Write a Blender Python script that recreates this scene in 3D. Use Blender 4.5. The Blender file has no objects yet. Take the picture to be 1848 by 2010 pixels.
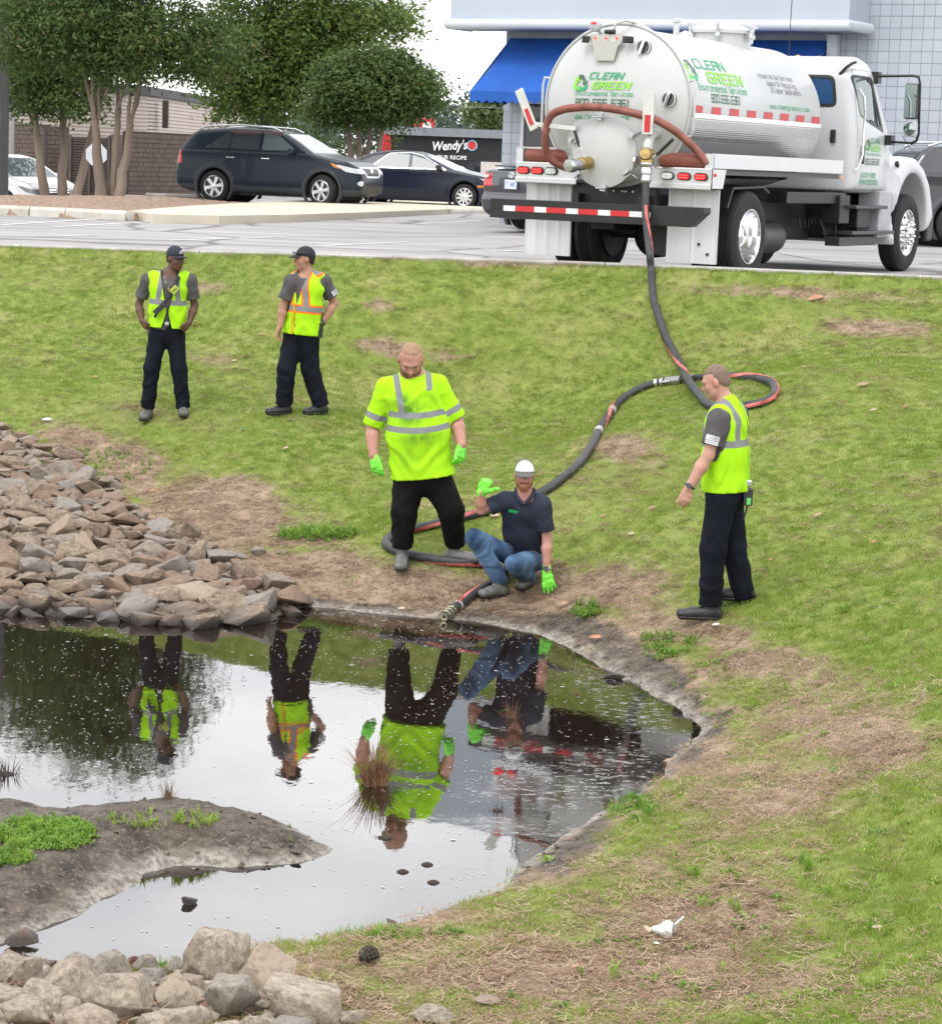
import bpy, bmesh, math, random
import numpy as np
from mathutils import Vector, Matrix
PI = math.pi
rnd = random.Random(7)
nr = np.random.RandomState(11)
sc = bpy.context.scene
# ---------------------------------------------------------------- camera
FPX, CX, CY, HC = 4700.0, 924.0, 1005.0, 3.65
_r = math.atan(0.038); _p = math.atan(687 / FPX)
Fw = np.array([0, math.cos(_p), -math.sin(_p)])
_R0 = np.array([1., 0, 0]); _U0 = np.array([0, math.sin(_p), math.cos(_p)])
Rc = math.cos(_r) * _R0 + math.sin(_r) * _U0
Uc = -math.sin(_r) * _R0 + math.cos(_r) * _U0
CAM = np.array([0, 0, HC])
cd = bpy.data.cameras.new("camera"); cam = bpy.data.objects.new("camera", cd)
sc.collection.objects.link(cam); sc.camera = cam
M = Matrix(((Rc[0], Uc[0], -Fw[0], 0), (Rc[1], Uc[1], -Fw[1], 0), (Rc[2], Uc[2], -Fw[2], HC), (0, 0, 0, 1)))
cam.matrix_world = M
cd.sensor_fit = 'HORIZONTAL'; cd.angle = 2 * math.atan(924 / FPX)
cd.clip_start = 0.3; cd.clip_end = 2000
# ---------------------------------------------------------------- sky
SUN_EL, SUN_ROT = math.radians(58), math.radians(205)
w = bpy.data.worlds.new("World"); sc.world = w; w.use_nodes = True
nt = w.node_tree; nt.nodes.clear()
N = nt.nodes.new; L = nt.links.new
sky = N('ShaderNodeTexSky'); sky.sky_type = 'NISHITA'; sky.sun_disc = False
sky.sun_elevation = SUN_EL; sky.sun_rotation = SUN_ROT; sky.air_density = 1.0; sky.dust_density = 1.5; sky.ozone_density = 1.5
tc = N('ShaderNodeTexCoord'); mp = N('ShaderNodeMapping'); mp.inputs['Scale'].default_value = (1, 1, 2.6)
L(tc.outputs['Generated'], mp.inputs['Vector'])
nz = N('ShaderNodeTexNoise'); nz.inputs['Scale'].default_value = 2.6; nz.inputs['Detail'].default_value = 6; nz.inputs['Roughness'].default_value = .55
L(mp.outputs[0], nz.inputs['Vector'])
cr = N('ShaderNodeValToRGB'); cr.color_ramp.elements[0].position = .30; cr.color_ramp.elements[1].position = .62
cr.color_ramp.elements[0].color = (.42, .42, .42, 1); cr.color_ramp.elements[1].color = (1, 1, 1, 1)
L(nz.outputs[0], cr.inputs[0])
mx = N('ShaderNodeMix'); mx.data_type = 'RGBA'
L(cr.outputs[0], mx.inputs[0]); L(sky.outputs[0], mx.inputs[6]); mx.inputs[7].default_value = (14.5, 14.4, 14.5, 1)
bg = N('ShaderNodeBackground'); bg.inputs[1].default_value = 0.12
L(mx.outputs[2], bg.inputs[0]); wo = N('ShaderNodeOutputWorld'); L(bg.outputs[0], wo.inputs[0])
# ---------------------------------------------------------------- sun behind thin cloud
sl = bpy.data.lights.new("sun", 'SUN'); sl.energy = 1.1; sl.angle = math.radians(25); sl.color = (1, .97, .92)
so = bpy.data.objects.new("sun", sl); sc.collection.objects.link(so)
sd = Vector((math.cos(SUN_EL) * math.sin(SUN_ROT), math.cos(SUN_EL) * math.cos(SUN_ROT), math.sin(SUN_EL)))
so.rotation_euler = (-sd).to_track_quat('-Z', 'Y').to_euler(); so.location = (0, 0, 30)
sc.view_settings.view_transform = 'Standard'; sc.view_settings.look = 'None'
sc.view_settings.exposure = 0.52; sc.view_settings.gamma = 1; sc.view_settings.use_curve_mapping = False
sc.render.engine = 'CYCLES'; sc.cycles.max_bounces = 6; sc.cycles.transparent_max_bounces = 12
sc.cycles.diffuse_bounces = 3; sc.cycles.glossy_bounces = 4; sc.cycles.transmission_bounces = 4
sc.cycles.use_denoising = True

# ---------------------------------------------------------------- picture measurements -> places in the world
def ray(px, py): return Fw * FPX + Rc * (px - CX) - Uc * (py - CY)
def atY(px, py, Y):
    d = ray(px, py); return CAM + d * (Y / d[1])
def atZ(px, py, z=0.0):
    d = ray(px, py); return CAM + d * ((z - HC) / d[2])
def proj(P):
    q = np.asarray(P, float) - CAM; ww = q @ Fw
    return CX + FPX * (q @ Rc) / ww, CY - FPX * (q @ Uc) / ww
def sstep(a, b, x):
    t = np.clip((x - a) / (b - a), 0, 1); return t * t * (3 - 2 * t)
_ns = np.random.RandomState(3)
_PERM = _ns.permutation(4096); _VAL = _ns.rand(4096).astype(np.float32)
def vnoise(x, y, z=0.0):
    """value noise 0..1, vectorised"""
    x, y, z = np.broadcast_arrays(np.asarray(x, np.float32), np.asarray(y, np.float32), np.asarray(z, np.float32))
    xi, yi, zi = np.floor(x).astype(int), np.floor(y).astype(int), np.floor(z).astype(int)
    fx, fy, fz = x - xi, y - yi, z - zi
    fx, fy, fz = fx * fx * (3 - 2 * fx), fy * fy * (3 - 2 * fy), fz * fz * (3 - 2 * fz)
    def h(a, b, c): return _VAL[_PERM[(a + _PERM[(b + _PERM[c & 4095]) & 4095]) & 4095]]
    o = 0
    for i in (0, 1):
        for j in (0, 1):
            for k in (0, 1):
                o = o + h(xi + i, yi + j, zi + k) * (fx if i else 1 - fx) * (fy if j else 1 - fy) * (fz if k else 1 - fz)
    return o
def fbm(x, y, z=0.0, o=3):
    s, a, t = 0, 1., 0
    for i in range(o):
        s = s + a * vnoise(x * 2 ** i + 17 * i, y * 2 ** i + 9 * i, z * 2 ** i); t += a; a *= .5
    return s / t

# ---------------------------------------------------------------- materials
_M = {}
def nodes(m):
    m.use_nodes = True; t = m.node_tree; b = t.nodes['Principled BSDF']; return t, t.nodes.new, t.links.new, b
def PM(name, c, rough=.6, metal=0., var=.12, vs=6., bump=0., bs=40., coat=0., spec=.5, c2=None, stretch=None, emit=0, dirt=0., alpha=1.):
    if name in _M: return _M[name]
    m = bpy.data.materials.new(name); _M[name] = m
    t, N, L, b = nodes(m)
    b.inputs['Roughness'].default_value = rough; b.inputs['Metallic'].default_value = metal
    b.inputs['Coat Weight'].default_value = coat; b.inputs['Coat Roughness'].default_value = .05
    b.inputs['Specular IOR Level'].default_value = spec
    tc = N('ShaderNodeTexCoord'); v = tc.outputs['Object']
    if stretch:
        mp = N('ShaderNodeMapping'); mp.inputs['Scale'].default_value = stretch; L(v, mp.inputs[0]); v = mp.outputs[0]
    n = N('ShaderNodeTexNoise'); n.inputs['Scale'].default_value = vs; n.inputs['Detail'].default_value = 5; L(v, n.inputs['Vector'])
    mx = N('ShaderNodeMix'); mx.data_type = 'RGBA'
    r = N('ShaderNodeMapRange'); r.inputs[1].default_value = .3; r.inputs[2].default_value = .7; L(n.outputs[0], r.inputs[0]); L(r.outputs[0], mx.inputs[0])
    lo = tuple(max(0, x * (1 - var)) for x in c); hi = tuple(min(1, x * (1 + var)) for x in (c2 or c))
    mx.inputs[6].default_value = (*lo, 1); mx.inputs[7].default_value = (*hi, 1)
    out = mx.outputs[2]
    if dirt:
        n3 = N('ShaderNodeTexNoise'); n3.inputs['Scale'].default_value = 2.2; n3.inputs['Detail'].default_value = 8; L(tc.outputs['Object'], n3.inputs['Vector'])
        r3 = N('ShaderNodeMapRange'); r3.inputs[1].default_value = .5; r3.inputs[2].default_value = .75; r3.inputs[4].default_value = dirt; L(n3.outputs[0], r3.inputs[0])
        m3 = N('ShaderNodeMix'); m3.data_type = 'RGBA'; L(r3.outputs[0], m3.inputs[0]); L(out, m3.inputs[6]); m3.inputs[7].default_value = (.12, .1, .08, 1); out = m3.outputs[2]
    L(out, b.inputs['Base Color'])
    if bump:
        n2 = N('ShaderNodeTexNoise'); n2.inputs['Scale'].default_value = bs; n2.inputs['Detail'].default_value = 4; L(v, n2.inputs['Vector'])
        bp = N('ShaderNodeBump'); bp.inputs['Strength'].default_value = bump; bp.inputs['Distance'].default_value = .02; L(n2.outputs[0], bp.inputs['Height']); L(bp.outputs[0], b.inputs['Normal'])
    if emit:
        b.inputs['Emission Color'].default_value = (*c, 1); b.inputs['Emission Strength'].default_value = emit
    return m
def glass(name, c=(.02, .025, .03), rough=.03):
    return PM(name, c, rough, 0, .1, 2, spec=.5, coat=.1)

# ---------------------------------------------------------------- mesh helpers
COL = sc.collection
def tag(o, label=None, cat=None, group=None, kind=None):
    if label: o['label'] = label
    if cat: o['category'] = cat
    if group: o['group'] = group
    if kind: o['kind'] = kind
    return o
def empty(name, loc=(0, 0, 0), rz=0., label=None, cat=None, group=None, kind=None):
    o = bpy.data.objects.new(name, None); COL.objects.link(o); o.location = loc; o.rotation_euler = (0, 0, rz)
    o.empty_display_size = .1
    return tag(o, label, cat, group, kind)
def link(name, me, mat=None, parent=None, smooth=None):
    o = bpy.data.objects.new(name, me); COL.objects.link(o)
    if mat is not None:
        for m in (mat if isinstance(mat, (list, tuple)) else [mat]): me.materials.append(m)
    if parent is not None: o.parent = parent
    if smooth is not None: shade(me, smooth)
    return o
def shade(me, smooth=True):
    me.polygons.foreach_set('use_smooth', np.full(len(me.polygons), bool(smooth)))
def autosm(me, ang=35):
    """smooth faces, sharp edges above an angle"""
    me.polygons.foreach_set('use_smooth', np.ones(len(me.polygons), bool))
    bm = bmesh.new(); bm.from_mesh(me); lim = math.radians(ang)
    for e in bm.edges:
        if len(e.link_faces) == 2 and e.calc_face_angle(0) > lim: e.smooth = False
    bm.to_mesh(me); bm.free()
def npmesh(name, V, Fc, smooth=True):
    """V (n,3); Fc (m,3) or (m,4)"""
    V = np.ascontiguousarray(V, np.float32); Fc = np.ascontiguousarray(Fc, np.int32)
    me = bpy.data.meshes.new(name); m, k = Fc.shape
    me.vertices.add(len(V)); me.vertices.foreach_set('co', V.ravel())
    me.loops.add(m * k); me.loops.foreach_set('vertex_index', Fc.ravel())
    me.polygons.add(m); me.polygons.foreach_set('loop_start', np.arange(0, m * k, k, dtype=np.int32))
    me.polygons.foreach_set('use_smooth', np.full(m, smooth))
    me.update(calc_edges=True); return me
def attr(me, name, vals, typ='FLOAT', dom='POINT'):
    a = me.attributes.new(name, typ, dom); v = np.ascontiguousarray(vals, np.float32)
    a.data.foreach_set({'FLOAT': 'value', 'FLOAT_VECTOR': 'vector', 'FLOAT_COLOR': 'color'}[typ], v.ravel()); return a
class MB:
    """collects simple shapes, links them as ONE mesh object"""
    def __init__(s): s.v = []; s.f = []
    def add(s, V, Fc):
        n = len(s.v); s.v.extend([tuple(map(float, p)) for p in V]); s.f.extend([tuple(i + n for i in f) for f in Fc]); return s
    def box(s, c, d, rz=0., mat=None):
        x, y, z = d[0] / 2, d[1] / 2, d[2] / 2
        V = [(a * x, b * y, e * z) for a in (-1, 1) for b in (-1, 1) for e in (-1, 1)]
        m = (mat or Matrix.Rotation(rz, 3, 'Z'))
        V = [tuple(m @ Vector(v) + Vector(c)) for v in V]
        return s.add(V, [(0, 1, 3, 2), (4, 6, 7, 5), (0, 4, 5, 1), (2, 3, 7, 6), (0, 2, 6, 4), (1, 5, 7, 3)])
    def tube(s, pts, r, n=8, cap=True, up=None):
        P = [Vector(p) for p in pts]; rs = r if hasattr(r, '__len__') else [r] * len(P)
        T = []
        for i in range(len(P)):
            a = P[max(0, i - 1)]; b = P[min(len(P) - 1, i + 1)]; d = (b - a); T.append(d.normalized() if d.length > 1e-9 else Vector((0, 0, 1)))
        u = Vector(up) if up else (Vector((0, 0, 1)) if abs(T[0].z) < .9 else Vector((1, 0, 0)))
        V = []
        for i, p in enumerate(P):
            u = (u - T[i] * u.dot(T[i])); u = u.normalized() if u.length > 1e-6 else T[i].orthogonal().normalized()
            w_ = T[i].cross(u)
            for k in range(n):
                a = 2 * PI * k / n; V.append(p + (u * math.cos(a) + w_ * math.sin(a)) * rs[i])
        Fc = []
        for i in range(len(P) - 1):
            for k in range(n):
                Fc.append((i * n + k, i * n + (k + 1) % n, (i + 1) * n + (k + 1) % n, (i + 1) * n + k))
        if cap:
            Fc.append(tuple(range(n))[::-1]); Fc.append(tuple((len(P) - 1) * n + k for k in range(n)))
        return s.add(V, Fc)
    def lathe(s, prof, o=(0, 0, 0), axis=(0, 0, 1), n=24, close=True):
        """prof: (radius, distance along axis)"""
        ax = Vector(axis).normalized(); u = ax.orthogonal().normalized(); w_ = ax.cross(u); o = Vector(o); V = []
        for (r, h) in prof:
            for k in range(n):
                a = 2 * PI * k / n; V.append(o + ax * h + (u * math.cos(a) + w_ * math.sin(a)) * max(r, 1e-5))
        Fc = [(i * n + k, i * n + (k + 1) % n, (i + 1) * n + (k + 1) % n, (i + 1) * n + k) for i in range(len(prof) - 1) for k in range(n)]
        if close:
            Fc.append(tuple(range(n))[::-1]); Fc.append(tuple((len(prof) - 1) * n + k for k in range(n)))
        return s.add(V, Fc)
    def prism(s, poly, a, b, fn):
        """poly: list of 2-d points; fn(u,v,w) -> 3-d; extruded from w=a to w=b"""
        n = len(poly); V = [fn(u, v, a) for u, v in poly] + [fn(u, v, b) for u, v in poly]
        Fc = [tuple(range(n))[::-1], tuple(range(n, 2 * n))] + [(i, (i + 1) % n, n + (i + 1) % n, n + i) for i in range(n)]
        return s.add(V, Fc)
    def build(s, name, mat, parent=None, smooth=None, bevel=0):
        me = bpy.data.meshes.new(name); me.from_pydata(s.v, [], s.f); me.update()
        bm = bmesh.new(); bm.from_mesh(me); bmesh.ops.recalc_face_normals(bm, faces=bm.faces)
        if bevel:
            es = [e for e in bm.edges if len(e.link_faces) == 2 and e.calc_face_angle(0) > .5]
            bmesh.ops.bevel(bm, geom=es, offset=bevel, segments=2, profile=.6, affect='EDGES', clamp_overlap=True)
        bm.to_mesh(me); bm.free()
        if smooth: autosm(me, smooth if smooth is not True else 40)
        return link(name, me, mat, parent)
def copy_tree(o, parent=None):
    c = o.copy(); COL.objects.link(c)
    if parent is not None: c.parent = parent
    for ch in list(o.children): copy_tree(ch, c)
    return c

# ---------------------------------------------------------------- soft shapes: distance fields meshed by surface nets
class SDF:
    def __init__(s, lo, hi, h):
        s.lo = np.array(lo, np.float32); s.h = h
        s.n = np.ceil((np.array(hi) - s.lo) / h).astype(int) + 1
        s.ax = [s.lo[i] + np.arange(s.n[i], dtype=np.float32) * h for i in range(3)]
        s.f = np.full(s.n, 1.0, np.float32)
    def sl(s, lo, hi):
        a = np.clip(np.floor((np.array(lo) - s.lo) / s.h).astype(int), 0, s.n); b = np.clip(np.ceil((np.array(hi) - s.lo) / s.h).astype(int) + 1, 0, s.n)
        g = tuple(slice(a[i], b[i]) for i in range(3))
        return g, s.ax[0][g[0]][:, None, None], s.ax[1][g[1]][None, :, None], s.ax[2][g[2]][None, None, :]
    def op(s, fn, lo, hi, k=.01, mode='u'):
        m = max(k, 2 * s.h) + .01
        g, x, y, z = s.sl(np.array(lo) - m, np.array(hi) + m)
        if 0 in s.f[g].shape: return s
        d = fn(x, y, z); a = s.f[g]
        if mode == 'u':
            hh = np.maximum(k - np.abs(a - d), 0) / max(k, 1e-6); s.f[g] = np.minimum(a, d) - hh * hh * k * .25
        elif mode == 's':
            d = -d; hh = np.maximum(k - np.abs(a - d), 0) / max(k, 1e-6); s.f[g] = np.maximum(a, d) + hh * hh * k * .25
        return s
    def cut(s, fn, k=.004):
        """keep where fn < 0 (whole grid)"""
        d = fn(s.ax[0][:, None, None], s.ax[1][None, :, None], s.ax[2][None, None, :]); a = s.f
        hh = np.maximum(k - np.abs(a - d), 0) / max(k, 1e-6); s.f = (np.maximum(a, d) + hh * hh * k * .25).astype(np.float32); return s
    # capsule with elliptical section. side = unit vector of the first radius
    def cap(s, a, b, r1, r2, k=.02, side=None, mode='u', warp=None, endk=1.0, cutb=None, cuta=None):
        a = np.array(a, np.float32); b = np.array(b, np.float32)
        r1 = r1 if hasattr(r1, '__len__') else (r1, r1); r2 = r2 if hasattr(r2, '__len__') else (r2, r2)
        ab = b - a; L2 = float(ab @ ab) + 1e-9; Lh = math.sqrt(L2); t_ = ab / Lh
        if side is None: side = np.cross(t_, [0, 1, 0]) if abs(t_[1]) < .9 else np.array([1, 0, 0])
        u = np.array(side, np.float32); u = u - t_ * (u @ t_); u /= np.linalg.norm(u) + 1e-9; v = np.cross(t_, u)
        def fn(x, y, z):
            px, py, pz = x - a[0], y - a[1], z - a[2]
            al = px * t_[0] + py * t_[1] + pz * t_[2]; t = np.clip(al / Lh, 0, 1)
            cu = px * u[0] + py * u[1] + pz * u[2]; cv = px * v[0] + py * v[1] + pz * v[2]
            ru = r1[0] + (r2[0] - r1[0]) * t; rv = r1[1] + (r2[1] - r1[1]) * t; m = np.minimum(ru, rv)
            ex = al - t * Lh
            q = np.sqrt((cu / ru) ** 2 + (cv / rv) ** 2 + (ex / (m * endk)) ** 2)
            d = (q - 1) * m
            if warp is not None: d = d + warp(x, y, z, al, t)
            if cutb is not None: d = np.maximum(d, al - Lh * cutb)
            if cuta is not None: d = np.maximum(d, Lh * cuta - al)
            return d
        R = max(*r1, *r2) * max(1, endk)
        return s.op(fn, np.minimum(a, b) - R, np.maximum(a, b) + R, k, mode)
    def ell(s, c, r, k=.02, fr=None, mode='u'):
        c = np.array(c, np.float32); r = np.array(r, np.float32)
        Rm = np.array(fr, np.float32) if fr is not None else np.eye(3, dtype=np.float32)
        def fn(x, y, z):
            p = (x - c[0], y - c[1], z - c[2]); q = 0
            for i in range(3): q = q + ((p[0] * Rm[i][0] + p[1] * Rm[i][1] + p[2] * Rm[i][2]) / r[i]) ** 2
            return (np.sqrt(q) - 1) * float(r.min())
        R = float(r.max()); return s.op(fn, c - R, c + R, k, mode)
    def box(s, c, hs, rad=.01, k=.01, fr=None, mode='u'):
        c = np.array(c, np.float32); Rm = np.array(fr, np.float32) if fr is not None else np.eye(3, dtype=np.float32)
        def fn(x, y, z):
            p = (x - c[0], y - c[1], z - c[2]); q = [np.abs(p[0] * Rm[i][0] + p[1] * Rm[i][1] + p[2] * Rm[i][2]) - hs[i] + rad for i in range(3)]
            return np.sqrt(sum(np.maximum(e, 0) ** 2 for e in q)) + np.minimum(np.maximum(np.maximum(q[0], q[1]), q[2]), 0) - rad
        R = float(np.linalg.norm(hs)); return s.op(fn, c - R, c + R, k, mode)
    def mesh(s):
        f = s.f; f[0] = f[-1] = .5; f[:, 0] = f[:, -1] = .5; f[:, :, 0] = f[:, :, -1] = .5
        S = f < 0; C = np.zeros(tuple(np.array(S.shape) - 1), np.uint8)
        for i in (0, 1):
            for j in (0, 1):
                for k in (0, 1): C += S[i:S.shape[0] - 1 + i, j:S.shape[1] - 1 + j, k:S.shape[2] - 1 + k]
        I = np.argwhere((C > 0) & (C < 8)); idx = np.full(C.shape, -1, np.int32); idx[tuple(I.T)] = np.arange(len(I))
        acc = np.zeros((len(I), 3), np.float32); cnt = np.zeros(len(I), np.float32)
        cs = [(i, j, k) for i in (0, 1) for j in (0, 1) for k in (0, 1)]
        val = {c: f[I[:, 0] + c[0], I[:, 1] + c[1], I[:, 2] + c[2]] for c in cs}
        for a in cs:
            for ax in range(3):
                if a[ax]: continue
                b = list(a); b[ax] = 1; b = tuple(b); va, vb = val[a], val[b]; m = (va < 0) != (vb < 0)
                t = np.where(m, va / np.where(m, va - vb, 1), 0)
                p = np.zeros((len(I), 3), np.float32) + np.array(a, np.float32); p[:, ax] = t
                acc[m] += p[m]; cnt[m] += 1
        V = (acc / cnt[:, None] + I) * s.h + s.lo
        Q = []
        for ax in range(3):
            o1, o2 = [(1, 2), (2, 0), (0, 1)][ax]
            A = [slice(None)] * 3; B = [slice(None)] * 3; A[ax] = slice(0, -1); B[ax] = slice(1, None)
            sa, sb = S[tuple(A)], S[tuple(B)]; E = np.argwhere(sa != sb)
            E = E[(E[:, o1] > 0) & (E[:, o2] > 0) & (E[:, o1] < C.shape[o1]) & (E[:, o2] < C.shape[o2])]
            flip = sa[tuple(E.T)]
            def at(d1, d2):
                e = E.copy(); e[:, o1] -= d1; e[:, o2] -= d2; return idx[tuple(e.T)]
            q = np.stack([at(1, 1), at(0, 1), at(0, 0), at(1, 0)], 1)
            q[~flip] = q[~flip][:, ::-1]; Q.append(q)
        return V, np.concatenate(Q)
def relax(V, Q, it=1, lam=.5):
    n = len(V)
    for _ in range(it):
        acc = np.zeros_like(V); c = np.zeros(n, np.float32); k = Q.shape[1]
        for i in range(k):
            a, b = Q[:, i], Q[:, (i + 1) % k]
            for d in range(3): acc[:, d] += np.bincount(a, V[b, d], n) + np.bincount(b, V[a, d], n)
            c += np.bincount(a, minlength=n) + np.bincount(b, minlength=n)
        V = V + lam * (acc / np.maximum(c, 1)[:, None] - V)
    return V.astype(np.float32)
def tri(Q):
    return np.concatenate([Q[:, [0, 1, 2]], Q[:, [0, 2, 3]]]) if Q.shape[1] == 4 else Q
def split(V, T, s):
    """cut triangles along s=0. returns V2, T_in (s<0), T_out"""
    neg = s[T] < 0; c = neg.sum(1); Tin = [T[c == 3]]; Tout = [T[c == 0]]; newV = [V]; base = len(V); keys = {}
    nv = []
    def mid(a, b):
        k = (a, b) if a < b else (b, a)
        if k not in keys:
            t = s[a] / (s[a] - s[b]); nv.append(V[a] + (V[b] - V[a]) * t); keys[k] = base + len(nv) - 1
        return keys[k]
    ti, to = [], []
    for tr, ng, cc in zip(T[(c == 1) | (c == 2)].tolist(), neg[(c == 1) | (c == 2)].tolist(), c[(c == 1) | (c == 2)].tolist()):
        odd = ng.index(True) if cc == 1 else ng.index(False)
        a, b, d = tr[odd], tr[(odd + 1) % 3], tr[(odd + 2) % 3]; m1, m2 = mid(a, b), mid(a, d)
        (ti if cc == 1 else to).append((a, m1, m2)); (to if cc == 1 else ti).extend([(m1, b, d), (m1, d, m2)])
    if nv: V = np.concatenate([V, np.array(nv, np.float32)])
    if ti: Tin.append(np.array(ti))
    if to: Tout.append(np.array(to))
    return V, np.concatenate(Tin).astype(int), np.concatenate(Tout).astype(int)
def compact(V, T):
    u, inv = np.unique(T, return_inverse=True); return V[u], inv.reshape(T.shape)
def polysd(P, x, y):
    """signed distance to polygon (negative inside)"""
    P = np.array(P, float); d = np.full(np.shape(x), 1e9); ins = np.zeros(np.shape(x), bool); n = len(P)
    for i in range(n):
        a, b = P[i], P[(i + 1) % n]; e = b - a
        wx, wy = x - a[0], y - a[1]; t = np.clip((wx * e[0] + wy * e[1]) / (e @ e + 1e-12), 0, 1)
        d = np.minimum(d, (wx - e[0] * t) ** 2 + (wy - e[1] * t) ** 2)
        c = ((a[1] <= y) != (b[1] <= y)) & (x < a[0] + (y - a[1]) / (b[1] - a[1] + 1e-12) * e[0]); ins ^= c
    d = np.sqrt(d); return np.where(ins, -d, d)

# ---------------------------------------------------------------- square stencil lettering (strokes)
GL = {
 'A': ['06 00', '06 26 46 40', '03 43'], 'C': ['46 16 05 01 10 40'], 'L': ['06 01 10 40'], 'E': ['46 06 00 40', '03 33'], 'N': ['00 06 40 46'],
 'G': ['46 16 05 01 10 40 43 23'], 'R': ['00 06 36 45 44 33 03', '23 40'], 'S': ['46 06 03 43 40 00'], 'O': ['00 06 46 40 00'], 'V': ['06 02 20 42 46'],
 'W': ['06 00 40 46', '20 24'], 'I': ['20 26'], 'U': ['06 00 40 46'], 'D': ['00 06 36 45 41 30 00'], 'T': ['06 46', '26 20'], 'P': ['00 06 46 43 03'],
 '#': ['10 16', '30 36', '02 42', '04 44'], '.': ['10 11'], '0': ['00 06 46 40 00'], '1': ['15 26 20'], '2': ['06 46 43 03 00 40'], '3': ['06 46 40 00', '13 43'],
 '4': ['06 03 43', '46 40'], '5': ['46 06 03 43 40 00'], '6': ['46 06 00 40 43 03'], '7': ['06 46 40'], '8': ['00 06 46 40 00', '03 43'], '9': ['43 03 06 46 40 00'],
 'n': ['00 04 34 43 40'], 'v': ['04 01 20 41 44'], 'i': ['20 24', '25 26'], 'r': ['00 04 34'], 'o': ['00 04 44 40 00'], 'm': ['00 04 44 40', '24 20'],
 'e': ['40 00 04 44 42 02'], 't': ['16 10 30', '04 34'], 'a': ['04 44 40 00 02 42'], 'l': ['16 10 30'], 's': ['44 04 02 42 40 00'], 'c': ['44 04 00 40'],
 'd': ['46 40 00 04 44'], 'u': ['04 00 40 44'], 'w': ['04 00 40 44', '20 24'], 'g': ['40 00 04 44 4a 0a'], 'y': ['04 00 40', '44 4a 0a'], 'p': ['0a 04 44 40 00'],
 'k': ['00 06', '34 02 30'], 'h': ['00 06', '04 34 43 40'], "'": ['25 26'], ' ': []}
GL['I2'] = ['20 26']
def letter_mesh(txt, h, fn, width=.72, th=.16, slant=0., narrow={'i', 'l', 't', '1', '.', 'I', ' ', "'"}):
    """strokes as thin quads, mapped by fn(u,v)->3-d; returns V,F and total length"""
    V, Fc = [], []; x = 0; u = h / 6; cw = width * h
    for ch in txt:
        w_ = cw * (.55 if ch in narrow else 1.)
        for st in GL.get(ch, []):
            pts = [(x + int(p[0]) / 4 * w_, (-2 if p[1] == 'a' else int(p[1])) * u) for p in st.split()]
            for (a, b) in zip(pts[:-1], pts[1:]):
                dx, dy = b[0] - a[0], b[1] - a[1]; l = math.hypot(dx, dy); tx, ty = dx / l * th * h / 2, dy / l * th * h / 2
                n = max(1, int(l / .12))
                for i in range(n):
                    t0, t1 = i / n, (i + 1) / n
                    A = (a[0] + dx * t0 - (tx if i == 0 else 0), a[1] + dy * t0 - (ty if i == 0 else 0)); B = (a[0] + dx * t1 + (tx if i == n - 1 else 0), a[1] + dy * t1 + (ty if i == n - 1 else 0))
                    q = [(A[0] - ty, A[1] + tx), (A[0] + ty, A[1] - tx), (B[0] + ty, B[1] - tx), (B[0] - ty, B[1] + tx)]
                    k = len(V); V += [fn(p[0] + slant * p[1], p[1]) for p in q]; Fc.append((k, k + 1, k + 2, k + 3))
        x += w_ + th * h * 1.7
    return V, Fc, x
def lettering(name, txt, h, fn, mat, parent, width=.72, th=.16, slant=0., fit=None):
    if fit:
        _, _, l0 = letter_mesh(txt, h, lambda u, v: (u, v, 0), width, th); k = fit / l0
    else: k = 1.
    V, Fc, l = letter_mesh(txt, h, lambda u, v: fn(u * k, v), width, th, slant)
    me = bpy.data.meshes.new(name); me.from_pydata([tuple(map(float, p)) for p in V], [], Fc); me.update()
    return link(name, me, mat, parent)

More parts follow.
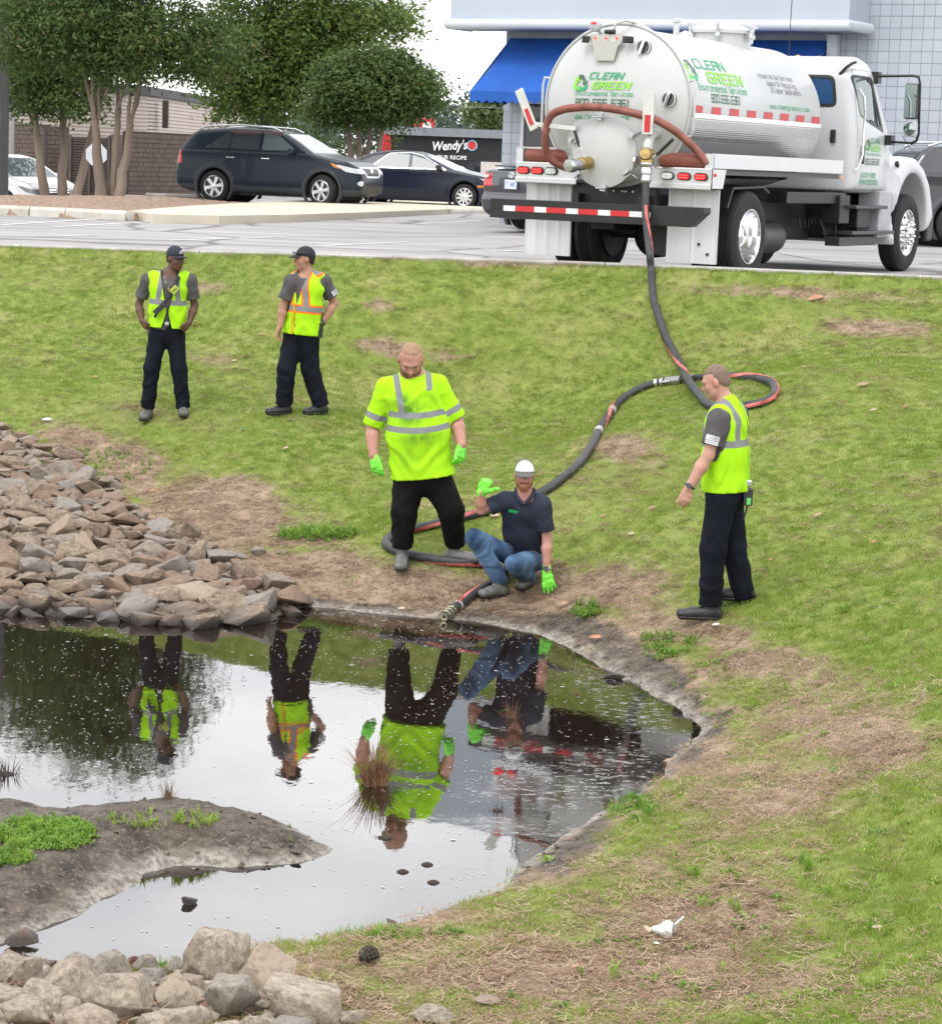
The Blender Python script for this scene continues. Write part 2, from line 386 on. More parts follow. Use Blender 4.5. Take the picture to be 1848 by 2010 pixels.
# ---------------------------------------------------------------- scatter: many small instances as one 'stuff' object
def proto_col(name, objs):
    c = bpy.data.collections.new(name)
    for i, o in enumerate(objs):
        for k in list(o.users_collection): k.objects.unlink(o)
        o.name = name + '_%02d' % i; c.objects.link(o)
    return c
def scatter(name, col, P, scale, rot, tint, idx):
    me = npmesh(name, P, np.zeros((0, 3), int)) if len(P) else None
    attr(me, 'sc', scale if np.ndim(scale) == 2 else np.repeat(np.asarray(scale)[:, None], 3, 1), 'FLOAT_VECTOR'); attr(me, 'ro', rot, 'FLOAT_VECTOR'); attr(me, 'tint', tint)
    a = me.attributes.new('idx', 'INT', 'POINT'); a.data.foreach_set('value', np.ascontiguousarray(idx, np.int32))
    o = link(name, me)
    g = bpy.data.node_groups.new(name + '_nodes', 'GeometryNodeTree')
    g.interface.new_socket('Geometry', in_out='INPUT', socket_type='NodeSocketGeometry'); g.interface.new_socket('Geometry', in_out='OUTPUT', socket_type='NodeSocketGeometry')
    N = g.nodes.new; L = g.links.new
    gi, go, ip, ci = N('NodeGroupInput'), N('NodeGroupOutput'), N('GeometryNodeInstanceOnPoints'), N('GeometryNodeCollectionInfo')
    ci.inputs['Collection'].default_value = col; ci.inputs['Separate Children'].default_value = True; ci.inputs['Reset Children'].default_value = True
    ip.inputs['Pick Instance'].default_value = True
    def na(nm, t):
        n = N('GeometryNodeInputNamedAttribute'); n.data_type = t; n.inputs[0].default_value = nm; return n.outputs[0]
    e2r = N('FunctionNodeEulerToRotation'); L(na('ro', 'FLOAT_VECTOR'), e2r.inputs[0])
    L(gi.outputs[0], ip.inputs['Points']); L(ci.outputs[0], ip.inputs['Instance']); L(na('idx', 'INT'), ip.inputs['Instance Index'])
    L(e2r.outputs[0], ip.inputs['Rotation']); L(na('sc', 'FLOAT_VECTOR'), ip.inputs['Scale']); L(ip.outputs[0], go.inputs[0])
    md = o.modifiers.new('scatter', 'NODES'); md.node_group = g
    return o
# ================================================================ GROUND HEIGHTS
SHORE_PX = [(0, 1197), (60, 1200), (120, 1206), (200, 1214), (260, 1216), (330, 1222), (380, 1226), (450, 1224), (560, 1205), (600, 1192), (700, 1199), (790, 1208), (860, 1212), (950, 1222), (1050, 1245), (1120, 1275), (1180, 1310),
    (1260, 1345), (1330, 1390), (1375, 1430), (1360, 1460), (1322, 1490), (1288, 1530), (1230, 1570), (1180, 1592), (1140, 1620), (1100, 1648), (1060, 1672), (1030, 1700), (1008, 1728), (985, 1747), (900, 1770), (800, 1808), (720, 1835), (600, 1858), (480, 1872), (400, 1886), (300, 1905), (200, 1915), (100, 1915), (0, 1905)]
ISLE_PX = [(-90, 1560), (0, 1572), (70, 1582), (130, 1592), (190, 1586), (250, 1579), (330, 1571), (430, 1582), (530, 1607), (600, 1640), (655, 1668), (600, 1692), (520, 1701), (450, 1704), (390, 1700), (330, 1706), (290, 1716), (230, 1752), (150, 1792), (60, 1832), (0, 1858), (-90, 1890)]
POND = np.array([atZ(*p)[:2] for p in SHORE_PX]); ISLE = np.array([atZ(*p)[:2] for p in ISLE_PX])
EDGE = np.array([(-13, 33.4), (-8.5, 31.6), (-5.97, 30.4), (-3.4, 29.1), (-1.9, 28.0), (1.05, 27.3), (2.13, 26.5), (3.3, 26.15), (5.02, 25.55), (8, 24.6), (13, 23.2)])
EDGEZ = np.array([2.30, 2.34, 2.38, 2.45, 2.51, 2.56, 2.59, 2.60, 2.62, 2.64, 2.66])
def edgeY(x): return np.interp(x, EDGE[:, 0], EDGE[:, 1])
def edgeZ(x): return np.interp(x, EDGE[:, 0], EDGEZ)
cp = [(x, y, 0.) for x, y in POND] + [(x, y, 0.) for x, y in ISLE[1:-1]]
for px, py, z in [(345, 822, 0.955), (600, 818, 1.053), (480, 820, 1.004), (790, 1117, .26), (905, 1096, .33), (970, 1166, .13), (1075, 1160, .15), (1360, 1216, .50), (1450, 1195, .56), (1400, 1205, .52),
    (900, 820, .93), (1200, 800, 1.2), (1400, 750, 1.58), (1400, 1000, .88), (1400, 600, 2.2), (1400, 900, 1.12), (900, 650, 1.79), (345, 650, 1.62), (0, 650, 1.52), (0, 850, .72), (0, 1000, .38), (0, 1100, .17), (250, 1000, .38), (200, 900, .6),
    (400, 1050, .31), (600, 1000, .46), (600, 1100, .24), (800, 1000, .55), (1200, 1000, .72), (1200, 1150, .33), (1848, 700, 1.95), (1848, 900, 1.36), (1848, 1100, .98), (1848, 1300, .78), (1600, 1300, .64), (1650, 1000, 1.08), (1600, 750, 1.75), (1848, 1600, .66), (1848, 2010, .62),
    (1500, 1450, .42), (1500, 1750, .36), (1250, 1900, .26), (1500, 2010, .38), (924, 2010, .24), (700, 2010, .22), (400, 2010, .22), (0, 2010, .25), (1150, 1680, .12), (1300, 1600, .15), (0, 1940, .1), (300, 1940, .1), (1400, 1500, .2)]:
    cp.append(tuple(atZ(px, py, z)))
for px, py, z in [(60, 1650, .13), (160, 1640, .15), (300, 1620, .14), (420, 1640, .11), (200, 1720, .08), (60, 1750, .07), (500, 1660, .06), (-60, 1700, .12)]: cp.append(tuple(atZ(px, py, z)))
for px, py in [(0, 1350), (300, 1400), (600, 1300), (900, 1350), (600, 1550), (900, 1550), (1100, 1450), (800, 1700), (500, 1780), (250, 1850), (1250, 1430), (0, 1500)]: cp.append((*atZ(px, py)[:2], -.28))
for (x, y), z in zip(EDGE, EDGEZ): cp.append((x, y, z - .03))
for x, y, z in [(-9, 27, 1.5), (-9, 22, .5), (-9, 18, .3), (-9, 13, .1), (-9, 8, .4), (9, 20, 2.1), (9, 15, 1.4), (9, 10, 1.1), (8, 6, .9), (0, 6, .35), (-5, 6, .4), (13, 15, 2.0), (-13, 20, .9), (13, 8, 1.5), (-13, 8, .6), (-13, 30, 2.0), (4, 5, .6)]: cp.append((x, y, z))
cp = np.array(cp)
def _phi(r2): return r2 * np.log(r2 + 1e-9) * .5
def _tps(cp, reg=.02):
    n = len(cp); K = _phi(((cp[:, None, :2] - cp[None, :, :2]) ** 2).sum(2)) + reg * np.eye(n); P = np.c_[np.ones(n), cp[:, :2]]
    A = np.block([[K, P], [P.T, np.zeros((3, 3))]]); return np.linalg.solve(A, np.r_[cp[:, 2], 0, 0, 0])
_W = _tps(cp)
def hz0(x, y):
    x, y = np.broadcast_arrays(np.asarray(x, float), np.asarray(y, float)); o = _W[-3] + _W[-2] * x + _W[-1] * y
    for (a, b, _), w_ in zip(cp, _W): o = o + w_ * _phi((x - a) ** 2 + (y - b) ** 2)
    return o
def shore_d(x, y):
    """distance to the waterline, negative over water"""
    return np.maximum(polysd(POND_L, x, y), -polysd(ISLE, x, y)) + (fbm(x * 2.6, y * 2.6, 31, 2) - .5) * .16 + (fbm(x * 9, y * 9, 33, 2) - .5) * .06
_L = [tuple(POND[-1]), (-4.6, POND[-1][1]), (-7, 12), (-8, 16), (-6, POND[0][1])]
POND_L = np.array(list(map(tuple, POND)) + _L[1:])
def hz(x, y, fine=True):
    h = hz0(x, y); d = shore_d(x, y)           # d>0 on land
    lim = np.abs(d) * .9 + .0
    land = np.minimum(np.maximum(h, np.minimum(d * .35, .05)), .012 + .40 * d); wat = np.minimum(h, np.maximum(d * .5, -.3))
    h = np.where(d > 0, land, wat)
    if fine:
        a = sstep(.0, .8, np.abs(d))
        h = h + (fbm(x * 1.1, y * 1.1, 5, 2) - .5) * .07 * a + (fbm(x * 5, y * 5, 2, 2) - .5) * .028 * sstep(0, .35, np.abs(d))
    return h
# fast lookup grid
GX0, GX1, GY0, GY1, GH = -13.0, 13.0, 5.0, 34.0, .07
gx = np.arange(GX0, GX1 + GH, GH); gy = np.arange(GY0, GY1 + GH, GH); GXX, GYY = np.meshgrid(gx, gy, indexing='ij')
HZ = hz(GXX, GYY).astype(np.float32); SD = shore_d(GXX, GYY).astype(np.float32)
_ed = edgeY(GXX) - .06
_bl = sstep(1.6, .1, _ed - GYY); HZ = HZ * (1 - _bl) + np.maximum(HZ, edgeZ(GXX) - .02 - np.clip(_ed - GYY, 0, 9) * .30) * _bl; HZ = np.where((_ed - GYY < .25) & (_ed > GYY), np.maximum(HZ, edgeZ(GXX) - .02), HZ)
HZ = np.where(GYY > _ed, np.minimum(HZ, edgeZ(GXX)) - sstep(0, .3, GYY - _ed) * .5, HZ)
def look(G, x, y):
    u = np.clip((np.asarray(x) - GX0) / GH, 0, len(gx) - 1.001); v = np.clip((np.asarray(y) - GY0) / GH, 0, len(gy) - 1.001)
    i, j = u.astype(int), v.astype(int); a, b = u - i, v - j
    return G[i, j] * (1 - a) * (1 - b) + G[i + 1, j] * a * (1 - b) + G[i, j + 1] * (1 - a) * b + G[i + 1, j + 1] * a * b
def gz(x, y): return look(HZ, x, y)
def onground(px, py):
    """where the sight line through a measured point meets the bank"""
    d = ray(px, py); t = np.linspace(6.5, 31, 1500) / d[1]; P = CAM[None] + d[None] * t[:, None]
    k = np.argmax(P[:, 2] < np.maximum(gz(P[:, 0], P[:, 1]), 0)); return np.array([P[k, 0], P[k, 1], max(0, float(gz(P[k, 0], P[k, 1])))])
# ---------------------------------------------------------------- ground masks (where soil, mud and thin turf lie)
PXX, PYY = proj(np.stack([GXX, GYY, HZ], -1).reshape(-1, 3)); PXX = PXX.reshape(GXX.shape); PYY = PYY.reshape(GXX.shape)
def blob(px, py, rx, ry, rot=0):
    c, s = math.cos(rot), math.sin(rot); dx, dy = PXX - px, PYY - py
    q = np.sqrt(((dx * c + dy * s) / rx) ** 2 + ((-dx * s + dy * c) / ry) ** 2); return np.clip(1.35 - q, 0, 1)
n1 = fbm(GXX * .9, GYY * .9, 1, 4); n2 = fbm(GXX * 3.1, GYY * 3.1, 7, 3); n3 = fbm(GXX * .35, GYY * .35, 4, 3)
DIRT = np.zeros_like(HZ)
for b in [(420, 990, 260, 60, .28, 1.), (180, 880, 120, 40, .3, .8), (620, 1120, 260, 45, .05, 1.0), (760, 1150, 240, 48, .05, 1.0), (900, 1160, 200, 50, .1, 1.), (1150, 1150, 220, 50, .1, .75), (1380, 1240, 230, 55, .25, .8), (1500, 1300, 260, 60, .25, .75),
          (1650, 1430, 200, 60, .3, .8), (1450, 1500, 150, 60, -.2, .45), (1100, 1900, 380, 90, -.1, .8), (800, 1950, 420, 120, 0, .85), (1380, 1810, 300, 130, -.3, .72), (1150, 1930, 400, 100, 0, .95), (1550, 1560, 260, 80, -.1, .62), (1300, 1700, 120, 60, -.6, .5), (1450, 1620, 120, 50, -.2, .5), (1560, 960, 120, 14, 0, .0),
          (150, 1040, 330, 120, .25, 1.0), (200, 1985, 480, 70, 0, 1.0), (1600, 575, 260, 18, .05, .75), (1000, 520, 300, 10, .02, .5), (1700, 640, 160, 18, .1, .45), (840, 690, 160, 20, .1, .45), (420, 700, 130, 22, .1, .4), (1230, 880, 110, 26, .2, .4), (700, 600, 120, 14, 0, .35), (300, 560, 200, 12, 0, .35), (1500, 870, 120, 18, 0, .3), (860, 990, 120, 16, 0, .3), (250, 800, 120, 14, .2, .4)]:
    DIRT = np.maximum(DIRT, blob(*b[:5]) * b[5])
DIRT = DIRT * (1 - .8 * np.clip(blob(1850, 1800, 170, 300) * 1.5, 0, 1)); DIRT = np.clip(DIRT * (1.1 + 1.6 * (n2 - .5)) + (n1 - .5) * .9 * (DIRT > 0.02) + np.clip((n1 - .56) * 3, 0, .4) * .6, 0, 1)
MUD = 1 - sstep(.0, .30, SD + (n2 - .5) * .35)                     # bare dark mud close to the water
_isl = polysd(ISLE, GXX, GYY) < .25
MUD = np.where(_isl, 1.0, MUD); HZ = np.where((SD > 0) & (SD < .9), HZ + (fbm(GXX * 6, GYY * 6, 9, 3) - .5) * .03 * sstep(0, .12, SD) * sstep(.9, .4, SD), HZ); HZ = np.where(_isl & (SD > 0), HZ + (fbm(GXX * 8, GYY * 8, 3, 4) - .45) * .075 * sstep(0, .15, SD), HZ).astype(np.float32)
_right = blob(1120, 1660, 140, 80, -.6) + blob(1320, 1440, 130, 70, .5) + blob(1250, 1290, 190, 45, .45) + blob(1000, 1210, 240, 35, .12) * .9
MUD = np.clip(np.maximum(MUD, _right * (SD < .7) * (1.0 - SD)), 0, 1)
_ll = (PYY > 1735) & (PXX < 1000) & (GYY < 12) & ~_isl
MUD = np.where(_ll, MUD * .5, MUD)
_rr = (PXX < 600) & (PYY > np.interp(PXX, [-200, 0, 60, 150, 225, 270, 385, 440, 560, 600], [800, 835, 865, 905, 955, 1010, 1060, 1105, 1165, 1195])) & (PYY < 1230) & (GYY > 16)
DIRT = np.where(_rr, 1., DIRT); MUD = np.where(_rr, np.maximum(MUD, .62), MUD)
GRASSD = np.clip(1 - DIRT * 1.0 - MUD * 1.3, 0, 1)                # turf density
_isg = (polysd(ISLE, GXX, GYY) < -.1)
IGR = blob(90, 1640, 110, 48) * _isl; IGR2 = (blob(330, 1612, 150, 36, .05) * .8) * _isl
GREEN2 = np.clip(n3 * 1.6 - .3, 0, 1)
V = np.stack([GXX, GYY, HZ], -1).reshape(-1, 3)
nxg, nyg = len(gx), len(gy); ii, jj = np.meshgrid(np.arange(nxg - 1), np.arange(nyg - 1), indexing='ij'); a = (ii * nyg + jj).ravel()
Q = np.stack([a, a + nyg, a + nyg + 1, a + 1], 1)
me = npmesh('grass_bank', V, Q)
attr(me, 'dirt', DIRT.ravel()); attr(me, 'mud', MUD.ravel()); attr(me, 'turf', GRASSD.ravel()); attr(me, 'shore', SD.ravel()); attr(me, 'lush', GREEN2.ravel())
m = bpy.data.materials.new('bank_soil_and_turf'); t, N, L, b = nodes(m)
def A(nm, t=t):
    n = t.nodes.new('ShaderNodeAttribute'); n.attribute_name = nm; return n.outputs['Fac']
def NZ(t, scale, det=5, v=None, dist=0, rough=.5):
    n = t.nodes.new('ShaderNodeTexNoise'); n.inputs['Scale'].default_value = scale; n.inputs['Detail'].default_value = det; n.inputs['Distortion'].default_value = dist; n.inputs['Roughness'].default_value = rough
    if v is None:
        tc = t.nodes.new('ShaderNodeTexCoord'); v = tc.outputs['Object']
    t.links.new(v, n.inputs['Vector']); return n.outputs[0]
def MR(t, v, a, b_, c=0., d=1.):
    n = t.nodes.new('ShaderNodeMapRange'); t.links.new(v, n.inputs[0])
    for i, q in enumerate((a, b_, c, d)): n.inputs[i + 1].default_value = q
    return n.outputs[0]
def MIX(t, f, x, y, mode='MIX'):
    n = t.nodes.new('ShaderNodeMix'); n.data_type = 'RGBA'; n.blend_type = mode
    for s_, q in ((0, f), (6, x), (7, y)):
        if isinstance(q, (int, float)): n.inputs[s_].default_value = q
        elif isinstance(q, tuple): n.inputs[s_].default_value = (*q, 1) if len(q) == 3 else q
        else: t.links.new(q, n.inputs[s_])
    return n.outputs[2]
def MA(t, op, x, y):
    n = t.nodes.new('ShaderNodeMath'); n.operation = op
    for s_, q in ((0, x), (1, y)):
        if isinstance(q, (int, float)): n.inputs[s_].default_value = q
        else: t.links.new(q, n.inputs[s_])
    return n.outputs[0]
turf = MIX(t, MR(t, NZ(t, 9, 6), .35, .68), (.12, .175, .027), (.215, .26, .055))
turf = MIX(t, MR(t, NZ(t, 1.1, 5, rough=.6), .50, .78, 0, .8), turf, (.32, .29, .12))
turf = MIX(t, MR(t, NZ(t, 60, 3), .52, .7, 0, .5), turf, (.20, .18, .085))
soil = MIX(t, MR(t, NZ(t, 6, 8, rough=.65), .35, .65), (.19, .13, .09), (.40, .30, .21))
soil = MIX(t, MR(t, NZ(t, 70, 3), .5, .7, 0, .7), soil, (.36, .28, .18))
soil = MIX(t, MR(t, NZ(t, 30, 4), .58, .68, 0, .8), soil, (.07, .048, .03)); soil = MIX(t, MR(t, NZ(t, 170, 2), .5, .62, 0, .75), soil, (.12, .08, .05)); soil = MIX(t, MR(t, NZ(t, 120, 3), .56, .66, 0, .6), soil, (.42, .33, .24))
mudc = MIX(t, MR(t, NZ(t, 8, 6, rough=.7), .4, .65), (.034, .025, .018), (.125, .098, .074))
mudc = MIX(t, MR(t, NZ(t, 45, 4), .55, .68, 0, .75), mudc, (.19, .155, .12))
d_ = MR(t, MA(t, 'ADD', A('turf'), MA(t, 'MULTIPLY', MA(t, 'SUBTRACT', NZ(t, 14, 5), .5), 1.0)), .25, .62)
col = MIX(t, d_, soil, turf)
mm = MR(t, MA(t, 'ADD', A('mud'), MA(t, 'MULTIPLY', MA(t, 'SUBTRACT', NZ(t, 7, 5), .5), .9)), .38, .72)
col = MIX(t, mm, col, mudc)
# pale dried scum line along the water
scl = MR(t, MA(t, 'ADD', A('shore'), MA(t, 'MULTIPLY', MA(t, 'SUBTRACT', NZ(t, 7, 6), .5), .28)), .12, .02)
scl = MA(t, 'MULTIPLY', scl, MR(t, NZ(t, 30, 5), .38, .6, .35, 1))
col = MIX(t, MA(t, 'MULTIPLY', scl, .8), col, (.36, .335, .29))
L(col, b.inputs['Base Color']); L(MR(t, mm, 0, 1, .95, .62), b.inputs['Roughness']); b.inputs['Specular IOR Level'].default_value = .3
bp = N('ShaderNodeBump'); bp.inputs['Strength'].default_value = .8; bp.inputs['Distance'].default_value = .03
L(MA(t, 'ADD', NZ(t, 22, 6), MA(t, 'MULTIPLY', NZ(t, 90, 3), .4)), bp.inputs['Height']); L(bp.outputs[0], b.inputs['Normal'])
ground = link('grass_bank', me, m); ground['kind'] = 'structure'
# ---------------------------------------------------------------- pond water
m = bpy.data.materials.new('oily_pond_water'); t, N, L, b = nodes(m)
b.inputs['Base Color'].default_value = (.012, .008, .006, 1); b.inputs['Roughness'].default_value = .02; b.inputs['IOR'].default_value = 2.2; b.inputs['Specular IOR Level'].default_value = .8
tc = N('ShaderNodeTexCoord'); mp = N('ShaderNodeMapping'); mp.inputs['Scale'].default_value = (1, .6, 1); L(tc.outputs['Object'], mp.inputs[0])
bp = N('ShaderNodeBump'); bp.inputs['Strength'].default_value = .05; bp.inputs['Distance'].default_value = .02
L(MA(t, 'ADD', NZ(t, 3.0, 3, mp.outputs[0]), MA(t, 'MULTIPLY', NZ(t, 22, 2, mp.outputs[0]), .12)), bp.inputs['Height']); L(bp.outputs[0], b.inputs['Normal'])
film = N('ShaderNodeBsdfDiffuse'); film.inputs[0].default_value = (.26, .26, .25, 1)
mxs = N('ShaderNodeMixShader'); L(b.outputs[0], mxs.inputs[1]); L(film.outputs[0], mxs.inputs[2])
vo = N('ShaderNodeTexVoronoi'); vo.inputs['Scale'].default_value = 40; mp2 = N('ShaderNodeMapping'); mp2.inputs['Scale'].default_value = (.6, 1, 1); L(tc.outputs['Object'], mp2.inputs[0]); L(mp2.outputs[0], vo.inputs['Vector'])
spk = MA(t, 'MULTIPLY', MR(t, vo.outputs['Distance'], .30, .14), MR(t, NZ(t, 9, 5, mp2.outputs[0]), .50, .60))
patch = MA(t, 'MULTIPLY', MR(t, NZ(t, 1.6, 4), .47, .62), A('scum', t))
thick = MA(t, 'MULTIPLY', MR(t, NZ(t, 17, 9, mp2.outputs[0], rough=.8), .50, .60, 0, .9), MR(t, A('raft', t), .1, .7))
f_ = MA(t, 'MAXIMUM', MA(t, 'MULTIPLY', spk, MA(t, 'MAXIMUM', patch, MA(t, 'MULTIPLY', A('raft', t), .9))), thick)
L(MR(t, f_, .25, .6, 0, .9), mxs.inputs[0])
L(MR(t, MA(t, 'MULTIPLY', A('raft', t), NZ(t, 2.5, 4)), .1, .6, .018, .09), b.inputs['Roughness']); L(mxs.outputs[0], t.nodes['Material Output'].inputs[0])
wx = np.arange(-9, 6, .1); wy = np.arange(7.5, 20, .1); WX, WY = np.meshgrid(wx, wy, indexing='ij')
V = np.stack([WX, WY, 0 * WX], -1).reshape(-1, 3); a_, b2 = np.meshgrid(np.arange(len(wx) - 1), np.arange(len(wy) - 1), indexing='ij'); a = (a_ * len(wy) + b2).ravel()
me = npmesh('pond_water', V, np.stack([a, a + len(wy), a + len(wy) + 1, a + 1], 1))
wpx, wpy = proj(V)
def wb(px, py, rx, ry, rot=0):
    c, s = math.cos(rot), math.sin(rot); dx, dy = wpx - px, wpy - py
    return np.clip(1.3 - np.sqrt(((dx * c + dy * s) / rx) ** 2 + ((-dx * s + dy * c) / ry) ** 2), 0, 1)
raft = np.maximum.reduce([wb(1230, 1400, 110, 60, .4) * .6, wb(1150, 1540, 180, 60, -.2) * .8, wb(1000, 1470, 120, 30, 0) * .5, wb(1020, 1545, 150, 30, -.15), wb(1010, 1620, 170, 22, .1), wb(1180, 1500, 160, 45, -.2) * .8, wb(1250, 1400, 120, 60, .4) * .7, wb(930, 1720, 130, 40, -.1) * .9, wb(860, 1770, 120, 28, -.3), wb(1170, 1340, 90, 40, .4) * .6, wb(700, 1205, 140, 8) * .8, wb(1000, 1250, 120, 10, .3) * .4, wb(60, 1500, 130, 30) * .5, wb(400, 1830, 420, 40, -.1) * .35, wb(90, 1880, 160, 26) * .8, wb(720, 1280, 120, 25) * .35])
scum = np.clip(.5 + wb(200, 1400, 330, 190) * .35 + wb(950, 1450, 350, 250) * .55 - wb(450, 1420, 170, 150) * .5 - wb(450, 1780, 250, 60) * .4, 0, 1)
attr(me, 'raft', raft); attr(me, 'scum', scum)
wat = link('pond_water', me, m); wat['kind'] = 'structure'
# ---------------------------------------------------------------- parking lot
def lotz(x, y):
    x = np.asarray(x, float); y = np.asarray(y, float)
    return 2.38 + sstep(30, 58, y) * .07 + sstep(35, 41, y) * sstep(-1, 3, x) * .12 - sstep(-7, -13, x) * sstep(54, 64, y) * .8 - sstep(62, 80, y) * .12
lx = np.r_[np.arange(-60, -15, 5), np.arange(-15, 14, .5), np.arange(14, 90, 6)]; ly = np.r_[np.arange(0, 1.01, .1), np.arange(2, 60, .8), np.arange(60, 130, 6)]
LX, LY = np.meshgrid(lx, ly, indexing='ij'); YY = edgeY(LX) + .12 + LY
V = np.stack([LX, YY, lotz(LX, YY)], -1).reshape(-1, 3); a_, b2 = np.meshgrid(np.arange(len(lx) - 1), np.arange(len(ly) - 1), indexing='ij'); a = (a_ * len(ly) + b2).ravel()
me = npmesh('parking_lot', V, np.stack([a, a + len(ly), a + len(ly) + 1, a + 1], 1))
m = bpy.data.materials.new('worn_asphalt'); t, N, L, b = nodes(m)
tc = N('ShaderNodeTexCoord'); mp = N('ShaderNodeMapping'); mp.inputs['Scale'].default_value = (.35, 1.6, 1); L(tc.outputs['Object'], mp.inputs[0])
c_ = MIX(t, MR(t, NZ(t, .9, 6, mp.outputs[0], rough=.62), .35, .68), (.19, .182, .18), (.34, .33, .325))
c_ = MIX(t, MR(t, NZ(t, 60, 3), .45, .75, 0, .5), c_, (.42, .41, .40))
v1 = N('ShaderNodeTexVoronoi'); v1.feature = 'DISTANCE_TO_EDGE'; v1.inputs['Scale'].default_value = .38; nn = NZ(t, 1.5, 4)
mp3 = N('ShaderNodeMix'); mp3.data_type = 'VECTOR'; mp3.inputs[0].default_value = .25; L(tc.outputs['Object'], mp3.inputs[4]); nv = N('ShaderNodeTexNoise'); nv.inputs['Scale'].default_value = 1.2; L(tc.outputs['Object'], nv.inputs[0]); L(nv.outputs['Color'], mp3.inputs[5]); L(mp3.outputs[1], v1.inputs['Vector'])
c_ = MIX(t, MR(t, v1.outputs['Distance'], .028, .006, 0, .7), c_, (.055, .052, .05))
L(c_, b.inputs['Base Color']); b.inputs['Roughness'].default_value = .8
bp = N('ShaderNodeBump'); bp.inputs['Strength'].default_value = .3; bp.inputs['Distance'].default_value = .01; L(NZ(t, 80, 3), bp.inputs['Height']); L(bp.outputs[0], b.inputs['Normal'])
lot = link('parking_lot', me, m); lot['kind'] = 'structure'
conc = PM('pale_concrete', (.52, .49, .43), .85, var=.14, vs=3, bump=.3, bs=60, dirt=.35)
concg = PM('grey_concrete', (.36, .34, .31), .85, var=.2, vs=3, bump=.3, bs=60, dirt=.4)
# kerb along the top of the bank, in cast lengths
kerb_root = empty('kerb', (0, 0, 0)); kerb_root['kind'] = 'structure'
xs = np.arange(-13, 13, 2.4)
for x0 in xs:
    mb = MB(); pts = np.linspace(x0 + .006, x0 + 2.394, 7); V = []
    for x in pts:
        y, z = float(edgeY(x)), float(edgeZ(x)); V += [(x, y - .02, z - .25), (x, y - .02, z + .004), (x + .0, y, z + .018), (x, y + .13, z + .018), (x, y + .16, z - .0), (x, y + .16, z - .3)]
    F = [tuple(range(6))[::-1], tuple(36 + i for i in range(6))] + [(i * 6 + k, i * 6 + (k + 1) % 6, (i + 1) * 6 + (k + 1) % 6, (i + 1) * 6 + k) for i in range(6) for k in range(6)]
    mb.add(V, F).build('kerb_stone', concg, kerb_root)
# painted stall lines
paint = PM('worn_white_paint', (.56, .56, .55), .8, var=.3, vs=9)
stripes = MB()
def stripe(p, q, wd=.11):
    a, b = np.array(p, float), np.array(q, float); d = (b - a) / np.linalg.norm(b - a); n = np.array([-d[1], d[0]]) * wd / 2; k = int(np.linalg.norm(b - a) / .8) + 1; V = []
    for i in range(k + 1):
        c = a + (b - a) * i / k
        for s in (-1, 1): V.append((c[0] + n[0] * s, c[1] + n[1] * s, float(lotz(c[0], c[1])) + .006))
    stripes.add(V, [(2 * i, 2 * i + 1, 2 * i + 3, 2 * i + 2) for i in range(k)])
for a, b in [((100, 445), (560, 425)), ((330, 470), (560, 464)), ((0, 441), (330, 424)), ((820, 442), (948, 437)), ((620, 481), (800, 474)), ((950, 492), (1080, 489)), ((60, 462), (190, 460))]:
    A_, B_ = atZ(*a, 2.40), atZ(*b, 2.40); stripe(A_[:2], B_[:2])
o = stripes.build('stall_lines', paint); o['kind'] = 'structure'
# ground beyond, to the horizon
mb = MB(); mb.add([(-900, 34, 1.0), (900, 34, 1.0), (900, 1500, 1.0), (-900, 1500, 1.0)], [(0, 1, 2, 3)])
o = mb.build('far_ground', PM('far_field', (.09, .12, .04), .9, var=.3, vs=.1)); o['kind'] = 'structure'
mb = MB(); mb.add([(-900, -300, -.6), (900, -300, -.6), (900, 34, -.6), (-900, 34, -.6)], [(0, 1, 2, 3)])
o = mb.build('low_ground', PM('far_field', (.09, .12, .04))); o['kind'] = 'structure'
# ================================================================ TREES
def leafmat(name, c1, c2, c3, tr=.35):
    m = bpy.data.materials.new(name); t, N, L, b = nodes(m)
    col = MIX(t, MR(t, A('lt', t), 0, 1), c1, c2); col = MIX(t, MR(t, A('lt', t), .82, 1., 0, 1), col, c3)
    L(col, b.inputs['Base Color']); b.inputs['Roughness'].default_value = .6; b.inputs['Specular IOR Level'].default_value = .25
    tl = N('ShaderNodeBsdfTranslucent'); L(col, tl.inputs[0]); mx = N('ShaderNodeMixShader'); mx.inputs[0].default_value = tr
    L(b.outputs[0], mx.inputs[1]); L(tl.outputs[0], mx.inputs[2]); L(mx.outputs[0], t.nodes['Material Output'].inputs[0]); return m
LM_crepe = leafmat('crepe_leaves', (.048, .088, .022), (.115, .17, .048), (.20, .14, .08))
LM_green = leafmat('bright_leaves', (.07, .12, .025), (.17, .235, .06), (.24, .28, .06), .5)
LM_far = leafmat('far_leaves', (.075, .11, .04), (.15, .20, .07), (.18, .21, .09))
LM_mist = leafmat('misty_leaves', (.085, .12, .10), (.125, .165, .135), (.14, .18, .15))  # haze of distance is put into these blue-green leaf colours
LM_bush = leafmat('shrub_leaves', (.05, .10, .012), (.12, .19, .035), (.2, .28, .06))
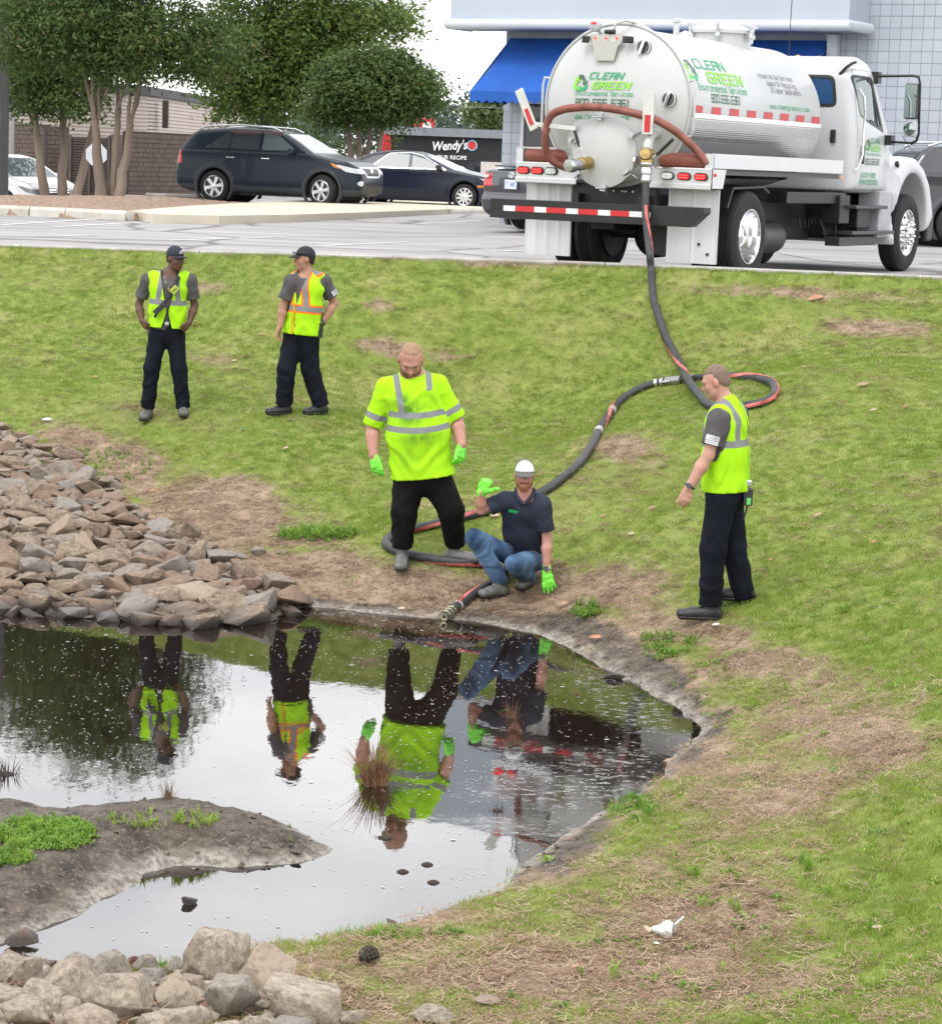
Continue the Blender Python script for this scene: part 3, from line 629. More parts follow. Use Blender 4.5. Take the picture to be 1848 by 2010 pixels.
def crown(name, ells, nl, ls, mat, parent, clump=.42, seed=1, per=26):
    """leaf quads gathered in clumps through the volume of several ellipsoids"""
    R = np.random.RandomState(seed); E = np.array(ells, float); vol = E[:, 3] * E[:, 4] * E[:, 5]; nc = max(8, nl // per)
    k = R.choice(len(E), nc, p=vol / vol.sum()); d = R.randn(nc, 3); d /= np.linalg.norm(d, axis=1)[:, None]
    rr = R.rand(nc) ** .42; C_ = E[k, :3] + d * E[k, 3:6] * rr[:, None]
    C_[:, 2] += 0; cs = clump * (.6 + .8 * R.rand(nc)); ct = R.rand(nc)
    j = np.repeat(np.arange(nc), per); n = len(j); o = R.randn(n, 3) * np.array([1, 1, .6]) * cs[j][:, None] * .55; o[:, 2] -= (o[:, 0] ** 2 + o[:, 1] ** 2) * .25
    P = C_[j] + o; nm = R.randn(n, 3) * .7 + np.array([0, 0, .9]) + d[j] * .5; nm /= np.linalg.norm(nm, axis=1)[:, None]
    u = np.cross(nm, R.randn(n, 3)); u /= np.linalg.norm(u, axis=1)[:, None]; v = np.cross(nm, u); s = ls * (.6 + .8 * R.rand(n)); a, b = u * s[:, None], v * (s * .42)[:, None]
    V = np.stack([P - a, P + b - a * .1, P + a, P - b - a * .1], 1).reshape(-1, 3); Q = np.arange(4 * n).reshape(-1, 4)
    me = npmesh(name, V, Q, False); lt = np.clip(ct[j] * .55 + R.rand(n) * .45 , 0, 1); attr(me, 'lt', np.repeat(lt, 4)); return link(name, me, mat, parent)
bark_c = PM('crepe_bark', (.20, .15, .115), .8, var=.28, vs=3, stretch=(1, 1, .25), bump=.5, bs=14)
bark_d = PM('dark_bark', (.085, .065, .05), .9, var=.3, vs=3, bump=.6, bs=12)
def limbs(base, top, r0, mb, R, depth=2, n=3, spread=.5):
    a, b = np.array(base, float), np.array(top, float); l = np.linalg.norm(b - a); pts = []
    for i in range(6):
        t = i / 5; p = a + (b - a) * t + (R.randn(3) * .012 * l * (t > 0) * (t < 1)); pts.append(p)
    mb.tube(pts, [r0 * (1 - .45 * i / 5) for i in range(6)], 9, cap=False)
    if depth:
        for i in range(n):
            d = (b - a) / l + R.randn(3) * spread * .6; d[2] = abs(d[2]) + .45; d /= np.linalg.norm(d); limbs(pts[-1] if i else pts[-2], pts[-1] + d * l * (.55 + .25 * R.rand()), r0 * .36, mb, R, depth - 1, n, spread)
def tree(label, base, stems, ells, nl, ls, lmat, bmat, seed, name='crepe_myrtle_tree', clump=.42, group='trees round the parking lot', cat='tree'):
    base = np.array(base, float); t = empty(name, base, 0, label, cat, group); R = np.random.RandomState(seed)
    for (dx, dy, tx, ty, tz, r) in stems:
        mb = MB(); limbs((dx, dy, -.1), (tx, ty, tz), r, mb, R); mb.build('trunk', bmat, t, smooth=60)
    E = [(e[0], e[1], e[2], e[3], e[4], e[5]) for e in ells]
    crown('crown', E, nl, ls, lmat, t, clump, seed); return t
def rel(base, px, py, Z):                       # offset of a measured point from a tree's base
    return atY(px, py, Z) - base
b = atY(218, 389, 55); s_ = 4700 / 55
tree('three-stemmed crepe myrtle with pale smooth trunks rising from the mulch island', b, [(-.2, 0, -.42, .1, 1.75, .15), (.06, .15, .08, .2, 2.0, .11), (.16, -.05, .42, 0, 1.7, .14)],
     [(*rel(b, 300, 60, 55), 1.9, 2.0, 1.0), (*rel(b, 170, 40, 55.5), 1.9, 2.0, 1.25), (*rel(b, 400, 95, 55), 1.05, 1.5, .75), (*rel(b, 250, 120, 55), 1.8, 1.3, .55), (.3, 0, 6.3, 2.4, 2.4, 1.6), (.2, 0, 7.6, 1.7, 1.8, 1.1), (*rel(b, 60, 60, 56), 1.3, 1.6, 1.1)], 68000, .060, LM_crepe, bark_c, 4)
b = atY(118, 352, 66) ; b[2] = 2.0
tree('crepe myrtle behind the white minivan with a low dark crown', b, [(-.35, 0, -.7, 0, 2.4, .15), (.0, .2, .05, .3, 2.6, .15), (.38, 0, .95, 0, 2.5, .14)],
     [(*rel(b, 110, 150, 66), 1.3, 1.5, 1.1), (*rel(b, 150, 205, 66), .95, 1.2, .5), (*rel(b, 70, 200, 66), .7, 1.1, .55), (*rel(b, 60, 100, 66), 1.6, 1.6, 1.3), (*rel(b, 160, 60, 66), 2.0, 1.8, 1.4), (-.3, 0, 8.2, 2.4, 2.2, 2.0), (-.2, 0, 10.2, 1.5, 1.6, 1.2)], 52000, .072, LM_crepe, bark_c, 5)
b = atY(0, 352, 70); b[2] = 1.8; b[0] -= .6
tree('dark leafy tree cut by the left edge of the photo behind the light pole', b, [(0, 0, .1, 0, 3.6, .2)], [(*rel(b, 10, 120, 70), 1.9, 2, 1.5), (*rel(b, 15, 60, 70), 2.4, 2, 1.9), (0, 0, 9.5, 2.4, 2.2, 2.4), (*rel(b, 30, 10, 70), 2.2, 2, 1.6)], 34000, .075, LM_crepe, bark_d, 15, name='broad_tree')
b = atY(515, 330, 88); b[2] = 2.2
tree('tall bright green willow oak standing behind the dark blue sport utility vehicle', b, [(0, 0, .1, 0, 3.6, .28)], [(*rel(b, 500, 90, 88), 2.4, 2.6, 2.2), (*rel(b, 600, 60, 88), 2.2, 2.4, 1.8), (*rel(b, 700, 35, 88), 2.4, 2.2, 1.1), (*rel(b, 780, 30, 88), 1.1, 1.6, .7), (*rel(b, 480, 195, 88), 1.7, 1.8, .9), (*rel(b, 560, 180, 88), 1.8, 1.8, 1.2), (*rel(b, 430, 100, 88), 1.1, 1.6, 1.4), (.5, 0, 9.0, 3.4, 2.6, 1.8), (0, 0, 10.5, 2.4, 2.4, 1.4), (*rel(b, 640, 120, 88), 1.8, 2, 1.2)], 60000, .105, LM_green, bark_d, 6, name='willow_oak_tree', clump=.6)
b = atY(712, 306, 72); 
tree('crepe myrtle with several thin stems and a dark reddish crown left of the restaurant', b, [(-.35, 0, -.55, .1, 1.3, .1), (-.1, 0, -.2, .1, 1.3, .09), (.12, .1, .2, 0, 1.35, .09), (.38, 0, .65, 0, 1.3, .1)],
     [(*rel(b, 745, 175, 72), 1.6, 1.7, 1.05), (*rel(b, 680, 170, 72), 1.1, 1.5, 1.0), (*rel(b, 820, 175, 72), .95, 1.3, .7), (*rel(b, 745, 125, 72), 1.1, 1.3, .6), (*rel(b, 640, 215, 72), .7, 1.2, .5), (*rel(b, 740, 222, 72), 1.4, 1.2, .35)], 44000, .072, LM_crepe, bark_c, 7)
b = atY(955, 270, 150); b[2] = 2
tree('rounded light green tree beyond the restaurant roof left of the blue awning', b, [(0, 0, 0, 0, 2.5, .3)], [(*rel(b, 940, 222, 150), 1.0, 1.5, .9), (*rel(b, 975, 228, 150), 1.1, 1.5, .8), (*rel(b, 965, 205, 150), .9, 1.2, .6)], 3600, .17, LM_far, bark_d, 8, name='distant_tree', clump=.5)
# misty wood on the skyline
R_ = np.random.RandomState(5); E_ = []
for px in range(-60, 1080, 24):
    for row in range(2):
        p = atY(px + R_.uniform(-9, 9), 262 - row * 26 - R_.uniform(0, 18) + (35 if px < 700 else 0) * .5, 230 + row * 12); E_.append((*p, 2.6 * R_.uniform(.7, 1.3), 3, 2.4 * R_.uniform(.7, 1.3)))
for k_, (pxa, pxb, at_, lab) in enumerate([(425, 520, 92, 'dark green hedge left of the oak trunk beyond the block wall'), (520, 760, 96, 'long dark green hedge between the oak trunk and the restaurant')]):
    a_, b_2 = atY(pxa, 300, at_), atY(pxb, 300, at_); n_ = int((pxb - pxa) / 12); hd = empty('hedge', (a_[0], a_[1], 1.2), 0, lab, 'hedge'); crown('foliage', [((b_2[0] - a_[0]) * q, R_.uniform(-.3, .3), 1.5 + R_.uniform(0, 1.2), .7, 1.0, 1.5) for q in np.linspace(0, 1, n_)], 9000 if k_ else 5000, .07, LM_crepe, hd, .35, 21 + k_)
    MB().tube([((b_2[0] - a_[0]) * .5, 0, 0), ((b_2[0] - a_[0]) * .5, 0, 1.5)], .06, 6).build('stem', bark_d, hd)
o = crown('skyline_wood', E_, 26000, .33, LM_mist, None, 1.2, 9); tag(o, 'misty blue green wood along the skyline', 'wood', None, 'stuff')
b = atY(172, 386, 74); b[2] = float(lotz(b[0], b[1]))
o = empty('shrub', b, 0, 'low rounded green shrub in front of the slatted gate', 'shrub')
crown('foliage', [(-.15, 0, .3, .32, .35, .3), (.3, 0, .22, .22, .3, .22), (-.35, 0, .2, .2, .3, .22), (.1, 0, .35, .2, .3, .22)], 2600, .045, LM_bush, o, .13, 3, 14)
mb = MB(); mb.tube([(0, 0, -.1), (0, 0, .35)], .03, 6); mb.build('stem', bark_d, o)
# ================================================================ BLUE-WHITE SHOP
BA = math.radians(-30.5); bu = np.array([math.cos(BA), math.sin(BA), 0]); bn = np.array([math.sin(BA), -math.cos(BA), 0])   # along the wall, outward
B0 = atY(986, 250, 48.7); B0[2] = 0
def B(u, n, z): return B0 + bu * u + bn * n + np.array([0, 0, z])
shop = empty('shop_building', (0, 0, 0), 0, 'pale blue block shop with deep plain fascia and blue awning behind the truck', 'building')
blockm = bpy.data.materials.new('painted_block'); t, N, L, b_ = nodes(blockm)
oi = N('ShaderNodeObjectInfo'); L(MIX(t, oi.outputs['Random'], (.36, .395, .445), (.41, .44, .49)), b_.inputs['Base Color']); b_.inputs['Roughness'].default_value = .55
bp = N('ShaderNodeBump'); bp.inputs['Strength'].default_value = .15; bp.inputs['Distance'].default_value = .01; L(NZ(t, 50, 4), bp.inputs['Height']); L(bp.outputs[0], b_.inputs['Normal'])
mortar = PM('grey_mortar', (.26, .285, .34), .9); bluew = PM('pale_blue_render', (.39, .435, .50), .6, var=.04, vs=.8, bump=.15, bs=20); whitep = PM('white_trim', (.50, .54, .58), .4, var=.04)
def bbox(name, u0, u1, n0, n1, z0, z1, mat, parent, bevel=0):
    mb = MB(); V = [tuple(B(u, n, z)) for u in (u0, u1) for n in (n0, n1) for z in (z0, z1)]
    mb.add(V, [(0, 1, 3, 2), (4, 6, 7, 5), (0, 4, 5, 1), (2, 3, 7, 6), (0, 2, 6, 4), (1, 5, 7, 3)]); return mb.build(name, mat, parent, bevel=bevel)
def uof(px, py, n):                                                # where a measured point falls on a plane parallel to the front
    rr = ray(px, py); P0 = B(0, n, 0); t_ = ((P0 - CAM) @ bn) / (rr @ bn); P = CAM + rr * t_; return (P - B0) @ bu, P[2]
uR, _z = uof(1664, 61, 1.0); uL, _ = uof(883, 57, 1.0); zf = uof(1664, 61, 1.0)[1]; uRw = uof(1664, 61, 0)[0]
bbox('back_wall', .0, uRw + 6, -7, -.012, 1.2, 9.9, mortar, shop)
bbox('fascia', uL, uR, .02, 1.0, zf + .1, 9.8, bluew, shop)
bbox('soffit', uL + .06, uR - .04, .0, .94, zf + .02, zf + .098, PM('soffit_grey', (.3, .33, .38), .7), shop)
mb = MB()
mb.tube([tuple(B(uL - .05, .1, zf + .1)), tuple(B(uL - .05, 1.04, zf + .1)), tuple(B(uR + .05, 1.04, zf + .1)), tuple(B(uR + .05, .1, zf + .1))], .1, 12, up=(0, 0, 1)); mb.build('fascia_moulding', whitep, shop, smooth=50)
# single blocks of the right-hand wall
cell = .2105; bmsh = MB(); 
V = [tuple(bu * u + bn * n + np.array([0, 0, z])) for u in (.004, cell - .004) for n in (-.02, .0) for z in (.004, cell - .004)]
bmsh.add(V, [(0, 1, 3, 2), (4, 6, 7, 5), (0, 4, 5, 1), (2, 3, 7, 6), (0, 2, 6, 4), (1, 5, 7, 3)]); blk = bmsh.build('block', blockm, shop, bevel=.004)
ztop = 7.2; first = True
def put_block(u, z):
    global first
    o = blk if first else blk.copy()
    if not first: COL.objects.link(o)
    first = False; o.parent = shop; o.location = tuple(bu * u + B0 * np.array([1, 1, 0]) + np.array([0, 0, z]))
for i in range(13):
    for j in range(21): put_block(uRw - .45 + i * cell, ztop - (j + 1) * cell)
bbox('lower_wall', uRw - .45, uRw + 6, -.011, -.002, 1.2, ztop - 21 * cell - .004, bluew, shop)
bbox('side_wall', uRw - .45 + 13 * cell + .002, uRw + 6, -.0115, -.001, ztop - 21 * cell, 9.9, bluew, shop)
bbox('downpipe', uRw - .33, uRw - .13, .02, .2, 4.95, zf, whitep, shop, bevel=.02)
for i in range(2):
    for j in range(9): put_block(.0 + i * cell * .95, 2.2 + j * .345) if False else put_block(.0 + i * cell, 4.9 - (j + 1) * cell - .01)
# shop window behind the awning
frm = PM('window_frame_white', (.66, .68, .7), .35); gls = glass('shop_glass', (.05, .055, .06))
win = bbox('window', .50, 6.2, -.02, .012, 2.75, 4.85, gls, shop)
for u in (.44, 1.9, 3.4, 4.9, 6.2): bbox('window_frame', u, u + .07, -.01, .05, 2.5, 4.9, frm, win)
bbox('window_frame', .44, 6.27, -.008, .048, 4.84, 4.92, frm, win)
bbox('transom', .52, 6.2, .013, .04, 4.5, 4.56, PM('dark_bar', (.05, .05, .05), .5), win)
for u, z, c in [(.62, 2.95, (.5, .12, .05)), (.75, 3.5, (.42, .36, .33)), (2.2, 3.0, (.45, .2, .1)), (.6, 3.25, (.6, .35, .12))]: bbox('poster', u, u + .8, .014, .018, z, z + .5, PM('poster_%d' % int(u * 100 + z * 10), c, .5, var=.5, vs=4), win)
# awning: sloped cloth with scalloped valance
cloth = PM('blue_awning_cloth', (.007, .08, .36), .8, var=.12, vs=2.0, bump=.15, bs=60)
aw = empty('awning', (0, 0, 0)); aw.parent = shop
uA0, uA1, nA = .12, uRw - .36, 1.5; zt, zb = 6.12, 5.02
mb = MB(); nseg = 40; V = []
for i in range(nseg + 1):
    u = uA0 + (uA1 - uA0) * i / nseg
    for j in range(7):
        s = j / 6; V.append(tuple(B(u, .03 + nA * s, zt + (zb - zt) * s - .05 * math.sin(PI * s) * (.5 + .5 * math.cos(i * 1.57) ** 2))))
Fq = [(i * 7 + j, i * 7 + j + 1, (i + 1) * 7 + j + 1, (i + 1) * 7 + j) for i in range(nseg) for j in range(6)]
mb.add(V, Fq)
for u in (uA0, uA1): mb.add([tuple(B(u, .03, zt)), tuple(B(u, nA + .03, zb)), tuple(B(u, nA + .03, zb - .02)), tuple(B(u, .03, zb - .02))], [(0, 1, 2, 3)])
o = mb.build('awning_cloth', cloth, aw, smooth=30)
mb = MB()
def val(pf, n_):
    V = []
    for i in range(n_ + 1):
        t_ = i / n_; V.append(pf(t_, 0)); V.append(pf(t_, -.17 - .05 * abs(math.sin(t_ * n_ / 6 * PI))))
    mb.add(V, [(2 * i, 2 * i + 1, 2 * i + 3, 2 * i + 2) for i in range(n_)])
val(lambda t_, z: tuple(B(uA0 + (uA1 - uA0) * t_, nA + .032, zb + z)), 210)
val(lambda t_, z: tuple(B(uA0 - .002, .03 + nA * t_, zb + z)), 36); val(lambda t_, z: tuple(B(uA1 + .002, .03 + nA * t_, zb + z)), 36)
mb.build('valance', cloth, aw)
mb = MB()
for k in range(9):
    u = uA0 + .05 + (uA1 - uA0 - .1) * k / 8; mb.tube([tuple(B(u, .04, zt - .06)), tuple(B(u, nA, zb - .02)), tuple(B(u, .04, zb - .02))], .014, 6)
mb.build('awning_frame', PM('galvanised', (.5, .5, .5), .4, 1), aw)
# ================================================================ RESTAURANT
rz = 104.; s_ = 4700 / rz
def W(px, py, d=0): return atY(px, py, rz + d)
rest = empty('restaurant_building', (0, 0, 0), 0, 'low black restaurant with grey roof band and white lettering beyond the parked sedans', 'building')
darks = PM('black_siding', (.018, .019, .022), .6, var=.2, vs=3)
def fbox(name, px0, px1, z0, z1, y0, y1, mat, parent, bevel=0, at=rz):
    x0, x1 = atY(px0, 300, at)[0], atY(px1, 300, at)[0]; mb = MB(); mb.box(((x0 + x1) / 2, (y0 + y1) / 2, (z0 + z1) / 2), (x1 - x0, y1 - y0, z1 - z0)); return mb.build(name, mat, parent, bevel=bevel)
zr = lambda py, px=880, at=rz: float(atY(px, py, at)[2])
fbox('wall', 762, 1010, 1.0, zr(268), rz + .06, rz + 12, darks, rest)
zz = np.linspace(zr(333), zr(269), 14)
for k in range(13): fbox('siding_board', 762, 1010, zz[k] + .008, zz[k + 1] - .008, rz - .0, rz + .055, darks, rest)
fbox('roof_band', 752, 1014, zr(268), zr(251.5), rz - .25, rz + 12, PM('grey_metal_band', (.20, .22, .24), .5, var=.08), rest)
mb = MB(); P = lambda u, v, w_: (u, w_, v); x0, x1 = W(742, 300)[0], W(767, 300)[0]; zb_, zt_ = 1.2, zr(262, 755)
poly = [(x0, zb_), (x1, zb_), (x1, zt_ - .25), (x1 - .06, zt_ - .08), ((x0 + x1) / 2 + .05, zt_), (x0 + .12, zt_ - .12), (x0, zt_ - .5)]
mb.prism(poly, rz - .5, rz + 3, P).build('red_entrance_blade', PM('red_panel', (.50, .012, .02), .5), rest)
fbox('lower_panel', 944, 990, 1.0, zr(314.5), rz - .3, rz - .01, PM('beige_panel', (.55, .5, .45), .7), rest)
fbox('doorway', 915, 942, 1.0, zr(318), rz - .03, rz - .005, glass('dark_door'), rest)
# white hand-lettered name and the line below it
white = PM('sign_white', (.85, .85, .85), .5, var=.02)
def font(txt, size, loc, mat, parent, name, shear=0., rz_=0., off=.0, ext=.01, rx=PI / 2, sx=1., space=1.):
    c = bpy.data.curves.new(name, 'FONT'); c.body = txt; c.size = size; c.shear = shear; c.extrude = ext; c.offset = off; c.space_character = space; c.resolution_u = 3
    o = bpy.data.objects.new(name, c); COL.objects.link(o); dg = bpy.context.evaluated_depsgraph_get(); me = bpy.data.meshes.new_from_object(o.evaluated_get(dg)); bpy.data.objects.remove(o)
    o = link(name, me, mat, parent); o.location = loc; o.rotation_euler = (rx, 0, rz_); o.scale = (sx, 1, 1); return o
p = W(847, 293); o = font("Wendy's", 21 / s_ * 1.15, (p[0], rz - .06, p[2] - .05), white, rest, 'name_lettering', shear=.25, off=.012, ext=.03, sx=.80); o.rotation_euler = (PI / 2, -math.radians(5), 0)
p = W(857, 311); font('OUR RECIPE', 10.4 / s_, (p[0], rz - .03, p[2] + .0), white, rest, 'small_lettering', off=.004, sx=.97, space=1.05)
mb = MB(); c_ = W(926, 285); mb.lathe([(10 / s_ * .0, 0), (10.5 / s_, 0), (10.5 / s_, .05)], (c_[0], rz - .01, c_[2]), (0, -1, 0), 20); mb.build('round_emblem', PM('emblem_blue', (.35, .55, .72), .5, var=.05), rest)
mb = MB(); mb.lathe([(0, 0), (7.8 / s_, 0), (7.8 / s_, .03)], (c_[0], rz - .055, c_[2]), (0, -1, 0), 20); mb.build('emblem_centre', PM('emblem_red', (.6, .03, .02), .5), rest)
rs = empty('roof_sign', tuple(W(840, 251, 6)), 0, 'red and white sign half hidden by the reddish tree above the restaurant roof', 'sign'); rs_s = 110 / 4700
mb = MB(); mb.box((-.18, 0, .22), (.9, .2, .40)); mb.build('sign_face', PM('red_panel', (.50, .012, .02)), rs, bevel=.04)
mb = MB(); mb.lathe([(0, 0), (.2, 0), (.2, .06)], (-.05, -.1, .08), (0, -1, 0), 16); mb.build('sign_disc', white, rs)
mb = MB(); mb.tube([(-.18, .1, -3), (-.18, .1, .3)], .1, 8); mb.build('post', darks, rs)
# ================================================================ BEIGE SIDED BUILDING WITH BLOCK ENCLOSURE
hall = empty('beige_building', (0, 0, 0), 0, 'beige clapboard building with dark flat roof edge behind the brown block walls', 'building')
board = PM('beige_siding', (.50, .42, .37), .7, var=.05, vs=1.5); roofd = PM('dark_roof_edge', (.07, .075, .085), .7); brown = PM('brown_block', (.112, .082, .068), .85, var=.18, vs=3, bump=.4, bs=30)
A0, A1 = atY(284, 293, 95), atY(472, 300, 119); A0[2] = A1[2] = 0
LW0 = atY(14, 288, 86); LW0[2] = 0; Acor = atY(286, 293, 95.); Acor[2] = 0
def sided(a, b, z0, z1, nb, nm='siding_board'):
    d = (b - a); l = np.linalg.norm(d); d /= l; n = np.array([d[1], -d[0], 0])
    for k in range(nb):
        za, zb2 = z0 + (z1 - z0) * k / nb, z0 + (z1 - z0) * (k + 1) / nb - .006; mb = MB()
        mb.add([tuple(a + n * .05 + [0, 0, za]), tuple(b + n * .05 + [0, 0, za]), tuple(b + n * .015 + [0, 0, zb2]), tuple(a + n * .015 + [0, 0, zb2]), tuple(a + [0, 0, za]), tuple(b + [0, 0, za]), tuple(b + [0, 0, zb2]), tuple(a + [0, 0, zb2])],
               [(0, 1, 2, 3), (4, 7, 6, 5), (0, 4, 5, 1), (3, 2, 6, 7), (0, 3, 7, 4), (1, 5, 6, 2)]); mb.build(nm, board, hall)
sided(A0, A1, 2.9, 5.75, 20); sided(LW0, Acor, 2.2, 5.75, 24)
mb = MB(); inw = np.array([0, 8, 0.])
for a, b_, w_ in ((A0, A1, .1), (LW0, Acor, .1)):
    d = (b_ - a); d /= np.linalg.norm(d); n = np.array([d[1], -d[0], 0]); V = [tuple(p + n * q + [0, 0, z]) for p in (a - d * .05, b_ + d * .05) for q in (-.2, .14) for z in (5.75, 6.1)]
    mb.add(V, [(0, 1, 3, 2), (4, 6, 7, 5), (0, 4, 5, 1), (2, 3, 7, 6), (0, 2, 6, 4), (1, 5, 7, 3)])
mb.build('roof_edge', roofd, hall)
mb = MB(); mb.add([tuple(LW0 + [0, .12, 1]), tuple(Acor + [0, .12, 1]), tuple(A1 + [-.1, .1, 1]), tuple(A1 + [-8, 3, 1]), tuple(LW0 + [0, 30, 1])] + [tuple(q) for q in (LW0 + [0, .12, 5.8], Acor + [0, .12, 5.8], A1 + [-.1, .1, 5.8], A1 + [-8, 3, 5.8], LW0 + [0, 30, 5.8])],
       [(0, 1, 2, 3, 4), (5, 6, 7, 8, 9), (0, 1, 6, 5), (1, 2, 7, 6), (2, 3, 8, 7), (3, 4, 9, 8), (4, 0, 5, 9)]); mb.build('core_wall', PM('inner_wall', (.25, .22, .2), .9), hall)
p = atY(330, 252, 98); mb = MB(); mb.box((p[0], p[1] - .9, p[2] + .55), (.22, .3, 1.1)); mb.build('vent_pipe', PM('sooty', (.06, .05, .04), .9), hall)
# block enclosure: courses of blocks, one part per wall
mortb = PM('dark_mortar', (.055, .042, .036), .95); encl = empty('block_enclosure', (0, 0, 0), 0, 'brown split block enclosure wall behind the parked vehicles', 'wall')
def blockwall(px0, px1, at0, at1, z0, z1, capz=True):
    a = atY(px0, 300, at0); b = atY(px1, 300, at1); a[2] = b[2] = 0; d = b - a; l = np.linalg.norm(d); d /= l; n = np.array([d[1], -d[0], 0]); bw, bh = .3, .15; V, F = [], []
    R = np.random.RandomState(3)
    for j in range(int((z1 - z0) / bh)):
        for i in range(-1, int(l / bw) + 1):
            u0 = max(0, (i + .5 * (j % 2)) * bw + .008); u1 = min(l, (i + 1 + .5 * (j % 2)) * bw - .008)
            if u1 - u0 < .05: continue
            o = .02 + .012 * R.rand(); k = len(V); zA, zB = z0 + j * bh + .008, z0 + (j + 1) * bh - .008
            V += [tuple(a + d * u + n * q + [0, 0, z]) for q in (0, o) for u, z in ((u0, zA), (u1, zA), (u1, zB), (u0, zB))]; F += [(k + 4, k + 5, k + 6, k + 7), (k, k + 4, k + 7, k + 3), (k + 1, k + 2, k + 6, k + 5), (k + 3, k + 7, k + 6, k + 2), (k, k + 1, k + 5, k + 4)]
    mb = MB(); mb.add(V, F); o = mb.build('block_courses', brown, encl); o['kind'] = 'stuff'
    mb = MB(); V = [tuple(a + d * u + n * q + [0, 0, z]) for u in (-.02, l + .02) for q in (-.2, -.0) for z in (z0 - .5, z1)]; mb.add(V, [(0, 1, 3, 2), (4, 6, 7, 5), (0, 4, 5, 1), (2, 3, 7, 6), (0, 2, 6, 4), (1, 5, 7, 3)]).build('wall_core', mortb, encl)
blockwall(252, 500, 76, 84, 1.9, float(atY(252, 256.6, 76)[2])); blockwall(14, 90, 84, 83, 1.0, float(atY(50, 244, 84)[2])); blockwall(92, 134, 82, 82.5, 1.0, float(atY(110, 248, 82)[2])); blockwall(216, 252, 81, 80.5, 1.4, float(atY(230, 264, 81)[2]))
gate = empty('slatted_gate', (0, 0, 0), 0, 'brown slatted gate between the block walls', 'gate'); gm = PM('gate_brown', (.085, .065, .055), .7, var=.15)
g0, g1 = atY(138, 300, 81), atY(216, 300, 81); zt_ = float(atY(170, 268.5, 81)[2])
for k in range(26):
    mb = MB(); z = 1.75 + (zt_ - 1.75) * (k + .5) / 26; mb.box(((g0[0] + g1[0]) / 2, 81, z), (g1[0] - g0[0], .04, (zt_ - 1.75) / 26 * .62)); mb.build('slat', gm, gate)
mb = MB(); mb.box(((g0[0] + g1[0]) / 2, 81.1, (1.7 + zt_) / 2), (g1[0] - g0[0], .05, zt_ - 1.7)); mb.build('gate_backing', mortb, gate)
for px in (138, 176, 214):
    mb = MB(); x = atY(px, 300, 81)[0]; mb.box((x, 80.96, (1.6 + zt_) / 2), (.09, .1, zt_ - 1.5)); mb.build('gate_post', gm, gate)
p = atY(67, 305, 83.7); sg = empty('notice_sign', tuple(p), 0, 'small black notice with yellow border on the left block wall', 'sign')
mb = MB(); mb.box((0, -.05, 0), (.72, .03, .46)); mb.build('border', PM('sign_yellow', (.5, .42, .12), .5), sg); mb = MB(); mb.box((0, -.075, 0), (.64, .02, .38)); mb.build('panel', PM('sign_black', (.02, .02, .02), .5), sg)
for i, (z, wd) in enumerate([(.11, .46), (.04, .52), (-.10, .4)]):
    mb = MB()
    for q in np.arange(-wd / 2, wd / 2, .06): mb.box((q + .02, -.087, z), (.04, .004, .045))
    mb.build('print_line', PM('sign_yellow', (.5, .42, .12)), sg)
# ================================================================ ISLAND WITH MULCH AND CONCRETE PAD
def ground_poly(name, pts, z, mat, kind='structure', thick=.0, h=None, sub=0):
    P = [atZ(x, y, z) for x, y in pts]; mb = MB(); n = len(P)
    if thick: mb.prism([(p[0], p[1]) for p in P], z - thick, z, lambda u, v, w_: (u, v, w_))
    else: mb.add([tuple(p) for p in P], [tuple(range(n))])
    o = mb.build(name, mat); o['kind'] = kind; return o
PADP = [(257, 413), (300, 420), (430, 423), (570, 421), (700, 417), (820, 412.5), (888, 410), (945, 409), (1060, 407), (1060, 396), (900, 395), (760, 393), (666, 391.5), (560, 394), (454, 399), (380, 403)]
pad = ground_poly('concrete_pad', PADP, 2.56, PM('cream_concrete', (.52, .47, .37), .85, var=.08, vs=.7, bump=.2, bs=50), thick=.22)
ISP = [(-120, 402), (0, 404), (60, 407), (130, 410), (200, 413), (250, 416), (300, 412.5), (380, 405), (454, 400), (520, 396.5), (480, 394.5), (420, 394), (300, 391.5), (200, 390), (100, 389), (0, 388), (-120, 387)]
def mulch():
    P = np.array([atZ(x, y, 2.56)[:2] for x, y in ISP]); x0, x1 = P[:, 0].min(), P[:, 0].max(); y0, y1 = P[:, 1].min(), P[:, 1].max(); xs_ = np.arange(x0, x1, .12); ys_ = np.arange(y0, y1, .25); X, Y = np.meshgrid(xs_, ys_, indexing='ij')
    d = polysd(P, X, Y); Z = 2.53 + sstep(0, 1.6, -d) * .13 + (fbm(X * 4, Y * 4, 1, 3) - .5) * .07 * (d < -.1); Z[d > .05] = 2.2
    a_, b2 = np.meshgrid(np.arange(len(xs_) - 1), np.arange(len(ys_) - 1), indexing='ij'); a = (a_ * len(ys_) + b2).ravel(); o = link('mulch_bed', npmesh('mulch_bed', np.stack([X, Y, Z], -1).reshape(-1, 3), np.stack([a, a + len(ys_), a + len(ys_) + 1, a + 1], 1)), PM('pine_straw_mulch', (.24, .165, .115), .95, var=.45, vs=12, bump=.9, bs=25)); o['kind'] = 'structure'
mulch()
ik = empty('island_kerb', (0, 0, 0)); ik['kind'] = 'structure'
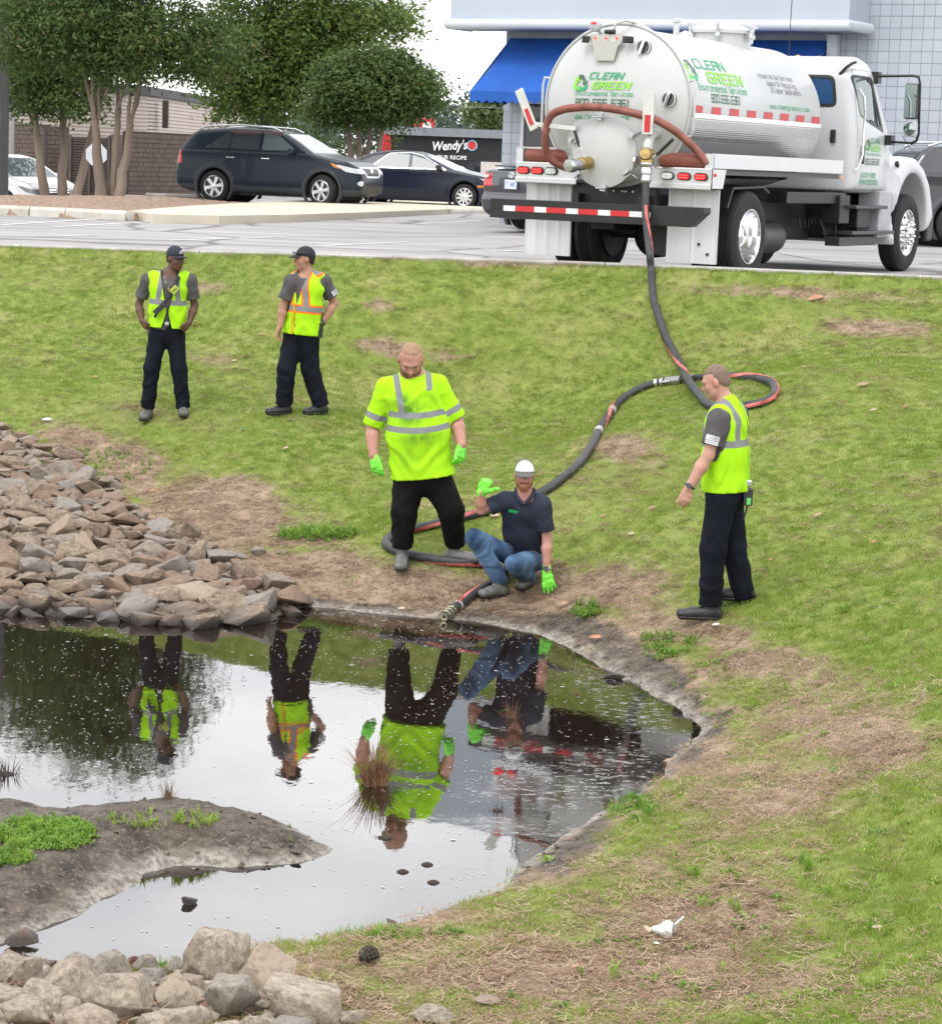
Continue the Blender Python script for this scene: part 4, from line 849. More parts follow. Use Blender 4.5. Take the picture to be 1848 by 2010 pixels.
def kerbrun(pts, mat, wd=.18, z0=2.35, z1=2.575, step=2.6):
    P = [atZ(x, y, 2.56)[:2] for x, y in pts]
    for a, b in zip(P[:-1], P[1:]):
        l = np.linalg.norm(b - a); n = max(1, int(l / step)); d = (b - a) / l; nn = np.array([d[1], -d[0]])
        for i in range(n):
            p, q = a + d * (l * i / n + .008), a + d * (l * (i + 1) / n - .008); V = []
            for c in (p, q): V += [(*(c + nn * .07), z0), (*(c + nn * .06), z1 - .05), (*(c + nn * .02), z1), (*(c - nn * wd), z1), (*(c - nn * wd), z0)]
            MB().add(V, [(0, 1, 2, 3, 4), (9, 8, 7, 6, 5)] + [(k, (k + 1) % 5, 5 + (k + 1) % 5, 5 + k) for k in range(5)]).build('kerb_stone', mat, ik)
kerbrun(ISP[:6], conc); kerbrun([(888, 410.5), (960, 409.5), (1060, 407)], conc)
# wheel stops behind the island
for i, (px, py, at) in enumerate([(300, 389.5, 62), (352, 391.5, 61), (390, 394.5, 59.5)]):
    p = atY(px, py, at); z = float(lotz(p[0], p[1])); mb = MB(); mb.box((p[0], p[1], z + .07), (1.7, .16, .14)); o = mb.build('wheel_stop', concg, bevel=.03); tag(o, ['grey concrete wheel stop furthest left behind the mulch bed', 'grey concrete wheel stop in the middle of the row by the block wall', 'grey concrete wheel stop beside the rear wheel of the sport utility vehicle'][i], 'wheel stop', 'wheel stops by the block wall')
# stop sign seen from behind
p = atY(188, 384, 63); p[2] = float(lotz(p[0], p[1])); ss = empty('stop_sign', tuple(p), 0, 'octagonal road sign seen from its bare grey back, on a leaning post', 'sign')
top = atY(193, 287, 63) - p; mb = MB(); mb.tube([(0, 0, -.2), tuple(top * .5), tuple(top)], .035, 6); mb.build('post', PM('green_grey_post', (.26, .32, .28), .5, .3), ss)
cc = atY(188.5, 303, 63) - p; mb = MB(); poly = [(cc[0] + .31 * math.cos(PI / 8 + k * PI / 4) * .95, cc[2] + .31 * math.sin(PI / 8 + k * PI / 4)) for k in range(8)]
mb.prism(poly, .045, .05, lambda u, v, w_: (u, w_, v)); mb.build('sign_plate', PM('bare_aluminium_sign', (.62, .64, .68), .4, .2, var=.05), ss)
# light pole on the left edge
p = atY(8, 340, 62); lp = empty('light_pole', (p[0], p[1], 1.8), 0, 'dark square light pole at the left edge of the photo', 'lamp post'); mb = MB(); mb.box((0, 0, 4.5), (.2, .2, 9)); mb.build('pole', PM('dark_pole', (.05, .05, .05), .5, .3), lp, bevel=.02)
mb = MB(); mb.box((.0, 0, .25), (.5, .5, .5)); mb.build('base', concg, lp, bevel=.03)
p = atY(18, 90, 80); lp = empty('utility_pole', (p[0], p[1], 1.5), 0, 'pale grey wooden utility pole showing through the leaves at top left', 'pole'); mb = MB(); mb.tube([(0, 0, 0), (0, 0, 12)], .2, 10); mb.build('pole', PM('grey_wood_pole', (.34, .31, .30), .8), lp, smooth=60)
mb = MB(); mb.box((0, -.2, 10.5), (2.2, .1, .12)); mb.build('crossarm', PM('grey_wood_pole', (.34, .31, .30)), lp)
# power lines
for i, (a, b_, lab) in enumerate([((760, 80), (1040, 122), 'uppermost thin power line in the sky left of the awning'), ((760, 87), (1040, 126), 'second thin power line just under the uppermost'), ((760, 112), (1040, 142), 'middle power line above the far wood'), ((760, 118), (1040, 146), 'power line close under the middle one'), ((760, 196), (1040, 214), 'lowest power line crossing in front of the far wood')]):
    A_, B_ = atY(*a, 140), atY(*b_, 150); d = (B_ - A_); A_ -= d * 1.2; B_ += d * 1.0; pts = [A_ + (B_ - A_) * t_ - np.array([0, 0, 2.0 * 4 * t_ * (1 - t_) * .5 - .9]) for t_ in np.linspace(0, 1, 15)]
    o = MB().tube([tuple(q) for q in pts], .014, 5).build('power_line', PM('cable_grey', (.25, .26, .28), .6)); tag(o, lab, 'power line', 'power lines in the sky')
# ================================================================ VACUUM TANK TRUCK (local: x forward, y left, z up from the asphalt)
TA = math.radians(28.68); TO = np.array([2.091, 28.676, 2.385])
truck = empty('tank_truck', TO, PI / 2 - TA, 'white vacuum tank truck with green lettering parked on top of the bank', 'truck')
tw = PM('truck_white', (.50, .51, .52), .34, var=.03, vs=1.5, coat=.2); tw2 = PM('tank_white', (.475, .483, .485), .38, var=.04, vs=1.2, coat=.12)
blk_ = PM('frame_black', (.012, .012, .013), .5, var=.3, vs=5); rub = PM('tyre_rubber', (.016, .016, .017), .85, var=.35, vs=6, bump=.3, bs=50)
chrome = PM('polished_aluminium', (.78, .78, .79), .14, 1, var=.05, vs=4); stl = PM('zinc_steel', (.55, .56, .58), .35, 1, var=.15, vs=20); brass = PM('brass_valve', (.42, .30, .12), .4, .9, var=.2, vs=20)
redl = PM('red_lens', (.62, .006, .008), .25, var=.05, emit=.35); clearl = PM('clear_lens', (.62, .66, .64), .3, var=.1, vs=40); amber = PM('amber_lens', (.8, .25, .02), .3, emit=.3)
redt = PM('red_reflective_tape', (.50, .02, .025), .35, var=.08, vs=60); whtt = PM('white_reflective_tape', (.66, .68, .70), .35, var=.05, vs=60); blackp = PM('black_plastic', (.015, .015, .016), .45)
# diamond plate
def diamond(name):
    m = bpy.data.materials.new(name); t, N, L, b = nodes(m); b.inputs['Metallic'].default_value = 1; b.inputs['Roughness'].default_value = .38; b.inputs['Base Color'].default_value = (.74, .745, .75, 1)
    tc = N('ShaderNodeTexCoord'); mp = N('ShaderNodeMapping'); mp.inputs['Rotation'].default_value = (0.78, .6, .78); mp.inputs['Scale'].default_value = (24, 24, 24); L(tc.outputs['Object'], mp.inputs[0])
    ck = N('ShaderNodeTexChecker'); ck.inputs['Scale'].default_value = 1.0; L(mp.outputs[0], ck.inputs[0]); bp = N('ShaderNodeBump'); bp.inputs['Strength'].default_value = .9; bp.inputs['Distance'].default_value = .01; L(ck.outputs['Fac'], bp.inputs['Height']); L(bp.outputs[0], b.inputs['Normal'])
    L(MIX(t, MR(t, NZ(t, 7, 3), .4, .7), (.62, .63, .64), (.66, .66, .67)), b.inputs['Base Color']); return m
dia = diamond('diamond_plate')
R_T, ZT = .875, 1.965
# --- tank shell
mb = MB(); mb.lathe([(R_T, -1.22), (R_T, 2.86), (R_T - .03, 2.93), (R_T - .14, 3.02), (R_T - .4, 3.1), (.2, 3.14), (0, 3.145)], (0, 0, ZT), (1, 0, 0), 72, close=False)
tank = mb.build('tank', tw2, truck, smooth=50)
mb = MB(); mb.lathe([(R_T - .02, -1.19), (R_T + .028, -1.20), (R_T + .03, -1.25), (R_T + .0, -1.285), (R_T - .03, -1.30), (R_T - .1, -1.345), (R_T - .3, -1.415), (.3, -1.47), (.12, -1.478), (0, -1.48)], (0, 0, ZT), (1, 0, 0), 72, close=False)
head = mb.build('tank_end', tw2, truck, smooth=50)
def headx(y, z):
    r = math.hypot(y, z - ZT); return -float(np.interp(r, [0, .12, .3, R_T - .3, R_T - .1, R_T - .03, R_T], [1.48, 1.478, 1.47, 1.415, 1.345, 1.30, 1.285]))
mb = MB(); mb.tube([(-1.262, (R_T + .035) * math.sin(a), ZT + (R_T + .035) * math.cos(a)) for a in np.linspace(0, 2 * PI, 73)], .018, 6, cap=False); mb.build('head_ring', tw2, tank, smooth=60)
mb = MB(); mb.tube([(-1.19, (R_T + .02) * math.sin(a), ZT + (R_T + .02) * math.cos(a)) for a in np.linspace(PI * .55, PI * 1.2, 30)], .016, 6); mb.build('head_gasket', PM('gasket_black', (.01, .01, .01), .6), tank, smooth=60)
# polished skirt on the right and left lower half
for sgn in (-1, 1):
    V = []; xs_ = np.linspace(-1.16, 2.88, 2); an = np.linspace(math.radians(96), math.radians(152), 26)
    for x in xs_:
        for a in an: V.append((x, sgn * (R_T + .012) * math.sin(a), ZT + (R_T + .012) * math.cos(a)))
    n = len(an); me = bpy.data.meshes.new('polished_skirt'); me.from_pydata(V, [], [(i, i + 1, n + i + 1, n + i) if sgn > 0 else (i, n + i, n + i + 1, i + 1) for i in range(n - 1)]); shade(me)
    m = bpy.data.materials.get('polished_skirt')
    if not m:
        m = bpy.data.materials.new('polished_skirt'); t, N, L, b = nodes(m); b.inputs['Metallic'].default_value = 1; b.inputs['Roughness'].default_value = .16; b.inputs['Base Color'].default_value = (.74, .74, .745, 1)
        tc = N('ShaderNodeTexCoord'); wv = N('ShaderNodeTexWave'); wv.bands_direction = 'Z'; wv.inputs['Scale'].default_value = 14; wv.inputs['Distortion'].default_value = .2; wv.inputs['Detail'].default_value = 2; L(tc.outputs['Object'], wv.inputs[0])
        bp = N('ShaderNodeBump'); bp.inputs['Strength'].default_value = .14; bp.inputs['Distance'].default_value = .01; L(wv.outputs['Fac'], bp.inputs['Height']); L(bp.outputs[0], b.inputs['Normal'])
    link('polished_skirt', me, m, tank)
    # red reflective blocks above the skirt
    for k in range(8):
        x0 = -1.13 + k * .527 + (.0 if k else 0); V = []
        for x in (x0, x0 + .27):
            for a in (math.radians(88.3), math.radians(94.2)): V.append((x, sgn * (R_T + .005) * math.sin(a), ZT + (R_T + .005) * math.cos(a)))
        me = bpy.data.meshes.new('red_marker'); me.from_pydata(V, [], [(0, 1, 3, 2)]); link('red_marker', me, redt, tank)
    mb = MB(); mb.box((.86, sgn * (R_T + .02), ZT - .085), (4.08, .012, .045)); mb.build('skirt_trim', chrome, tank)
# top manway and fittings
MX = 1.60; mb = MB(); mb.lathe([(.37, 0), (.37, .30), (.40, .30), (.40, .34), (.35, .37), (.2, .42), (0, .43)], (MX, 0, ZT + R_T - .20), (0, 0, 1), 40, close=False); mw = mb.build('top_manway', tw2, truck, smooth=45)
for k in range(6):
    a = k * PI / 3 + .3; c, s = math.cos(a), math.sin(a); mb = MB(); mb.tube([(MX + .41 * c, .41 * s, ZT + R_T + .0), (MX + .43 * c, .43 * s, ZT + R_T + .21)], .018, 6); mb.box((MX + .43 * c, .43 * s, ZT + R_T + .2), (.09, .05, .03), a); mb.box((MX + .42 * c, .42 * s, ZT + R_T + .08), (.05, .06, .05), a); mb.build('clamp', stl, mw)
mb = MB(); mb.lathe([(.035, 0), (.035, .16), (.05, .17), (.05, .21), (.0, .23)], (.25, .0, ZT + R_T - .02), (0, 0, 1), 12); mb.lathe([(.09, 0), (.09, .05), (0, .09)], (.25, -.12, ZT + R_T - .03), (0, 0, 1), 14); mb.build('relief_valve', stl, truck, smooth=40)
# --- rear end fittings
mb = MB(); zc = 1.43; mb.lathe([(.36, -1.30), (.36, -1.48), (.395, -1.48), (.40, -1.515), (.36, -1.525), (.25, -1.555), (.1, -1.575), (0, -1.577)], (0, .02, zc), (1, 0, 0), 48, close=False); hatch = mb.build('rear_hatch', tw2, truck, smooth=45)
MB().tube([(-1.475, .02 + .385 * math.sin(a), zc + .385 * math.cos(a)) for a in np.linspace(0, 2 * PI, 61)], .007, 5, cap=False).build('hatch_seal', PM('seal_grey', (.12, .12, .12), .7), hatch)
MB().tube([(-1.33, .0 + .60 * math.sin(a), min(zc + .10 + .47 * math.cos(a), 9)) for a in np.linspace(PI * .5, PI * 1.5, 31)], .008, 5, cap=False).build('weld_seam', PM('weld_grey', (.36, .36, .36), .6), hatch)
def cowl():
    V, F = [], []; n = 40
    for i in range(n): a = 2 * PI * i / n; V.append((-1.50, .02 + .365 * math.sin(a), zc + .365 * math.cos(a)))
    for i in range(n):
        a = 2 * PI * i / n; y, z = .60 * math.sin(a) + .0, zc + .10 + .46 * math.cos(a); z = min(z, ZT + .1); V.append((headx(y, z) + .02, y, z))
    F = [(i, (i + 1) % n, n + (i + 1) % n, n + i) for i in range(n)]; MB().add(V, F).build('hatch_collar', tw2, truck, smooth=50)
cowl()
for k, a in enumerate([8, 72, 128, 184, 236, 300]):
    a = math.radians(a); y, z = .02 + .40 * math.sin(a), zc + .40 * math.cos(a); c, s = math.sin(a), math.cos(a); mb = MB()
    mb.tube([(-1.42, y, z), (-1.60, y, z)], .018, 8); mb.box((-1.56, y, z), (.035, .07, .07), 0, Matrix.Rotation(a, 3, 'X')); mb.tube([(-1.60, y - .07 * s, z + .07 * c * .4), (-1.615, y + .07 * s, z - .07 * c * .4)], .014, 6)
    mb.tube([(-1.5, y + .02 * c, z + .02 * s), (-1.46, y + .09 * c, z + .09 * s)], .014, 6); mb.build('wing_nut_clamp', stl, hatch)
# small brass ball valve low on the hatch
mb = MB(); mb.lathe([(.055, 0), (.07, .02), (.07, .06), (.055, .08), (.055, .14), (.075, .16), (.075, .2), (.06, .22)], (-1.56, .17, 1.31), (-1, .1, -.12), 16); v1_ = mb.build('brass_valve', brass, hatch, smooth=40)
mb = MB(); mb.tube([(-1.68, .18, 1.36), (-1.70, .24, 1.52)], .012, 6); mb.build('valve_stem', stl, v1_); mb = MB(); mb.tube([(-1.70, .24, 1.48), (-1.72, .30, 1.66)], .018, 8); mb.build('handle_grip', blackp, v1_, smooth=60)
mb = MB(); mb.lathe([(.06, 0), (.06, .09), (.078, .1), (.078, .15), (.07, .19), (.0, .195)], (-1.77, .19, 1.28), (-1, .35, -.1), 16); mb.build('valve_cap', stl, v1_, smooth=40)
# main outlet with valve on the right
VB = (-1.62, -.57)
mb = MB(); mb.tube([(-1.3, -.57, 1.66), (-1.45, -.57, 1.66), (-1.56, -.57, 1.62), (-1.62, -.57, 1.54), (-1.63, -.57, 1.44)], .055, 14); mb.lathe([(.09, 0), (.09, .03)], (-1.33, -.57, 1.66), (-1, 0, 0), 16); mb.build('outlet_pipe', tw2, truck, smooth=50)
mb = MB(); mb.lathe([(.07, 0), (.085, .01), (.085, .05), (.06, .07), (.075, .12), (.075, .15)], (-1.63, -.57, 1.48), (0, 0, -1), 18); mb.lathe([(.0, 0), (.07, .0), (.08, .04), (.06, .08), (0, .085)], (-1.64, -.57, 1.42), (-1, -.2, .1), 14); v2_ = mb.build('brass_valve', brass, truck, smooth=40)
mb = MB(); mb.tube([(-1.66, -.60, 1.36), (-1.66, -.72, 1.43)], .014, 6); mb.build('valve_stem', stl, v2_); mb = MB(); mb.tube([(-1.66, -.70, 1.42), (-1.68, -.90, 1.60)], .020, 8); mb.build('handle_grip', blackp, v2_, smooth=60)
mb = MB(); mb.lathe([(.06, 0), (.075, .03), (.075, .06), (.06, .08), (.068, .12), (.068, .15), (.056, .16), (.056, .2), (.062, .21), (.062, .23), (.055, .25)], (-1.63, -.57, 1.36), (0, 0, -1), 18); mb.lathe([(.0, 0), (.065, 0), (.065, .03), (0, .04)], (-1.62, -.45, 1.34), (0, 1, 0), 14); mb.build('hose_coupling', stl, truck, smooth=40)
HOSE0 = (-1.63, -.57, 1.12)
# hose hooks: angled channels with red tape
for sgn, yy in ((1, .95), (-1, -.575)):
    mb = MB()
    if sgn < 0: mb.box((-1.66, yy, 1.87), (.03, .13, .46)); mb.box((-1.52, yy, 1.66), (.26, .05, .035))
    else:
        mb.box((-1.55, .62, 1.70), (.05, .52, .05), 0, Matrix.Rotation(math.radians(4), 3, 'X')); mb.box((-1.57, 1.0, 1.88), (.03, .10, .50), 0, Matrix.Rotation(math.radians(-26), 3, 'X'))
    hk = mb.build('hose_hook', PM('hook_aluminium', (.60, .60, .57), .4, .6), truck, bevel=.004)
    mb = MB()
    if sgn < 0: mb.box((-1.677, yy, 1.76), (.003, .07, .19))
    else: mb.box((-1.588, .958, 1.80), (.004, .05, .20), 0, Matrix.Rotation(math.radians(-26), 3, 'X'))
    mb.build('red_marker', redt, hk)
# sight glasses, light plate, gauge, grab handles
for (y, z) in ((-.69, 2.04), (-.345, 2.61)):
    x = headx(y, z); mb = MB(); mb.lathe([(.085, 0), (.085, .02), (.075, .04)], (x + .01, y, z), (-1, -.1, .1), 20); sg_ = mb.build('sight_gauge', PM('dark_glass_dial', (.04, .042, .045), .1), truck, smooth=40)
    mb = MB(); mb.box((x - .06, y, z), (.03, .035, .17), 0, Matrix.Rotation(.35, 3, 'X')); mb.build('gauge_pointer', chrome, sg_, bevel=.006)
    mb = MB(); mb.tube([(x - .02, y + .08 * math.sin(a), z + .08 * math.cos(a)) for a in np.linspace(0, 2 * PI, 21)], .012, 6, cap=False); mb.build('gauge_rim', tw2, sg_, smooth=60)
mb = MB(); P3 = lambda u, v, w_: (w_ + .06 * (v - 2.6), u, v); mb.prism([(.29, 2.74), (.29, 2.68), (.24, 2.60), (.20, 2.45), (-.03, 2.45), (-.06, 2.60), (-.12, 2.68), (-.12, 2.74)], -1.465, -1.445, P3); lpz = mb.build('light_bracket', PM('bracket_plate', (.42, .41, .37), .4, .7, var=.15, vs=60), truck)
for y in (.22, .085, -.05): MB().lathe([(.014, 0), (.014, .01), (0, .014)], (-1.458, y, 2.70), (-1, 0, 0), 10).build('marker_lamp', PM('red_lamp_lit', (1, .03, .02), .3, emit=2.5), lpz)
MB().box((-1.462, -.01, 2.675), (.012, .05, .025)).build('plate_lamp', clearl, lpz)
for y in (.34, -.19): MB().box((-1.46, y, 2.685), (.10, .085, .075), .5 if y > 0 else -.4).build('work_lamp', blackp, lpz, bevel=.012)
mb = MB(); mb.lathe([(.065, 0), (.075, .01), (.075, .06), (.06, .07), (0, .072)], (-1.40, .235, 2.845), (-1, .05, 0), 20); gg = mb.build('pressure_gauge', PM('grey_gauge', (.42, .43, .46), .4), truck, smooth=40)
MB().box((-1.474, .24, 2.865), (.006, .06, .022)).build('gauge_mark', redl, gg); mb = MB(); mb.tube([(-1.38, .235, 2.8), (-1.30, .23, 2.76), (-1.22, .2, 2.72)], .018, 8); mb.build('gauge_pipe', stl, gg, smooth=60)
mb = MB(); mb.tube([(-1.42, .06, 2.74), (-1.42, -.02, 2.87), (-1.38, -.10, 2.90), (-1.28, -.16, 2.89), (-1.15, -.3, 2.82)], .016, 8); mb.build('grab_pipe', tw2, truck, smooth=60)
mb = MB(); mb.lathe([(.025, 0), (.03, .12), (.0, .13)], (-1.46, .10, 2.77), (0, -1, 0), 10); mb.build('camera_housing', blackp, truck, smooth=40)
for sgn in (1, -1):
    y = sgn * (R_T + .06); mb = MB(); mb.tube([(-1.25, sgn * (R_T - .01), 2.30 - .05), (-1.27, y, 2.26), (-1.27, y + sgn * .02, 2.16), (-1.27, y + sgn * .02, 1.72), (-1.27, y - sgn * .0, 1.64), (-1.25, sgn * (R_T - .09), 1.62)], .015, 8); mb.build('grab_handle', tw2, truck, smooth=60)
# --- deck, light panels, flaps, bumper
def side(sgn):
    mb = MB(); mb.box((.78, sgn * 1.215, 1.375), (4.10, .03, .165)); rl = mb.build('deck_rail', dia, truck, bevel=.004)
    mb = MB(); mb.prism([(-1.30, 1.285), (-.92, 1.285), (-1.00, 1.07), (-1.30, 1.07)], 0, .012, lambda u, v, w_: (u, sgn * (1.232 - w_), v)); mb.build('rail_corner', dia, truck)
    MB().lathe([(.02, 0), (.02, .012), (0, .016)], (-1.24, sgn * 1.233, 1.22), (0, sgn, 0), 10).build('marker_lamp', redl, rl); MB().lathe([(.02, 0), (.02, .012), (0, .016)], (2.78, sgn * 1.233, 1.24), (0, sgn, 0), 10).build('marker_lamp', amber, rl)
    yo, yi = (1.225, .43) if sgn > 0 else (-1.225, -.49); yc, wd = (yo + yi) / 2, abs(yo - yi)
    mb = MB(); mb.box((-1.33, yc, 1.20), (.02, wd, .17)); pn = mb.build('light_panel', dia, truck); mb = MB(); mb.box((-1.345, yc, 1.085), (.05, wd, .065)); mb.build('step_edge', dia, truck, bevel=.008)
    mb = MB(); mb.box((-1.335, yc, 1.285), (.03, wd, .014)); mb.build('panel_trim', chrome, truck)
    # recessed box above, red hose tube lying in it
    mb = MB(); mb.box((-1.32, sgn * 1.19, 1.37), (.03, .09, .17)); mb.build('box_corner', dia, truck)
    if sgn > 0: mb = MB(); mb.box((-1.32, .50, 1.37), (.02, .10, .17)); mb.box((-1.325, .84, 1.455), (.02, .76, .014)); mb.build('box_frame', dia, truck)
    mb = MB(); mb.tube([(-1.25, sgn * 1.12, 1.37), (-1.25, sgn * .58, 1.37)], .085, 14); mb.build('hose_tray_tube', PM('reddish_brown_hose', (.25, .075, .055), .6, var=.2, vs=8), truck, smooth=60)
    ys = [1.125, .945, .765] if sgn > 0 else [-1.11, -.905, -.70]
    mats = [redl, redl, clearl]
    for y, mt in zip(ys, mats):
        st = lambda a, b, n=20: [(a * math.cos(t_) + (.035 if math.cos(t_) > 0 else -.035), b * math.sin(t_)) for t_ in np.linspace(0, 2 * PI, n, endpoint=False)]
        mb = MB(); mb.prism(st(.046, .046), -1.362, -1.34, lambda u, v, w_: (w_, y + u, 1.195 + v)); lm_ = mb.build('tail_light_rim', blackp, truck); mb = MB(); mb.prism(st(.034, .034), -1.372, -1.355, lambda u, v, w_: (w_, y + u, 1.195 + v)); mb.build('lens', mt, lm_)
        mb = MB()
        for i in range(-2, 3):
            for j in (-1, 1): mb.box((-1.374, y + i * .022, 1.195 + j * .013), (.004, .009, .009))
        mb.build('led_dots', PM('led_glow', (1, .12, .1), .3, emit=1.5) if mt is redl else PM('led_pale', (.8, .85, .82), .3), lm_)
    # ribbed white flap
    yo, yi = (1.225, .63) if sgn > 0 else (-1.215, -.60); wd = abs(yo - yi); yc = (yo + yi) / 2; V = []; n = 24
    for i in range(n + 1):
        y = -wd / 2 + wd * i / n; r_ = .010 if (sgn > 0 and (i % 6) in (0, 1)) or (sgn < 0 and i % 12 == 0) else 0
        for z in (1.055, .22): V.append((-1.05 - r_, yc + y, z))
    mb = MB(); mb.add(V, [(2 * i, 2 * i + 1, 2 * i + 3, 2 * i + 2) for i in range(n)]); mb.box((-1.035, yc, .64), (.012, wd, .835)); mb.build('mud_flap', PM('flap_white', (.70, .71, .72), .5, var=.05, vs=3, stretch=(1, 6, .5)), truck)
side(1); side(-1)
for (y, z) in ((-1.0, .44), (-1.11, .33)): MB().box((-1.065, y, z), (.01, .03, .03)).build('bolt', blackp, truck)
mb = MB(); mb.box((.8, 0, 1.255), (4.1, 2.36, .06)); mb.build('deck', PM('deck_dark', (.1, .1, .1), .6), truck)
mb = MB(); mb.prism([(-1.30, .86), (-1.30, .80), (-1.13, .64), (1.38, .64), (1.38, .86)], -1.66, -1.46, lambda u, v, w_: (w_, u, v)); bump_ = mb.build('rear_bumper', blk_, truck, bevel=.006)
yy = [1.21, 1.065, .82, .665, .415, .26, .01, -.14, -.375, -.56]; yy = [1.20, 1.045, .80, .645, .395, .24, -.01, -.165, -.40, -.66]
for k in range(9): MB().box((-1.664, (yy[k] + yy[k + 1]) / 2 - .0, .755), (.004, abs(yy[k + 1] - yy[k]) - .002, .062)).build('white_tape' if k % 2 == 0 else 'red_tape', whtt if k % 2 == 0 else redt, bump_)
mb = MB(); mb.box((-1.20, .0, .86), (.10, 1.06, .44)); mb.build('rear_plate', blk_, truck, bevel=.01)
for y in (.02, -.09, -.13, -.22): MB().lathe([(.012, 0), (.012, .012), (0, .014)], (-1.25, y - .02, 1.0 - .01 * abs(y)), (-1, 0, 0), 8).build('bolt', stl, truck)
for y in (.42, -.42): MB().box((1.9, y, .82), (6.6, .09, .28)).build('frame_rail', blk_, truck)
MB().lathe([(.0, 0), (.2, .02), (.28, .1), (.28, .22), (.2, .3), (0, .32)], (-.16, 0, .50), (1, 0, 0), 24).build('differential', blk_, truck, smooth=50)
MB().tube([(0, -.95, .52), (0, .95, .52)], .085, 12).build('rear_axle', blk_, truck, smooth=60)
mb = MB(); mb.prism([(-.28, .80), (-.58, .80), (-.58, .30), (-.48, .28), (-.33, .30), (-.30, .50), (-.20, .72)], -.9, -.7, lambda u, v, w_: (w_, u, v)); mb.box((-.6, .3, .75), (.6, .3, .4)); mb.build('hitch_bracket', blk_, truck)
for y in (.78, -.78): MB().box((.0, y * .8, .74), (1.5, .09, .10)).build('leaf_spring', blk_, truck)
# --- wheels
def tyre_prof(R, w_):
    return [(R * .60, -w_ / 2 + .01), (R * .66, -w_ / 2), (R * .80, -w_ / 2 - .012), (R * .93, -w_ / 2 + .006), (R * .985, -w_ / 2 + .03), (R, -w_ / 2 + .055), (R, -w_ / 2 + .088), (R - .014, -w_ / 2 + .09), (R - .014, -w_ / 2 + .102), (R, -w_ / 2 + .104), (R, -.007), (R - .014, -.006), (R - .014, .006), (R, .007), (R, w_ / 2 - .104), (R - .014, w_ / 2 - .102), (R - .014, w_ / 2 - .09), (R, w_ / 2 - .088), (R, w_ / 2 - .055), (R * .985, w_ / 2 - .03), (R * .93, w_ / 2 - .006), (R * .80, w_ / 2 + .012), (R * .66, w_ / 2), (R * .60, w_ / 2 - .01)]
def truck_wheel(x, y, sgn, front, parent, z=.525):
    ax = (0, sgn, 0); mb = MB(); mb.lathe(tyre_prof(.525, .27), (x, y, z), ax, 56, close=False); wh = mb.build('wheel', rub, parent, smooth=30)
    if front:
        mb = MB(); mb.lathe([(.315, -.10), (.325, .10), (.315, .125), (.30, .125), (.295, .10), (.27, .085), (.20, .10), (.15, .115), (.0, .118)], (x, y, z), ax, 48, close=False); rm = mb.build('rim', chrome, wh, smooth=35)
        for k in range(10):
            a = k * PI / 5; c = (x + .215 * math.cos(a), y + sgn * .098, z + .215 * math.sin(a)); MB().lathe([(.027, 0), (.027, .004), (0, .005)], c, ax, 10).build('hand_hole', blackp, rm)
            a += PI / 10; c = (x + .145 * math.cos(a), y + sgn * .112, z + .145 * math.sin(a)); MB().lathe([(.024, 0), (.022, .06), (.012, .085), (0, .088)], c, ax, 8).build('lug_nut_cover', chrome, rm, smooth=40)
        MB().lathe([(.085, .1), (.08, .17), (.06, .20), (0, .205)], (x, y, z), ax, 20).build('hub_cap', chrome, rm, smooth=35)
    else:
        mb = MB(); mb.lathe([(.315, -.13), (.33, .12), (.32, .14), (.305, .14), (.295, .11), (.285, .03), (.25, -.08), (.22, -.10), (.18, -.10), (.13, -.08), (.12, .02), (.08, .05), (0, .055)], (x, y, z), ax, 48, close=False); rm = mb.build('rim', chrome, wh, smooth=35)
        for k in range(10):
            a = k * PI / 5; c = (x + .165 * math.cos(a), y - sgn * .098, z + .165 * math.sin(a)); MB().lathe([(.02, 0), (.02, .05), (0, .06)], c, ax, 8).build('lug_nut', stl, rm); c = (x + .238 * math.cos(a + .3), y - sgn * .094, z + .238 * math.sin(a + .3)); MB().lathe([(.024, 0), (.024, .006), (0, .007)], c, ax, 8).build('hand_hole', blackp, rm)
for sgn in (1, -1):
    MB().lathe([(0, 0), (.31, 0), (.31, .2), (0, .2)], (0, sgn * .57, .525), (0, sgn, 0), 24).build('brake_drum', blk_, truck)
    truck_wheel(0, sgn * 1.045, sgn, False, truck); truck_wheel(0, sgn * .735, sgn, False, truck); truck_wheel(5.70, sgn * 1.03, sgn, True, truck)
# --- cab: rounded shell cut from a profile
cb = SDF((2.85, -1.32, .35), (6.95, 1.32, 3.0), .022)
prof_cab = [(3.48, 1.08), (3.48, 2.52), (3.54, 2.68), (3.72, 2.78), (4.0, 2.81), (4.25, 2.77), (4.42, 2.66), (4.55, 2.50), (5.08, 1.84), (5.20, 1.55), (5.15, 1.05), (3.6, 1.05)]
x_, y_, z_ = cb.ax[0][:, None], None, cb.ax[2][None, :]
def smx(a, b, k): h = np.maximum(k - np.abs(a - b), 0) / k; return np.maximum(a, b) + h * h * k * .25
def smn(a, b, k): h = np.maximum(k - np.abs(a - b), 0) / k; return np.minimum(a, b) - h * h * k * .25
pc = polysd(prof_cab, x_ + 0 * z_, z_ + 0 * x_)[:, None, :]
Yg = np.abs(cb.ax[1])[None, :, None]; Zg = cb.ax[2][None, None, :]; Xg = cb.ax[0][:, None, None]
hw = 1.14 - np.clip(Zg - 1.8, 0, 1) * .13 - np.clip(Zg - 2.55, 0, 1) * .15 - np.clip(Xg - 4.2, 0, 9) * .10
d_cab = smx(pc, Yg - hw, .16)
hood = [(4.9, .95), (4.9, 1.84), (5.4, 1.78), (6.0, 1.70), (6.5, 1.50), (6.72, 1.22), (6.75, .85), (6.6, .7), (5.2, .7)]
